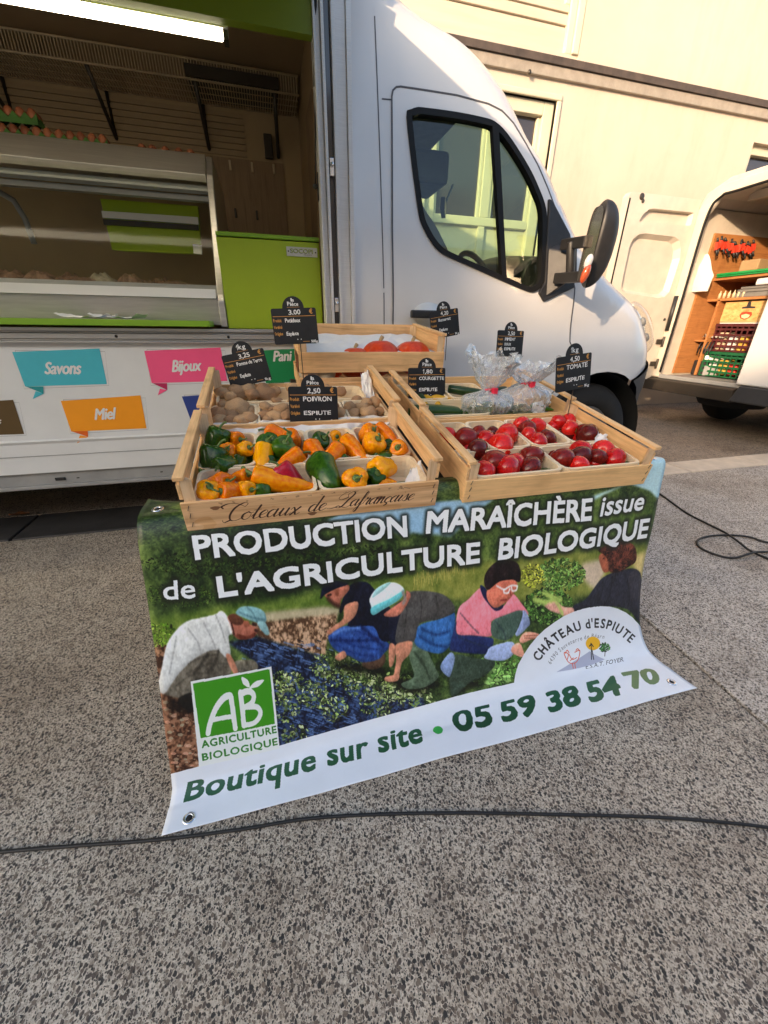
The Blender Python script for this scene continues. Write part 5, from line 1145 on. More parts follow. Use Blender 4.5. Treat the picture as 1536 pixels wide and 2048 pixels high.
def fill(root, items, basket, kmap, table):
    """items: (kind, x, y, w, h[, opts]); kinds picked from table; labels count from the left among equals in the same basket"""
    names = [(it[0], it[1]) for it in items]
    for it in items:
        kd, x, y, w, h = it[:5]; opt = it[5] if len(it) > 5 else {}
        same = sorted(q[1] for q in names if q[0] == kd); rank = ORD[same.index(x)]
        word, nm, cat, grp = table[kd[0]]
        lab = ('%s in the %s' % (word, basket)) if len(same) == 1 else ('%s, %s from the left in the %s' % (word, rank, basket))
        yield kd, kmap(x, y), w, h, opt, lab, nm, cat, grp
# peppers
pa_, pb_ = (.145, .205), (.272, .148)
pbk = [(.088, .262), (.229, .262), (.37, .262), (.512, .262)]; names_p = ['leftmost back basket of the pepper crate', 'second back basket of the pepper crate', 'third back basket of the pepper crate', 'rightmost back basket of the pepper crate']
for (x, y), nm in zip(pbk, names_p): punnet(cA, x, y, .138, .20, 'thin wooden basket of peppers, the '+nm)
punnet(cA, .160, .082, .272, .142, 'thin wooden basket of peppers at the front left, under orange and red ones'); punnet(cA, .440, .082, .272, .142, 'thin wooden basket of peppers at the front right of the pepper crate')
PT = {'O': ('orange pepper', 'orange_pepper', 'pepper', 'orange peppers'), 'G': ('dark green pepper', 'green_pepper', 'pepper', 'green peppers'), 'R': ('crimson pepper', 'red_pepper', 'pepper', 'red peppers')}
PEP = [(names_p[0], [('G', 225, 830, 140, 120), ('G', 213, 945, 150, 130), ('G', 300, 960, 80, 110), ('O', 350, 812, 115, 80), ('O', 318, 890, 80, 95), ('O', 396, 880, 90, 110), ('G', 371, 960, 90, 80)]),
       (names_p[1], [('O', 592, 770, 120, 80, {'h': 1, 'a': 60}), ('O', 672, 820, 110, 120), ('G', 535, 850, 120, 110), ('G', 616, 882, 135, 115), ('O', 490, 918, 90, 125, {'h': 1, 'a': -15}), ('O', 660, 945, 120, 90, {'h': 1, 'a': -60}), ('G', 545, 960, 95, 70)]),
       (names_p[2], [('G', 815, 842, 135, 80), ('O', 905, 797, 80, 85), ('O', 795, 892, 80, 120, {'h': 1, 'a': 15}), ('O', 890, 908, 120, 95, {'h': 1, 'a': -50}), ('G', 957, 935, 70, 60), ('O', 1003, 878, 90, 160, {'l': 1, 'a': 12}), ('G', 941, 850, 75, 60)]),
       (names_p[3], [('O', 1085, 790, 115, 95), ('O', 1207, 785, 120, 130, {'l': 1, 'a': 35}), ('O', 1110, 858, 145, 105), ('O', 1262, 880, 120, 110), ('G', 1182, 925, 120, 65), ('G', 1202, 862, 80, 70)]),
       ('front left basket of the pepper crate', [('O', 270, 1068, 120, 90), ('O', 390, 1022, 80, 80), ('O', 210, 1130, 130, 70), ('O', 340, 1108, 115, 100), ('O', 416, 1092, 70, 90), ('G', 480, 1068, 75, 80), ('G', 500, 1118, 110, 60), ('O', 590, 1072, 100, 190, {'l': 1, 'a': 68}), ('R', 645, 1032, 130, 120)]),
       ('front right basket of the pepper crate', [('G', 790, 1012, 135, 170, {'h': 1, 'a': 8}), ('G', 900, 1062, 100, 80), ('O', 1012, 1042, 145, 100), ('G', 1122, 1035, 120, 80), ('O', 1165, 978, 120, 120)])]
PRECT = [(x-.072, y-.104, x+.072, y+.104) for x, y in pbk]+[(.02, .008, .30, .156), (.30, .008, .58, .156)]
FILL = [[(.4, .25), (.75, .6), (.6, .82)], [(.3, .3), (.75, .35), (.5, .8)], [(.5, .3), (.25, .75), (.75, .7)], [(.35, .3), (.7, .25), (.4, .75)], [(.25, .5), (.55, .6), (.85, .5)], [(.45, .55), (.62, .35), (.2, .35)]]
for bi_, fl_ in enumerate(FILL):                       # the lower layer that the others lie on
    x0_, y0_, x1_, y1_ = PRECT[bi_]
    for n_, (a_, b_) in enumerate(fl_):
        kd = 'G' if (bi_+n_) % 2 else 'O'; ms = PB[kd][(bi_+n_) % 4]; q = mw(cA) @ Vector((x0_+(x1_-x0_)*a_, y0_+(y1_-y0_)*b_, .036))
        o = place(ms[0], 'green_pepper' if kd == 'G' else 'orange_pepper', Matrix.Translation(q) @ mw(cA).to_3x3().to_4x4() @ eul(rad(80), 0, rad(vr.uniform(-80, 80))).to_4x4() @ Matrix.Diagonal((.062, .062, .062, 1)), '%s pepper buried low, %s from left in the %s' % ('green' if kd == 'G' else 'orange', ORD[n_], PEP[bi_][0]), 'pepper', 'green peppers' if kd == 'G' else 'orange peppers')
for bi_, (bname, items) in enumerate(PEP):
    for i, (kd, (px, py), w, h, opt, lab, nm, cat, grp) in enumerate(fill(cA, items, bname, k6, PT)):
        S = PL if opt.get('l') else PH if opt.get('h') or (kd == 'O' and i % 2) else PB
        ms = S[kd][vr.randrange(len(S[kd]))]; sz = (w+h)/2*.00065; hg = .030+.018+.00016*0
        if opt: rot = eul(rad(-75), 0, rad(opt['a'])) if True else None; sz = max(w, h)*.00066
        else: rot = eul(rad(vr.uniform(25, 85)*vr.choice((1, 1, 1, -1))), 0, rad(vr.uniform(-60, 60)))
        low = kd == 'G' and h < 90
        lay(cA, nm, ms, px, py, sz*(1.02 if opt else .98), .052 if low else .068, rot, lab, cat, grp, True, (1, 1, 1), PRECT[bi_])
# potatoes
for (x, y, lx, ly), nm in zip([(.085, .10, .135, .17), (.226, .10, .135, .17), (.367, .10, .135, .17), (.510, .10, .135, .17), (.160, .275, .27, .14), (.42, .275, .24, .14)], ['leftmost front', 'second front', 'third front', 'rightmost front', 'back left', 'back right']):
    punnet(cB, x, y, lx, ly, 'thin wooden basket of brown potatoes, the %s one of its crate' % nm)
TT = {'P': ('brown potato', 'potato', 'potato', 'brown potatoes')}
POTS = [('back left basket of the potato crate', [(285, 565, 70, 45), (375, 562, 100, 60), (428, 532, 95, 62), (450, 572, 70, 45), (520, 566, 110, 60), (578, 558, 60, 55), (330, 585, 60, 40)]),
        ('leftmost front basket of the potato crate', [(250, 682, 78, 85), (302, 640, 75, 65), (300, 678, 65, 55), (370, 648, 80, 110), (332, 692, 75, 55), (436, 662, 55, 50), (436, 702, 65, 72), (272, 720, 75, 45), (345, 720, 70, 42), (392, 715, 60, 45)]),
        ('second front basket of the potato crate', [(525, 642, 55, 50), (590, 617, 62, 55), (551, 657, 55, 50), (610, 657, 75, 55), (521, 692, 65, 62), (580, 702, 85, 75), (640, 690, 55, 62), (622, 640, 45, 45), (545, 712, 55, 42), (652, 655, 50, 50), (676, 620, 55, 50), (690, 680, 60, 55)]),
        ('third front basket of the potato crate', [(930, 672, 45, 60), (895, 640, 55, 50), (860, 690, 60, 55), (800, 650, 60, 55), (760, 690, 60, 50), (880, 610, 55, 45), (830, 620, 55, 50)]),
        ('rightmost front basket of the potato crate', [(985, 642, 62, 55), (1025, 607, 62, 52), (1036, 652, 72, 62), (1076, 618, 55, 52), (1130, 622, 72, 82), (970, 662, 55, 52), (1086, 672, 80, 45), (1011, 678, 62, 42), (1146, 667, 55, 55), (1061, 642, 55, 50)]),
        ('back right basket of the potato crate', [(670, 537, 65, 58), (868, 541, 55, 52), (936, 556, 65, 62), (720, 555, 70, 50), (780, 550, 70, 55), (830, 565, 60, 45)])]
for bname, items in POTS:
    items = [('P',)+t for t in items]
    for i, (kd, (px, py), w, h, opt, lab, nm, cat, grp) in enumerate(fill(cB, items, bname, k6, TT)):
        sz = max(w, h)*.00066; hg = .062 if i % 3 else .072
        lay(cB, nm, POT[vr.randrange(6)], px, py, sz*1.12, hg, eul(rad(vr.uniform(-25, 25)), rad(vr.uniform(-25, 25)), rad((90 if h > w else 0)+vr.uniform(-30, 30))), lab, cat, grp, False)
# tomatoes
for (x, y, lx, ly, r), nm in zip([(.165, .082, .27, .14, 0), (.435, .082, .265, .14, 0), (.083, .262, .138, .2, 0), (.225, .262, .138, .2, 0), (.37, .262, .138, .2, 0), (.513, .262, .138, .2, 0)], ['front left', 'front right', 'leftmost back', 'second back', 'third back', 'rightmost back']):
    punnet(cC, x, y, lx, ly, 'thin wooden basket of tomatoes, the %s one of its crate' % nm, r)
TO = {'R': ('bright red tomato', 'red_tomato', 'tomato', 'red tomatoes'), 'D': ('dark maroon tomato', 'dark_tomato', 'tomato', 'dark tomatoes')}
TOMS = [('front left tomato basket', [('D', 645, 958, 125), ('R', 757, 962, 92), ('D', 835, 922, 108), ('R', 735, 1005, 112), ('D', 838, 986, 98), ('R', 610, 1018, 92), ('D', 572, 992, 60), ('R', 690, 945, 70)]),
        ('front right tomato basket', [('D', 1000, 937, 108), ('R', 1096, 888, 92), ('D', 1093, 922, 100), ('D', 1180, 927, 84), ('R', 1215, 887, 92), ('R', 1275, 932, 98), ('R', 1095, 968, 82), ('R', 1160, 962, 66), ('D', 950, 915, 50), ('D', 1040, 965, 60)]),
        ('leftmost back tomato basket', [('R', 405, 808, 80), ('D', 500, 826, 106), ('D', 445, 850, 66), ('D', 560, 888, 100), ('R', 505, 892, 56)]),
        ('second back tomato basket', [('D', 565, 802, 80), ('R', 600, 832, 90), ('R', 710, 812, 116), ('R', 677, 868, 118), ('D', 637, 797, 66)]),
        ('third back tomato basket', [('R', 775, 745, 86), ('D', 815, 778, 88), ('R', 870, 762, 86), ('R', 822, 808, 82), ('R', 875, 850, 96), ('D', 922, 827, 90), ('R', 950, 872, 62)]),
        ('rightmost back tomato basket', [('R', 955, 722, 76), ('R', 1040, 727, 82), ('R', 948, 762, 72), ('R', 1042, 777, 86), ('D', 990, 757, 54), ('D', 1025, 807, 72), ('D', 1110, 792, 82), ('D', 1152, 812, 110), ('D', 1201, 802, 102), ('R', 1082, 822, 50)])]
for bname, items in TOMS:
    items = [(k, x, y, w, w) for k, x, y, w in items]
    for i, (kd, (px, py), w, h, opt, lab, nm, cat, grp) in enumerate(fill(cC, items, bname, k7, TO)):
        sz = w*.00070; low = w < 75
        lay(cC, nm, TOM[kd][vr.randrange(4)], px, py, sz*1.02, .040 if low else .06, eul(rad(vr.uniform(60, 140)*vr.choice((-1, 1))), rad(vr.uniform(-40, 40)), vr.uniform(0, 6)), lab, cat, grp, vr.random() < .3)
# courgettes, squashes, bagged peppers
def zuc(k, m):
    pr = smoothpath([(r, z, 0) for r, z in [(.01, -.5), (.08, -.49), (.115, -.42), (.12, 0), (.10, .35), (.075, .44), (.05, .455), (.045, .5), (.01, .505)]], 3)
    s = MB(); s.lathe([(q.x, q.y) for q in pr], None, 16, fn=lambda p, a, z: Vector((p.x*(1-.07*abs(math.sin(2.5*a)))+.12*(z*z-.1)*(-1)**k, p.y*(1-.07*abs(math.sin(2.5*a))), z))); o = s.build('courgette', m); me = o.data; bpy.data.objects.remove(o); return me
ZG = [(zuc(k, M['zucchini']), None) for k in range(2)]; ZY = [(zuc(k, M['yellow_zucchini']), None) for k in range(2)]
for (x, y, lx, ly), nm in zip([(.145, .095, .27, .15), (.10, .27, .17, .17), (.285, .27, .165, .17)], ['front left', 'back left', 'middle back']): punnet(cD, x, y, lx, ly, 'thin wooden basket of courgettes, the %s one behind the tomatoes' % nm)
for (kd, x, y, L, a, hg, lab) in [('G', 325, 705, .20, 82, .055, 'long dark green courgette alone in the front left basket'), ('G', 505, 580, .155, 62, .068, 'dark green courgette lying across the basket by the bags'), ('G', 160, 600, .16, 5, .06, 'dark green courgette upright at the left behind its price sign'), ('Y', 205, 625, .14, 10, .055, 'yellow courgette left of the courgette price sign'), ('Y', 290, 622, .15, 30, .055, 'yellow courgette behind the courgette price sign'), ('Y', 335, 617, .14, 60, .055, 'yellow courgette right of the other yellow ones'), ('G', 655, 575, .13, 100, .07, 'dark green courgette between the two clear bags'), ('G', 420, 725, .12, 84, .045, 'small dark green courgette under the long one in front')]:
    ms = (ZG if kd == 'G' else ZY)[vr.randrange(2)]; lay(cD, 'courgette', ms, *k7(x, y), L, hg, eul(rad(90), 0, rad(a)), lab, 'courgette', 'courgettes', False)
def squash(k):
    def fn(p, a, z):
        lob = 1-.06*abs(math.sin(4.5*a+k)); dz = z-.25*math.exp(-(p.x**2+p.y**2)/.05)*(1 if z > 0 else .5); return Vector((p.x*.5*lob, p.y*.5*lob, dz*.40))
    return sphere_mesh('squash', M['squash'], fn, 36, 16), lambda s: s.tube([(0, 0, .28), (.02, 0, .40), (.07, .02, .47)], [.06, .045, .05], 8)
SQ = []
for k in range(2):
    me, stf = squash(k); s = MB(); stf(s); o = s.build('stem', mat('corky stem %d' % k, (.42, .28, .13), .8)); SQ.append((me, o.data)); bpy.data.objects.remove(o)
for (x, z, y, sz, k, lab) in [(.245, .105, .12, .16, 0, 'red squash with a corky stem, left one in the back crate'), (.355, .128, .12, .175, 1, 'red squash in the middle of the back crate, its round top showing'), (.50, .128, .12, .17, 0, 'red squash at the right of the back crate'), (.16, .06, .25, .12, 1, 'small red squash deep at the left of the back crate')]:
    mx = mw(cE) @ Matrix.Translation((x, y, z)) @ Matrix.Rotation(rad(-12), 4, 'X') @ Matrix.Diagonal((sz, sz, sz, 1)); o = place(SQ[k][0], 'red_squash', mx, lab, 'squash', 'red squashes in the back crate'); c = bpy.data.objects.new('stem', SQ[k][1]); COL.objects.link(c); c.parent = o
gm = sphere_mesh('garlic', M['garlic'], lambda p, a, z: Vector((p.x*.5*(1-.06*abs(math.sin(4*a))), p.y*.5*(1-.06*abs(math.sin(4*a))), z*.4+(.15*max(0, z)**6))), 20, 12)
for i, x in enumerate((.045, .105)): place(gm, 'pale_squash', mw(cE) @ Matrix.Translation((x, .06, .075)) @ Matrix.Diagonal((.09, .09, .07, 1)), ('pale round squash at the left end of the back crate', 'pale round squash second from the left in the back crate')[i], 'squash', 'pale squashes in the back crate')
s = MB(); s.tube([(0, 0, 0), (.01, 0, .05)], .004, 5)
# clear bags of sweet peppers
bagroots = []
def bag(px, py, w, hgt, seed, label):
    R = mw(cD); N = R.to_3x3() @ Vector((0, 0, 1)); P = on_plane(px, py, R.translation+N*.04, N)
    root = empty('plastic_bag', label, 'bag', P+Vector((0, 0, -.03)), None, 'clear bags of sweet peppers'); s = MB(); rows = []; NZ = 44; NA = 72; neck = .50 if seed == 1 else .66; b0 = P+Vector((0, 0, -.028))
    for i in range(NZ+1):
        t = i/NZ
        if t < neck: r = (.25+.75*math.sin(math.pi*min(1, (t/neck)*.72+.10)))*(1-max(0, (t/neck-.72)/.28)**1.5*.86)
        else: r = .14+.78*((t-neck)/(1-neck))**.65
        row = []
        for k in range(NA):
            a = 2*math.pi*k/NA; f_ = 1+.19*mnoise.noise(Vector((math.cos(a)*1.6+seed*9, math.sin(a)*1.6, t*3)))+(.16+.34*max(0, t-neck)/(1-neck))*mnoise.noise(Vector((math.cos(a)*6+seed*3, math.sin(a)*6, t*5)))
            f_ += .11*mnoise.noise(Vector((math.cos(a)*11+seed*5, math.sin(a)*11, t*13)))*(1 if t < neck else 2.2); zz = t*hgt+.014*mnoise.noise(Vector((math.cos(a)*5, math.sin(a)*5, t*9+seed)))*min(1, t*6)+(.05*mnoise.noise(Vector((math.cos(a)*3+seed, math.sin(a)*3, 7))) if t > .9 else 0)
            row.append(b0+Vector((w*r*f_*math.cos(a)+.02*seed*max(0, t-neck), w*.72*r*f_*math.sin(a), zz)))
        row.append(row[0]); rows.append(row)
    s.grid(rows); s.add(rows[0][:-1], [tuple(range(NA))[::-1]], True); s.build('film', M['film'], root)
    tz = b0+Vector((0, 0, hgt*neck)); s = MB(); rt = w*.17; s.tube([tz+Vector((rt*math.cos(t), rt*.75*math.sin(t), 0)) for t in [k*.45 for k in range(15)]], .0035, 6); s.box(tz+Vector((.0, -.03, -.012)), tz+Vector((.018, -.012, .008))); s.build('tie', mat('red tie', (.8, .02, .06), .5), root)
    return b0, w, hgt
B1 = bag(*k7(605, 700), .100, .235, 1, 'clear tied plastic bag of green peppers, left one')
B2 = bag(*k7(790, 690), .112, .205, 2, 'clear tied plastic bag of green peppers, right one')
B3 = None
for bi, (b0, w, hg) in enumerate((B1, B2)):
    for k in range(18):
        p = b0+Vector((w*(.3+.42*(k % 2))*math.cos(k*.7+bi), w*(.2+.30*(k % 2))*math.sin(k*.7+bi), .018+.012*(k % 4)))
        mx = Matrix.Translation(p) @ Matrix.Rotation(k*.7, 4, 'Z') @ Matrix.Rotation(rad(80), 4, 'X') @ Matrix.Diagonal((.05, .05, .07, 1)); place(PL['G'][k % 2][0], 'green_pepper', mx, ('slim green pepper inside the left clear bag', 'slim green pepper inside the right clear bag')[bi], 'pepper', ('slim peppers in the left clear bag', 'slim peppers in the right clear bag')[bi])
# white paper liners peeping out
def paper(root, pts, lab, amp=.008, nu=8, nv=6):
    R = mw(root); s = MB(); rows = []; A, B_, C_, D_ = [Vector(p) for p in pts]
    for i in range(nv+1):
        rows.append([R @ (A.lerp(B_, j/nu).lerp(D_.lerp(C_, j/nu), i/nv)+Vector((0, amp*mnoise.noise(Vector((i*.8, j*.7, pts[0][0]*9))), amp*mnoise.noise(Vector((i*.7, j*.8, 5+pts[0][0]*7)))))) for j in range(nu+1)])
    s.grid(rows, False); return tag(s.build('paper_liner', M['white_paper'], None), lab, 'paper', 'white paper crate liners')
paper(cA, [(.500, .030, .012), (.588, .015, .03), (.585, .10, .082), (.560, .10, .05)], 'white paper liner crumpled in the front right corner of the pepper crate', .012)
paper(cA, [(.012, .355, .03), (.57, .355, .03), (.575, .374, .080), (.012, .374, .078)], 'white paper liner along the back of the pepper crate', .01, 24, 3)
paper(cB, [(.012, .016, .03), (.57, .016, .028), (.57, .03, .072), (.012, .03, .070)], 'white paper liner behind the front board of the potato crate', .01, 24, 3)
paper(cB, [(.535, .25, .04), (.586, .25, .05), (.583, .36, .125), (.55, .36, .11)], 'white paper liner standing in the back right corner of the potatoes', .012)
paper(cC, [(.50, .15, .05), (.57, .14, .05), (.575, .17, .085), (.54, .175, .09)], 'white paper scrap in the right of the tomato crate', .01)
paper(cE, [(.012, .02, .15), (.57, .02, .15), (.57, .36, .19), (.012, .36, .19)], 'white paper liner under the squashes in the back crate', .012, 16, 8)
paper(cD, [(.44, .02, .05), (.50, .02, .06), (.50, .05, .10), (.46, .05, .09)], 'white paper scrap in front of the right clear bag', .006)

# ------------------------------------------------------------------ slate price signs on wire spikes
def hand(cv, text, x, y, w, h, col, bold, seed, shear=.15):
    q = random.Random(seed); n = len(text); wd = [(.5 if c == ' ' else .3+glyphs(c, shear)[1]) for c in text]; tot = sum(wd); cx = x
    for c, k in zip(text, wd):
        cw_ = w*k/tot
        if c == '1':                                  # a handwritten one: flag and stem
            xm = cx+cw_*.5; cv.stroke([(xm-h*.20, y+h*.62), (xm+h*.06, y+h), (xm-h*.02, y)], bold*.9+1.3, col, .95)
        elif c != ' ':
            _, asp = glyphs(c, shear); hh = h*q.uniform(.92, 1.08); low = c in '.,'
            gw0 = cw_*.86; gw = min(gw0, asp*hh*1.25); xo = (gw0-gw)/2; dy = q.uniform(-.05, .05)*h; sl = q.uniform(-.06, .06)*h
            a_ = cx+xo
            cv.put(textmask(cv, c, (a_, y+dy-sl), (a_+gw, y+dy+sl), (a_+gw, y+dy+hh+sl), (a_, y+dy+hh-sl), bold), col, .95)
        cx += cw_
SW, SH, DR = .150, .112, .036                          # plate width, height, radius of the round top
def sign_print(idx, top, price, lines, foot):
    S = 440/SW; W_, H_ = 440, int((SH+DR+.002)*S); cv = Canvas(W_, H_, (20, 20, 22)); cv.a += (fbm(W_, H_, 70, 4, 40+idx)[..., None]-.5)*16
    chalk, gold = (236, 236, 232), (196, 138, 62); hp = SH*S; cx = 220
    if top == '1kg': hand(cv, '1kg', cx-48, hp+26, 98, 46, chalk, 1.5, idx)
    else: hand(cv, 'la', cx-16, hp+58, 34, 30, chalk, 1, idx); hand(cv, 'Pièce', cx-52, hp+20, 108, 32, chalk, 1, idx+1)
    cv.stroke([(cx-58, hp+8), (cx+62, hp+8)], 1.6, gold); cv.stroke([(14, hp-72), (426, hp-72)], 2.2, gold)
    hand(cv, price, cx-50, hp-58, 120, 44, chalk, 1.5, idx+2); textbox(cv, '€', 374, hp-52, 30, 40, gold, 2)
    for k, wd in enumerate(('Produit', 'Variété', 'Origine')): hand(cv, wd, 12, hp-122-k*60, 82, 28, gold, 1, idx+5+k)
    for k, (tx, row, wd, hh) in enumerate(lines): hand(cv, tx, 128, hp-126-row*60, wd, hh, chalk, 1.5, idx+9+k)
    for x in (232, 266): cv.small([(x+5*math.cos(t), 44+5*math.sin(t)) for t in range(7)], chalk)
    cv.stroke([(286, 22), (346, 22)], 3.2, gold, .8); hand(cv, foot, 366, 10, 66, 24, chalk, 1, idx+20)
    return printmat('slate sign %d' % idx, cv.image('chalk sign %d' % idx), .45, .4)
def price_sign(px, py, wpx, roll, ytilt, mt, label, foot, yaw=0, down=None, zc=None):
    zc = zc or SW*FPX/wpx; P = depth_at(px, py, zc)
    base = empty('price_sign', label, 'price sign', P, None, 'slate price signs'); 
    Rm = Matrix.Translation(P) @ Matrix.Rotation(rad(yaw), 4, 'Z') @ Matrix.Rotation(rad(ytilt), 4, 'X') @ Matrix.Rotation(rad(roll), 4, 'Y')
    w2, h0 = SW/2, -(SH+DR)/2; top = h0+SH; P2 = []
    for (x, z, a0) in ((w2-.006, h0+.006, 270), (w2-.006, top-.006, 0)): P2 += [(x+.006*math.cos(rad(a0+t)), z+.006*math.sin(rad(a0+t))) for t in (0, 30, 60, 90)]
    P2 += [(DR*math.cos(rad(t)), top+DR*math.sin(rad(t))) for t in range(0, 181, 12)]
    for (x, z, a0) in ((-w2+.006, top-.006, 90), (-w2+.006, h0+.006, 180)): P2 += [(x+.006*math.cos(rad(a0+t)), z+.006*math.sin(rad(a0+t))) for t in (0, 30, 60, 90)]
    n = len(P2); s = MB(); uv = [((x+w2)/SW, (z-h0)/(SH+DR+.002)) for x, z in P2]
    s.add([Rm @ Vector((x, 0, z)) for x, z in P2], [tuple(range(n))]); s.add([Rm @ Vector((x, .0025, z)) for x, z in P2], [tuple(range(n-1, -1, -1))])
    s.f += [(i, (i+1) % n, n+(i+1) % n, n+i) for i in range(n)]; s.sm += [False]*n; s.mi += [0]*n; s.uv = uv+uv
    b = s.build('board', mt, base)
    ft = Rm @ Vector((.012, .004, h0+.03)); e = Vector(down) if down else Vector((ft.x+.003, ft.y+.004, foot)); s = MB(); s.tube([Rm @ Vector((.012, .0045, top-.02)), ft, e], .0016, 6); s.build('spike', M['dark_metal'], base)
C_ = 'black slate price sign reading '
price_sign(589, 641, 88, -2.5, -6, sign_print(1, 'la', '3.00', [('Patidoux', 0, 150, 34), ('Espiute', 2, 120, 34)], '500g'), C_+'Patidoux 3.00, in front of the squash crate', .80, yaw=-6)
price_sign(491, 726, 83, -11, -8, sign_print(2, '1kg', '3,25', [('Pomme de Terre', 0, 268, 36), ('Espiute', 2, 110, 36)], '1kg'), C_+'Pomme de Terre 3,25, behind the potatoes', .80, yaw=-4)
price_sign(627, 799, 97, 1.5, -10, sign_print(3, 'la', '2,50', [('POIVRON', 0, 262, 40), ('ESPIUTE', 2, 250, 36)], '500'), C_+'POIVRON 2,50, between peppers and potatoes', .70)
price_sign(889, 639, 66, -9, -4, sign_print(4, 'la', '4,20', [('Butternut', 0, 190, 36), ('Espiute', 2, 130, 36)], '1Kg'), C_+'Butternut 4,20, before the van door handle', .86, yaw=8)
price_sign(854, 757, 79, .5, -10, sign_print(5, 'la', '1,80', [('COURGETTE', 0, 300, 34), ('ESPIUTE', 2, 220, 34)], '500g'), C_+'COURGETTE 1,80, standing among the courgettes', .76)
price_sign(1021, 679, 65, 1, -6, sign_print(6, 'la', '2,50', [('PIMENT', 0, 180, 36), ('DOUX', 1, 110, 32), ('ESPIUTE', 2, 190, 34)], '250'), C_+'PIMENT DOUX 2,50, above the clear bags', .80, yaw=8)
price_sign(1148, 734, 92, -6, -6, sign_print(7, '1kg', '4,50', [('TOMATE', 0, 270, 42), ('ESPIUTE', 2, 240, 38)], '1Kg'), C_+'TOMATE 4,50, on the tomato crate', .70, yaw=6, zc=1.32)

# ------------------------------------------------------------------ printed banner: a sheet hung from the stand, its foot lying on the pavement
BX0, BX1 = -.318, 1.150
PL_ = [(.955, .612), (.905, .606), (.872, .560), (.838, .45), (.785, .30), (.722, .150), (.676, .045), (.642, .008), (.573, .004)]
PR_ = [(.925, .640), (.893, .634), (.880, .560), (.862, .43), (.846, .270), (.800, .100), (.752, .022), (.700, .006), (.575, .004)]
def bprof(t, k):                                       # t 0 top .. 1 foot, k 0 left .. 1 right
    f = t*(len(PL_)-1); i = min(len(PL_)-2, int(f)); u = f-i
    def cr(L, ax):
        a, b_, c, d = L[max(0, i-1)][ax], L[i][ax], L[i+1][ax], L[min(len(L)-1, i+2)][ax]; return .5*((2*b_)+(c-a)*u+(2*a-5*b_+4*c-d)*u*u+(3*b_-a-3*c+d)*u**3)
    return tuple(cr(PL_, ax)*(1-k)+cr(PR_, ax)*k for ax in (0, 1))
TT_ = np.linspace(0, 1, 241)
PLa = np.array([bprof(t, 0) for t in TT_]); PRa = np.array([bprof(t, 1) for t in TT_])
def buv(px, py):                                       # where a point of the print lies on the sheet
    r = ray(px, py); X = .4
    for _ in range(8):
        k = (X-BX0)/(BX1-BX0); kk = min(1, max(0, k)); Y = PLa[:, 0]*(1-kk)+PRa[:, 0]*kk; Z = PLa[:, 1]*(1-kk)+PRa[:, 1]*kk
        g = (Z-1)*r.y-r.z*Y; i = np.where(g[:-1]*g[1:] <= 0)[0]
        if len(i): i = i[0]; u = g[i]/(g[i]-g[i+1]+1e-12); t = (i+u)/240; y = Y[i]+(Y[i+1]-Y[i])*u
        else: j = 0 if abs(g[0]) < abs(g[-1]) else 240; t = j/240; y = Y[j]; 
        X = r.x/r.y*y
    return ((X-BX0)/(BX1-BX0), 1-t)
BW, BH = 2000, 1080
bc = Canvas(BW, BH, (60, 70, 52))
_bc = {}
def q_(px, py):
    u, v = buv(px, py); return (u*BW, v*BH)
A_ = lambda L: [q_(260+x*.390625, 930+y*.390625) for x, y in L]
B_f = lambda L: [q_(780+x*.403646, 920+y*.403646) for x, y in L]
Cc = lambda L: [q_(260+x*.390625, 1280+y*.390625) for x, y in L]
n1, n2, n3 = fbm(BW, BH, 130, 6, 1), fbm(BW, BH, 26, 4, 2), fbm(BW, BH, 7, 2, 3)
def tex(pts, lo, hi, nz, soft=0):
    m = bc.polymask(pts); m = blur(m, soft) if soft else m; c = np.array(lo, np.float32)+(np.array(hi, np.float32)-np.array(lo, np.float32))*np.clip(nz, 0, 1)[..., None]; bc.a = bc.a*(1-m[..., None])+c*m[..., None]
nf = np.clip((n1-.5)*1.8+(n2-.5)*.9+(n3-.5)*.5+.45, 0, 1)
bc.a = np.array((34, 50, 30))+(np.array((112, 132, 72))-np.array((34, 50, 30)))*nf[..., None]
# sky behind the wood
tex(A_([(1000, 290), (1060, 260), (1130, 235), (1536, 120), (1536, 330), (1500, 355), (1450, 345), (1420, 372), (1300, 330), (1180, 300), (1100, 290)]), (132, 170, 200), (170, 198, 214), n1, 5)
tex(B_f([(120, 225), (350, 200), (520, 190), (380, 300), (330, 355), (300, 380), (200, 370), (110, 360), (60, 330)]), (130, 168, 198), (172, 200, 214), n1, 5)
tex(B_f([(900, 210), (1040, 160), (1250, 100), (1380, 30), (1375, 140), (1330, 190), (1290, 150), (1180, 120), (1080, 160), (960, 215)]), (160, 196, 206), (196, 222, 222), n1, 5)
tex(B_f([(1130, 130), (1180, 30), (1300, -70), (1520, -90), (1490, 150), (1385, 190), (1330, 190), (1290, 150), (1200, 120)]), (160, 196, 206), (200, 224, 224), n1, 5)
tex(B_f([(1080, 210), (1180, 190), (1330, 260), (1380, 200), (1350, 420), (1290, 460), (1100, 330)]), (56, 76, 40), (106, 128, 62), nf, 8)
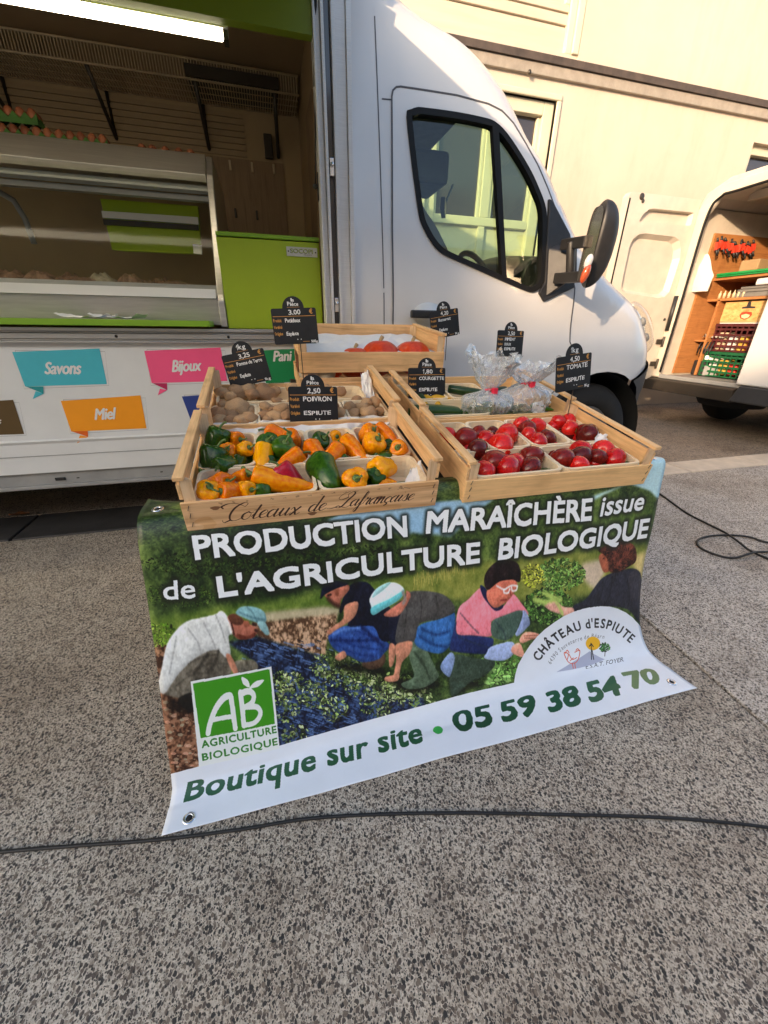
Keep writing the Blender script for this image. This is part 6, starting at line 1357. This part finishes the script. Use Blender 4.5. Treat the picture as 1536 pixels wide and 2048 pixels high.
# field, grass, path, soil
tex(A_([(60, 790), (200, 760), (420, 720), (700, 690), (1000, 640), (1536, 560), (1536, 700), (1000, 740), (500, 800), (80, 940)]), (70, 96, 38), (140, 156, 78), n2, 8)
tex(B_f([(0, 600), (480, 500), (760, 470), (1000, 440), (1300, 420), (1300, 640), (700, 700), (0, 700)]), (96, 112, 50), (170, 166, 92), n2, 9)
tex(B_f([(940, 510), (1040, 490), (1060, 560), (1010, 640), (960, 600)]), (190, 172, 150), (214, 196, 172), n2, 7)
tex(B_f([(1190, 480), (1330, 440), (1310, 560), (1240, 600)]), (196, 176, 120), (216, 200, 140), n2, 7)
tex(A_([(640, 750), (1000, 725), (1080, 740), (1060, 780), (690, 800)]), (168, 158, 128), (204, 192, 160), n2, 4)
soil = np.clip((n2-.5)*1.6+(n3-.5)*2.4+.5, 0, 1)
tex(A_([(620, 800), (1060, 765), (1060, 860), (1010, 900), (1000, 990), (660, 880)]), (92, 68, 50), (196, 164, 134), soil, 3)
tex(A_([(90, 950), (170, 880), (300, 900), (420, 1000), (420, 1300), (180, 1400), (150, 1280)])+[], (70, 48, 36), (176, 138, 110), soil, 3)
tex(Cc([(140, 250), (380, 240), (380, 700), (185, 690)]), (74, 50, 38), (150, 112, 88), soil, 3)
for k in range(90):
    x, y = RNG.uniform(160, 360), RNG.uniform(260, 690); r = RNG.uniform(4, 16); P = Cc([(x+r*math.cos(t), y+r*.6*math.sin(t)) for t in range(6)]); bc.small(P, (190+RNG.integers(-30, 30), 164, 140), .7)
tex(A_([(500, 900), (650, 868), (800, 925), (985, 985), (1100, 1100), (1500, 1180), (1536, 1300), (1536, 1500), (700, 1500), (640, 1000)]), (20, 28, 48), (72, 92, 128), np.clip((n2-.5)*2.2+(n3-.5)*1.6+.45, 0, 1), 3)
for k in range(420):
    x, y = RNG.uniform(560, 1150), RNG.uniform(890, 1380); L = RNG.uniform(10, 50); bc.stroke(A_([(x, y), (x+L, y+L*.35)]), RNG.uniform(.8, 2.2), (108, 134, 178) if RNG.random() < .6 else (24, 30, 46), .6)
def leaves(fn, cx, cy, rx_, ry_, n, size, cols, al=.95):
    for k in range(n*2):
        a, d = RNG.uniform(0, 6.283), math.sqrt(RNG.random()); x, y = cx+rx_*d*math.cos(a), cy+ry_*d*math.sin(a); dk = k < n*.5; r, th, e = size*RNG.uniform(.35, .95)*(1.2 if dk else 1), RNG.uniform(0, 3.14), RNG.uniform(.28, .6)
        c = np.array(cols[RNG.integers(len(cols))])*(RNG.uniform(.25, .5) if dk else RNG.uniform(.6, 1.25))
        bc.small(fn([(x+r*(math.cos(t)*math.cos(th)-e*math.sin(t)*math.sin(th)), y+r*(math.cos(t)*math.sin(th)+e*math.sin(t)*math.cos(th))) for t in (0, 1.1, 2.1, 3.14, 4.2, 5.2)]), np.clip(c, 0, 255), al)
GL = [(172, 186, 128), (148, 168, 98), (198, 206, 158), (122, 142, 82), (104, 126, 70), (70, 88, 48)]
for cx, cy, a, b_, n in [(1030, 1030, 90, 50, 150), (1130, 1080, 120, 60, 210), (1230, 1130, 110, 60, 180), (940, 1170, 60, 60, 130), (1040, 1250, 60, 50, 90), (830, 1110, 50, 40, 80), (770, 1100, 40, 40, 60), (800, 1230, 60, 70, 110), (1260, 1220, 70, 60, 110), (1390, 1170, 90, 50, 120), (1500, 1200, 60, 50, 80), (850, 1380, 60, 40, 70)]: leaves(A_, cx, cy, a*1.25, b_*1.3, int(n*.62), 13, GL)
leaves(A_, 150, 860, 90, 60, 160, 14, [(120, 150, 60), (96, 130, 44), (150, 170, 84)])
leaves(A_, 250, 660, 190, 60, 260, 11, [(74, 98, 46), (52, 74, 34), (98, 118, 58)], .8); leaves(A_, 420, 500, 380, 60, 360, 11, [(48, 68, 34), (36, 52, 26), (74, 94, 46)], .8); leaves(A_, 1000, 470, 460, 60, 320, 12, [(44, 62, 30), (32, 48, 24), (70, 88, 42)], .8)
leaves(B_f, 840, 560, 120, 80, 360, 12, [(120, 156, 84), (150, 180, 104), (92, 130, 62), (70, 106, 48)]); leaves(B_f, 780, 720, 120, 90, 320, 13, [(108, 150, 76), (136, 170, 96), (80, 118, 56), (56, 88, 40)]); leaves(B_f, 700, 570, 60, 60, 100, 11, [(176, 184, 70), (196, 196, 92)])
leaves(B_f, 500, 1050, 120, 60, 180, 20, [(116, 156, 84), (150, 186, 110), (80, 120, 56)]); leaves(B_f, 60, 1130, 90, 60, 120, 15, GL); leaves(B_f, 640, 1020, 60, 60, 80, 18, [(116, 156, 84), (80, 120, 56)])
for k in range(60): x = RNG.uniform(100, 420); y = 640-(x-100)*.30+RNG.uniform(-30, 20); bc.stroke(B_f([(x, y), (x+RNG.uniform(-6, 6), y-RNG.uniform(20, 50))]), 1.4, (176, 166, 96), .7)
SKN, SKD = (196, 138, 112), (150, 92, 72)
def P(fn, pts, c, nz=.10, soft=1, vol=.13):            # one printed figure piece, modelled by the photograph's own daylight
    q = fn(pts); q = [(p.x, p.y) for p in smoothpath([(x, y, 0) for x, y in q], 4, True)]
    x0, x1 = int(max(0, min(p[0] for p in q)-30)), int(min(BW, max(p[0] for p in q)+30)); y0, y1 = int(max(0, min(p[1] for p in q)-30)), int(min(BH, max(p[1] for p in q)+30))
    if x1 <= x0 or y1 <= y0: return
    t = Canvas(x1-x0, y1-y0, (0, 0, 0)); m0 = t.polymask([(x-x0, y-y0) for x, y in q]); m = blur(m0, soft); h = blur(m0, 13)*1.2+blur(m0, 5)*.5; gy, gx = np.gradient(h); sh = np.clip((-gy*.9+gx*.5)*13, -1, 1)
    k = (1+(n2[y0:y1, x0:x1]-.5)*nz*3.2+(n3[y0:y1, x0:x1]-.5)*nz*1.4-sh*-vol+(h-1.2)*.06)[..., None]
    bc.a[y0:y1, x0:x1] = bc.a[y0:y1, x0:x1]*(1-m[..., None])+np.clip(np.array(c, np.float32)*k, 0, 255)*m[..., None]
def fold(fn, lines, c, r=1.6, al=.45):
    for L in lines:
        for rr_, aa_ in ((r*2.6, al*.22), (r*1.5, al*.35), (r*.7, al*.5)): bc.stroke([(p.x, p.y) for p in smoothpath([(x, y, 0) for x, y in fn(L)], 4)], rr_, c, aa_)
for L in ([(200, 1180), (330, 1200), (420, 1250), (300, 1270), (190, 1240)], [(1030, 1000), (1180, 1020), (1320, 1050), (1300, 1085), (1150, 1070), (1040, 1030)], [(1290, 1090), (1440, 1110), (1500, 1150), (1380, 1150)]):
    m = blur(bc.polymask(A_(L)), 7); bc.a = bc.a*(1-.72*m[..., None])
for L in ([(60, 1090), (240, 1090), (260, 1130), (120, 1165), (40, 1140)], [(290, 1080), (500, 1010), (470, 1110), (310, 1180)]):
    m = blur(bc.polymask(B_f(L)), 7); bc.a = bc.a*(1-.6*m[..., None])
# kneeling man in pale shirt and cap
P(A_, [(185, 1155), (240, 1060), (330, 975), (400, 940), (465, 935), (497, 970), (520, 1050), (470, 1090), (330, 1110), (320, 1165), (260, 1182), (205, 1172)], (112, 106, 94), .2)
P(A_, [(535, 998), (600, 988), (642, 998), (656, 1036), (600, 1060), (530, 1050)], (118, 112, 98), .2)
P(A_, [(255, 1180), (330, 1160), (335, 1250), (300, 1245), (262, 1215)], (34, 32, 30))
P(A_, [(148, 1110), (165, 1030), (188, 920), (228, 850), (292, 792), (380, 770), (440, 755), (468, 737), (502, 770), (522, 850), (506, 872), (517, 965), (490, 975), (450, 938), (390, 950), (330, 985), (260, 1050), (215, 1112), (182, 1160), (155, 1150)], (206, 207, 202), .05)
fold(A_, [[(300, 830), (350, 900), (365, 960)], [(380, 800), (420, 880), (440, 930)], [(240, 870), (220, 980), (205, 1060)], [(440, 760), (470, 830), (490, 900)]], (150, 150, 148)); fold(A_, [[(300, 1010), (380, 970), (450, 960)], [(290, 1060), (400, 1010), (500, 1010)], [(240, 1120), (330, 1060), (440, 1060)]], (70, 66, 58))
P(A_, [(492, 968), (517, 965), (556, 1055), (530, 1058)], SKN); P(A_, [(500, 772), (545, 760), (600, 800), (655, 832), (632, 872), (562, 883), (522, 850)], (168, 108, 90)); P(A_, [(505, 765), (545, 755), (585, 790), (560, 812), (520, 800)], (98, 62, 48)); P(A_, [(580, 795), (606, 790), (612, 815), (590, 822)], SKD)
P(A_, [(544, 742), (570, 718), (630, 717), (682, 740), (698, 778), (690, 802), (640, 796), (580, 772), (548, 756)], (136, 176, 180)); P(A_, [(650, 800), (692, 798), (713, 856), (690, 860)], (150, 188, 190)); fold(A_, [[(600, 720), (630, 750), (650, 795)], [(560, 745), (620, 770), (690, 785)]], (84, 120, 128))
P(A_, [(548, 856), (600, 868), (640, 850), (634, 874), (562, 884)], (112, 60, 48)); fold(A_, [[(628, 806), (648, 812)], [(640, 838), (652, 842)], [(520, 800), (534, 860)]], (60, 34, 30), 1.6, .9)
fold(A_, [[(480, 760), (505, 800), (520, 850)]], (236, 236, 230), 2.2, .9); fold(A_, [[(455, 940), (440, 1000), (400, 1050)], [(400, 960), (360, 1020), (330, 1060)]], (58, 54, 48), 2.4, .7)
# man in dark tee and jeans
P(A_, [(1190, 1018), (1290, 968), (1312, 1000), (1290, 1042), (1225, 1052)], (92, 72, 58)); P(A_, [(1015, 890), (1040, 850), (1130, 824), (1245, 824), (1295, 890), (1335, 930), (1302, 972), (1272, 1002), (1190, 1016), (1130, 986), (1050, 950)], (56, 86, 146), .16)
fold(A_, [[(1060, 880), (1150, 930), (1270, 950)], [(1050, 920), (1150, 970), (1250, 985)], [(1120, 840), (1200, 870), (1280, 900)]], (24, 48, 104), 2)
P(A_, [(1075, 735), (1110, 640), (1150, 605), (1212, 604), (1252, 640), (1302, 700), (1372, 790), (1366, 890), (1290, 905), (1245, 830), (1115, 830), (1165, 715), (1110, 725), (1078, 762)], (28, 32, 48), .2)
P(A_, [(1100, 724), (1166, 704), (1162, 760), (1130, 802), (1060, 846), (1022, 872), (1008, 856), (1040, 830), (1092, 790)], SKN); P(A_, [(1050, 985), (1095, 955), (1108, 985), (1070, 1005)], SKN)
P(A_, [(1000, 662), (1060, 630), (1112, 612), (1122, 642), (1082, 692), (1074, 728), (1040, 712), (1008, 682)], (178, 114, 94)); P(A_, [(985, 625), (1010, 600), (1040, 590), (1112, 604), (1112, 616), (1060, 632), (1002, 660), (974, 686)], (30, 34, 56)); P(A_, [(1050, 640), (1072, 640), (1066, 672), (1050, 668)], SKD)
fold(A_, [[(1010, 680), (1040, 712), (1072, 727)]], (70, 44, 38), 3, .7); fold(A_, [[(1012, 668), (1030, 664)]], (50, 30, 28), 1.6, .9); fold(A_, [[(1030, 900), (1140, 905), (1270, 900)], [(1180, 830), (1240, 880), (1300, 935)]], (22, 40, 84), 3, .7); fold(A_, [[(1040, 870), (1100, 845), (1180, 838)]], (110, 146, 206), 2.5, .6)
# stooping person in bucket hat
P(B_f, [(110, 905), (180, 940), (230, 1040), (243, 1082), (180, 1130), (95, 1142), (58, 1115), (122, 1080), (98, 980)], (92, 108, 88), .15); P(B_f, [(140, 830), (250, 790), (322, 758), (316, 890), (262, 962), (180, 952), (125, 912)], (62, 106, 160), .15)
P(B_f, [(0, 760), (70, 700), (62, 790), (40, 915), (0, 905)], (34, 38, 56)); P(B_f, [(80, 666), (170, 654), (262, 668), (312, 710), (322, 755), (250, 792), (150, 816), (122, 905), (38, 916), (34, 850), (62, 740)], (86, 84, 82), .12); fold(B_f, [[(150, 670), (160, 740), (150, 810)], [(230, 680), (240, 740), (220, 795)], [(90, 700), (80, 800), (70, 890)]], (54, 52, 52))
P(B_f, [(40, 915), (112, 905), (102, 965), (62, 1012), (46, 1082), (18, 1092), (34, 1000), (28, 950)], SKN); P(B_f, [(0, 920), (30, 930), (22, 1010), (0, 1030)], SKN); P(B_f, [(-20, 1082), (46, 1072), (38, 1102), (-16, 1104)], SKN)
P(A_, [(1300, 770), (1408, 690), (1416, 648), (1440, 670), (1420, 720), (1372, 778)], (196, 126, 106)); P(A_, [(1228, 690), (1262, 640), (1320, 608), (1372, 612), (1407, 645), (1382, 692), (1300, 742), (1245, 772), (1236, 730)], (222, 236, 232), .04)
P(A_, [(1238, 735), (1330, 690), (1396, 650), (1407, 645), (1384, 692), (1300, 742), (1246, 773)], (112, 194, 198), .05); P(A_, [(1262, 640), (1320, 608), (1335, 612), (1280, 660), (1240, 684)], (170, 214, 214), .05)
fold(A_, [[(1398, 655), (1412, 690), (1400, 715)]], (150, 140, 134), 2.6, .8); fold(B_f, [[(160, 840), (230, 870), (300, 850)], [(150, 880), (220, 920), (280, 930)]], (34, 64, 110), 2.4, .7); fold(B_f, [[(125, 960), (170, 1020), (200, 1090)]], (54, 66, 52), 2.6, .7)
# woman in pink top with glasses
P(B_f, [(310, 985), (420, 985), (520, 1000), (480, 1060), (390, 1112), (308, 1172)], (64, 78, 66), .15); P(B_f, [(252, 1030), (300, 960), (324, 985), (306, 1062), (290, 1080)], (134, 152, 186))
P(B_f, [(340, 742), (390, 690), (452, 632), (482, 680), (520, 732), (562, 720), (602, 660), (642, 700), (684, 762), (640, 752), (560, 782), (500, 802), (502, 872), (400, 872), (334, 862)], (236, 138, 150), .07); P(B_f, [(445, 622), (475, 640), (520, 730), (556, 715), (552, 735), (515, 745), (462, 680)], (34, 42, 76))
P(B_f, [(332, 800), (335, 866), (420, 872), (500, 882), (512, 900), (500, 945), (480, 962), (400, 962), (312, 952), (300, 925)], (44, 56, 98), .12); P(B_f, [(500, 925), (602, 898), (612, 952), (560, 992), (470, 985), (480, 955)], (158, 172, 204), .08); P(B_f, [(620, 800), (660, 740), (690, 800), (672, 832), (622, 872)], (150, 164, 198))
P(B_f, [(505, 802), (560, 770), (652, 744), (622, 850), (572, 892), (506, 872)], (78, 98, 88), .12); fold(B_f, [[(520, 800), (560, 850), (570, 890)], [(350, 760), (400, 820), (440, 860)], [(340, 880), (420, 910), (490, 930)]], (50, 60, 70))
P(B_f, [(603, 922), (640, 905), (662, 960), (650, 974), (602, 952)], (222, 160, 138)); P(B_f, [(638, 886), (668, 850), (732, 858), (720, 880), (690, 890), (650, 906)], (222, 160, 138)); fold(B_f, [[(660, 870), (725, 866)], [(662, 880), (712, 882)]], (150, 90, 70), 1.2, .7)
P(B_f, [(480, 642), (510, 610), (562, 590), (612, 588), (627, 622), (592, 682), (552, 716), (512, 732), (480, 690)], (206, 122, 100)); P(B_f, [(465, 612), (472, 560), (512, 510), (562, 490), (622, 500), (644, 550), (637, 600), (602, 588), (545, 598), (512, 622), (482, 645)], (44, 34, 36), .35)
fold(B_f, [[(525, 622), (560, 640), (575, 632), (600, 618), (628, 620)], [(560, 640), (562, 656), (582, 655), (590, 635)], [(598, 625), (602, 645), (622, 640), (626, 622)]], (232, 226, 226), 1.6, .9); fold(B_f, [[(545, 695), (575, 690)], [(590, 650), (596, 668)]], (130, 50, 48), 1.5, .8)
# woman with curly hair holding bean pods
P(B_f, [(1000, 640), (1052, 580), (1132, 550), (1212, 540), (1248, 580), (1242, 700), (1240, 805), (1180, 742), (1040, 722), (950, 736), (905, 755), (900, 720), (960, 690)], (50, 52, 62), .16); P(B_f, [(1190, 560), (1246, 580), (1242, 690), (1190, 690)], (62, 62, 70)); fold(B_f, [[(1100, 580), (1090, 660), (1060, 715)], [(1180, 600), (1190, 680), (1180, 735)]], (26, 28, 36), 2)
P(B_f, [(1030, 470), (1075, 465), (1090, 540), (1060, 556), (1042, 528)], (168, 100, 76)); P(B_f, [(1025, 442), (1082, 415), (1150, 400), (1214, 430), (1222, 500), (1182, 532), (1130, 556), (1085, 552), (1078, 500), (1058, 470)], (92, 54, 44), .5)
for k in range(160): a = RNG.uniform(0, 6.28); x, y = 1130+80*math.sqrt(RNG.random())*math.cos(a), 480+68*math.sqrt(RNG.random())*math.sin(a); bc.stroke(B_f([(x+7*math.cos(t), y+7*math.sin(t)) for t in (a, a+1, a+2)]), 1.3, (126, 74, 54) if k % 2 else (54, 30, 28), .7)
P(B_f, [(760, 712), (812, 690), (852, 722), (902, 730), (902, 762), (862, 772), (840, 760), (790, 742)], (222, 168, 150)); fold(B_f, [[(706, 685), (760, 695), (800, 690)], [(752, 650), (800, 670), (845, 690)], [(770, 660), (820, 700), (850, 760)], [(715, 690), (770, 705)]], (176, 196, 110), 3.2, .95)
bc.a = np.clip(120+(bc.a-120)*1.22+(n3[..., None]-.5)*16+(fbm(BW, BH, 4, 1, 77)[..., None]-.5)*18, 4, 250)
# white foot band with dome
W_ = (232, 236, 242)
band = [q_(300, 1553), q_(330, 1547.6), q_(500, 1505), q_(701, 1452), q_(870, 1405), q_(1026, 1364)]
dome = [(612, 1100), (618, 1060), (632, 1010), (660, 960), (690, 915), (725, 872), (765, 834), (810, 800), (855, 770), (905, 748), (955, 733), (1000, 725), (1045, 721), (1090, 725), (1130, 737), (1170, 757), (1205, 783), (1235, 815), (1262, 850), (1300, 920)]
top_edge = band+B_f(dome)+[(BW+4, B_f([(1310, 960)])[0][1]), (BW+4, -4), (-4, -4), (-4, band[0][1])]
m = bc.polymask(top_edge); bc.a = bc.a*(1-m[..., None])+(np.array(W_)-(n1[..., None]-.5)*12)*m[..., None]
# certification mark: green square with joined letters and two leaves
bc.small(Cc([(313, 202), (724, 130), (765, 550), (355, 645)]), (236, 239, 236)); bc.small(Cc([(325, 214), (714, 143), (742, 425), (365, 494)]), (62, 150, 24))
def st_(L, r): bc.stroke(Cc([(p.x, p.y) for p in smoothpath([(x, y, 0) for x, y in L], 6)]), r, (238, 242, 236))
k_ = (Cc([(400, 300)])[0][0]-Cc([(374, 300)])[0][0])*.5
st_([(402, 470), (412, 420), (440, 345), (478, 292), (512, 276), (520, 300), (530, 370), (540, 446)], k_); st_([(425, 402), (480, 390), (526, 384)], k_*.8)
st_([(566, 262), (576, 350), (584, 432)], k_); st_([(566, 266), (612, 256), (634, 280), (622, 318), (580, 342)], k_*.95); st_([(600, 336), (650, 338), (668, 372), (640, 416), (584, 430)], k_*.95)
for P0, P1, P2, P3 in (((612, 236), (575, 222), (568, 195), (572, 180)), ((612, 240), (640, 236), (672, 222), (686, 198))):
    a, b_, c, d = [Vector((*p, 0)) for p in (P0, P1, P2, P3)]; L = [a.lerp(b_, t/5).lerp(c, t/5*.5).lerp(d, (t/5)**2) for t in range(6)]
    n_ = Vector((-(P3[1]-P0[1]), P3[0]-P0[0], 0)).normalized()*15; mid = (a+d)/2; pts = smoothpath([a, mid+n_, d, mid-n_], 6, True); bc.small(Cc([(p.x, p.y) for p in pts]), (238, 242, 236))
GRN = (52, 130, 40)
def ttl(text, bl, br, tr, tl, col, bold, halo=0, shear=0, fn=None, sp=1.0):
    global bc
    Q = [q_(*p) for p in (bl, br, tr, tl)] if fn is None else fn([bl, br, tr, tl]); m = textmask(bc, text, *Q, bold=bold, shear=shear, space=sp)
    if halo:
        h = np.clip(blur(dilate(m, 9), 5)*1.15, 0, 1); bc.put(h, (16, 22, 14), .78)
    bc.put(m, col)
ttl('AGRICULTURE', (371, 545), (750, 470), (746, 436), (367, 508), GRN, 1, fn=Cc, sp=1.1); ttl('BIOLOGIQUE', (374, 612), (755, 531), (751, 497), (371, 575), GRN, 1, fn=Cc, sp=1.1)
WHT = (240, 243, 244)
ttl('PRODUCTION', (392.8, 1115), (814.7, 1073.7), (812.7, 1034), (386, 1071.4), WHT, 3, 1)
ttl('MARAÎCHÈRE', (854, 1067.3), (1178.6, 1037), (1182, 995), (858, 1025.7), WHT, 3, 1)
ttl('issue', (1198, 1029.8), (1286, 1020), (1291.8, 985), (1201.8, 992.6), WHT, 2.4, 1, .12)
ttl('de', (329, 1196.6), (391.5, 1191.5), (389.5, 1154), (326, 1160), WHT, 1.6, 1)
ttl("L'AGRICULTURE", (440, 1190), (957.6, 1123.8), (958.6, 1084.5), (434, 1151.7), WHT, 3, 1)
ttl('BIOLOGIQUE', (996, 1117), (1294, 1075.4), (1301, 1038.8), (1000, 1077.6), WHT, 3, 1)
DG = (34, 84, 52)
ttl('Boutique', (372, 1603), (631, 1539), (632, 1501), (378, 1564), (48, 92, 64), 3, sp=1.05); ttl('sur', (658, 1531), (736, 1513), (734.6, 1475), (655.5, 1493), (40, 88, 58), 3, sp=1.05); ttl('site', (760, 1505), (844.6, 1486), (842.6, 1448), (756, 1467.5), DG, 3, sp=1.05)
bx, by = q_(876, 1461.7); bc.small([(bx+19*math.cos(t), by+17*math.sin(t)) for t in [k*.35 for k in range(18)]], (60, 172, 76))
ttl('05', (913, 1466), (985, 1448.5), (979, 1409), (905, 1427), (24, 72, 44), 4); ttl('59', (1007, 1443), (1073, 1427), (1067, 1389), (1000, 1405), (28, 78, 50), 4); ttl('38', (1100, 1424), (1160, 1408), (1152, 1371), (1092, 1387), (28, 82, 52), 4)
ttl('54', (1181, 1404), (1239, 1389), (1230, 1352), (1171, 1366), (40, 92, 62), 4); ttl('70', (1262, 1380), (1315, 1366), (1305, 1338), (1243, 1347), (96, 126, 84), 4)
def arc(text, path, hgt, col, bold, shear=0):
    Q = smoothpath([(x, y, 0) for x, y in path], 16); L = [0]
    for a, b_ in zip(Q[:-1], Q[1:]): L.append(L[-1]+(b_-a).length)
    def at(d):
        d = max(0, min(L[-1]-1e-3, d)); i = next(k for k in range(len(L)-1) if L[k+1] > d); return Q[i].lerp(Q[i+1], (d-L[i])/(L[i+1]-L[i]))
    wd = [(.45 if c == ' ' else .22+glyphs(c, shear)[1]) for c in text]; k = L[-1]/sum(wd); d = 0
    for c, w in zip(text, wd):
        if c != ' ':
            a, b_ = at(d+.11*k), at(d+(w-.11)*k); t = (b_-a).normalized(); up = Vector((t.y, -t.x, 0))*hgt
            m = textmask(bc, c, *B_f([(a.x, a.y), (b_.x, b_.y), (b_.x+up.x, b_.y+up.y), (a.x+up.x, a.y+up.y)]), bold=bold, shear=shear); bc.put(m, col)
        d += k*w
arc("CHÂTEAU d'ESPIUTE", [(735, 998), (775, 945), (825, 898), (885, 860), (950, 836), (1020, 826), (1080, 836), (1130, 860), (1190, 912)], 44, (30, 32, 34), 1.5)
arc('64390 Sauveterre de Béarn', [(794, 1012), (830, 960), (880, 918), (940, 892), (1000, 878), (1060, 884)], 21, (120, 122, 124), 0, .2)
ttl('E.S.A.T. FOYER', (968, 1032), (1156, 998), (1154, 975), (966, 1008), (44, 46, 48), .8, fn=B_f)
bc.small(B_f([(822, 1050), (900, 1000), (985, 945), (1060, 985), (1000, 1010), (900, 1036)]), (176, 180, 200)); bc.small(B_f([(1002+36*math.cos(t), 906+34*math.sin(t)) for t in [k*.3 for k in range(21)]]), (238, 180, 38))
for L in ([(995, 985), (994, 930), (992, 905)], [(1006, 985), (998, 940)], [(984, 920), (994, 908), (1004, 922)]): bc.stroke(B_f(L), 2.4, (40, 42, 44))
bc.stroke(B_f([(1060, 970), (1062, 945), (1054, 930)]), 1.8, (70, 60, 50)); leaves(B_f, 1060, 926, 28, 20, 40, 9, [(66, 128, 56), (100, 160, 80), (44, 96, 44)])
OR_ = (214, 92, 62)
for L in ([(912, 950), (936, 940), (932, 975), (918, 1000), (890, 1004), (872, 985), (860, 952), (880, 958), (876, 985)], [(884, 960), (900, 985), (922, 976)], [(918, 940), (926, 932), (936, 944)], [(900, 1004), (906, 1030)], [(912, 1002), (916, 1030)], [(866, 955), (874, 940), (884, 952)], [(890, 992), (905, 978)]): bc.stroke(B_f([(p.x, p.y) for p in smoothpath([(x, y, 0) for x, y in L], 5)]), 2.0, OR_)
bimg = bc.image('banner print'); BM = printmat('printed vinyl banner', bimg, .34, .45)
bn = empty('banner', 'printed vinyl farm banner hanging from the crates, its foot on the pavement', 'banner', (.42, .75, 0))
NX, NY = 120, 90; rows = []; uvs = []
for j in range(NY+1):
    t = j/NY; r = []
    for i in range(NX+1):
        k = i/NX; y, z = bprof(t, k); x = BX0+(BX1-BX0)*k
        wv = .006*math.sin(k*9+1)*math.sin(math.pi*min(1, t*1.1))+.004*mnoise.noise(Vector((k*6, t*4, 1)))
        y -= wv*(1 if t < .8 else .35); z = max(.004, z+(.0045*max(0, math.sin(k*13+2))*(t > .9)+.003*mnoise.noise(Vector((k*9, t*6, 4)))*(t > .05)))
        cl = max(0, 1-k/.10)*max(0, 1-t/.16); z -= .0*cl; y += .05*cl*cl                    # limp top left corner
        ex = (t-.80)/.2 if t > .80 else 0; x += (.018*ex*ex*k**6)+(-.008*ex*(1-k)**4)
        r.append((x, y, z)); uvs.append((k, 1-t))
    rows.append(r)
s = MB(); s.grid(rows); s.uv = uvs; sh_ = s.build('printed_sheet', BM, bn); sh_.data.update()
me = sh_.data; sol = sh_.modifiers.new('thickness', 'SOLIDIFY'); sol.thickness = .0009; sol.offset = -1
def bpt(i, j): return Vector(rows[j][i])
for (i, j) in ((3, 7), (NX-3, 5), (4, NY-4), (NX-4, NY-4)):
    p = bpt(i, j); tx = (bpt(i+1, j)-bpt(i-1, j)).normalized(); ty = (bpt(i, j+1)-bpt(i, j-1)).normalized(); n_ = tx.cross(ty).normalized()
    if n_.dot(Vector((0, -.6, .8))) < 0: n_ = -n_
    mx = Matrix((tx, n_.cross(tx), n_)).transposed().to_4x4(); mx.translation = p+n_*.001
    s = MB(); s.lathe([(.0065, -.001), (.0068, .0012), (.009, .0022), (.0125, .0014), (.0135, .0)], mx, 20); s.f = s.f[:-2]; s.sm = s.sm[:-2]; s.mi = s.mi[:-2]; eo_ = s.build('eyelet', M['chrome'], bn)
    s = MB(); s.lathe([(0, -.0004), (.0068, -.0004), (.0068, .0006), (0, .0006)], mx, 14); s.build('eyelet_hole', M['dark_under'], eo_)

# ------------------------------------------------------------------ cables, leaf
def cable(pts, r, label, z=None, n=10):
    Q = smoothpath([on_z(x, y, r+.001)+Vector((0, 0, (zz if len(p) > 2 else 0))) for p in pts for (x, y, zz) in [(p[0], p[1], p[2] if len(p) > 2 else 0)]], n); s = MB(); s.tube(Q, r, 10); return tag(s.build('cable', M['black_cable'], None), label, 'cable')
cable([(-900, 1840), (-400, 1760), (-160, 1722), (0, 1704), (160, 1691), (320, 1679), (480, 1659), (620, 1637), (780, 1628), (930, 1626), (1060, 1628), (1300, 1634), (1440, 1644), (1536, 1655), (1680, 1678), (2100, 1740), (2700, 1800)], .0036, 'black cable lying across the pavement in front of the banner')
cable([(1300, 975), (1330, 995), (1372, 1025), (1412, 1046), (1452, 1068, .004), (1480, 1090, .009), (1500, 1101), (1545, 1121), (1600, 1140), (1655, 1130), (1640, 1100), (1536, 1085), (1500, 1075, .002), (1460, 1071, .002), (1420, 1072), (1396, 1080), (1398, 1093), (1425, 1107), (1465, 1116), (1500, 1110, .010), (1520, 1105, .004), (1600, 1104), (1760, 1090)], .0054, 'black cable looped on the pavement right of the banner')
P0 = on_z(38, 1027, .012); s = MB(); lf_ = []
for j in range(5):
    lf_.append([P0+Vector(((i-5)*.010, (j-2)*.012*(1-abs(i-5)/5.5), .006*mnoise.noise(Vector((i*.5, j*.9, 2)))+.004*abs(j-2)-.006)) for i in range(11)])
s.grid(lf_); tag(s.build('dry_leaf', mat('dry leaf', (.20, .075, .025), .7, 0, .3, 60), None), 'small dry brown leaf on the dark gutter stones under the van', 'leaf')
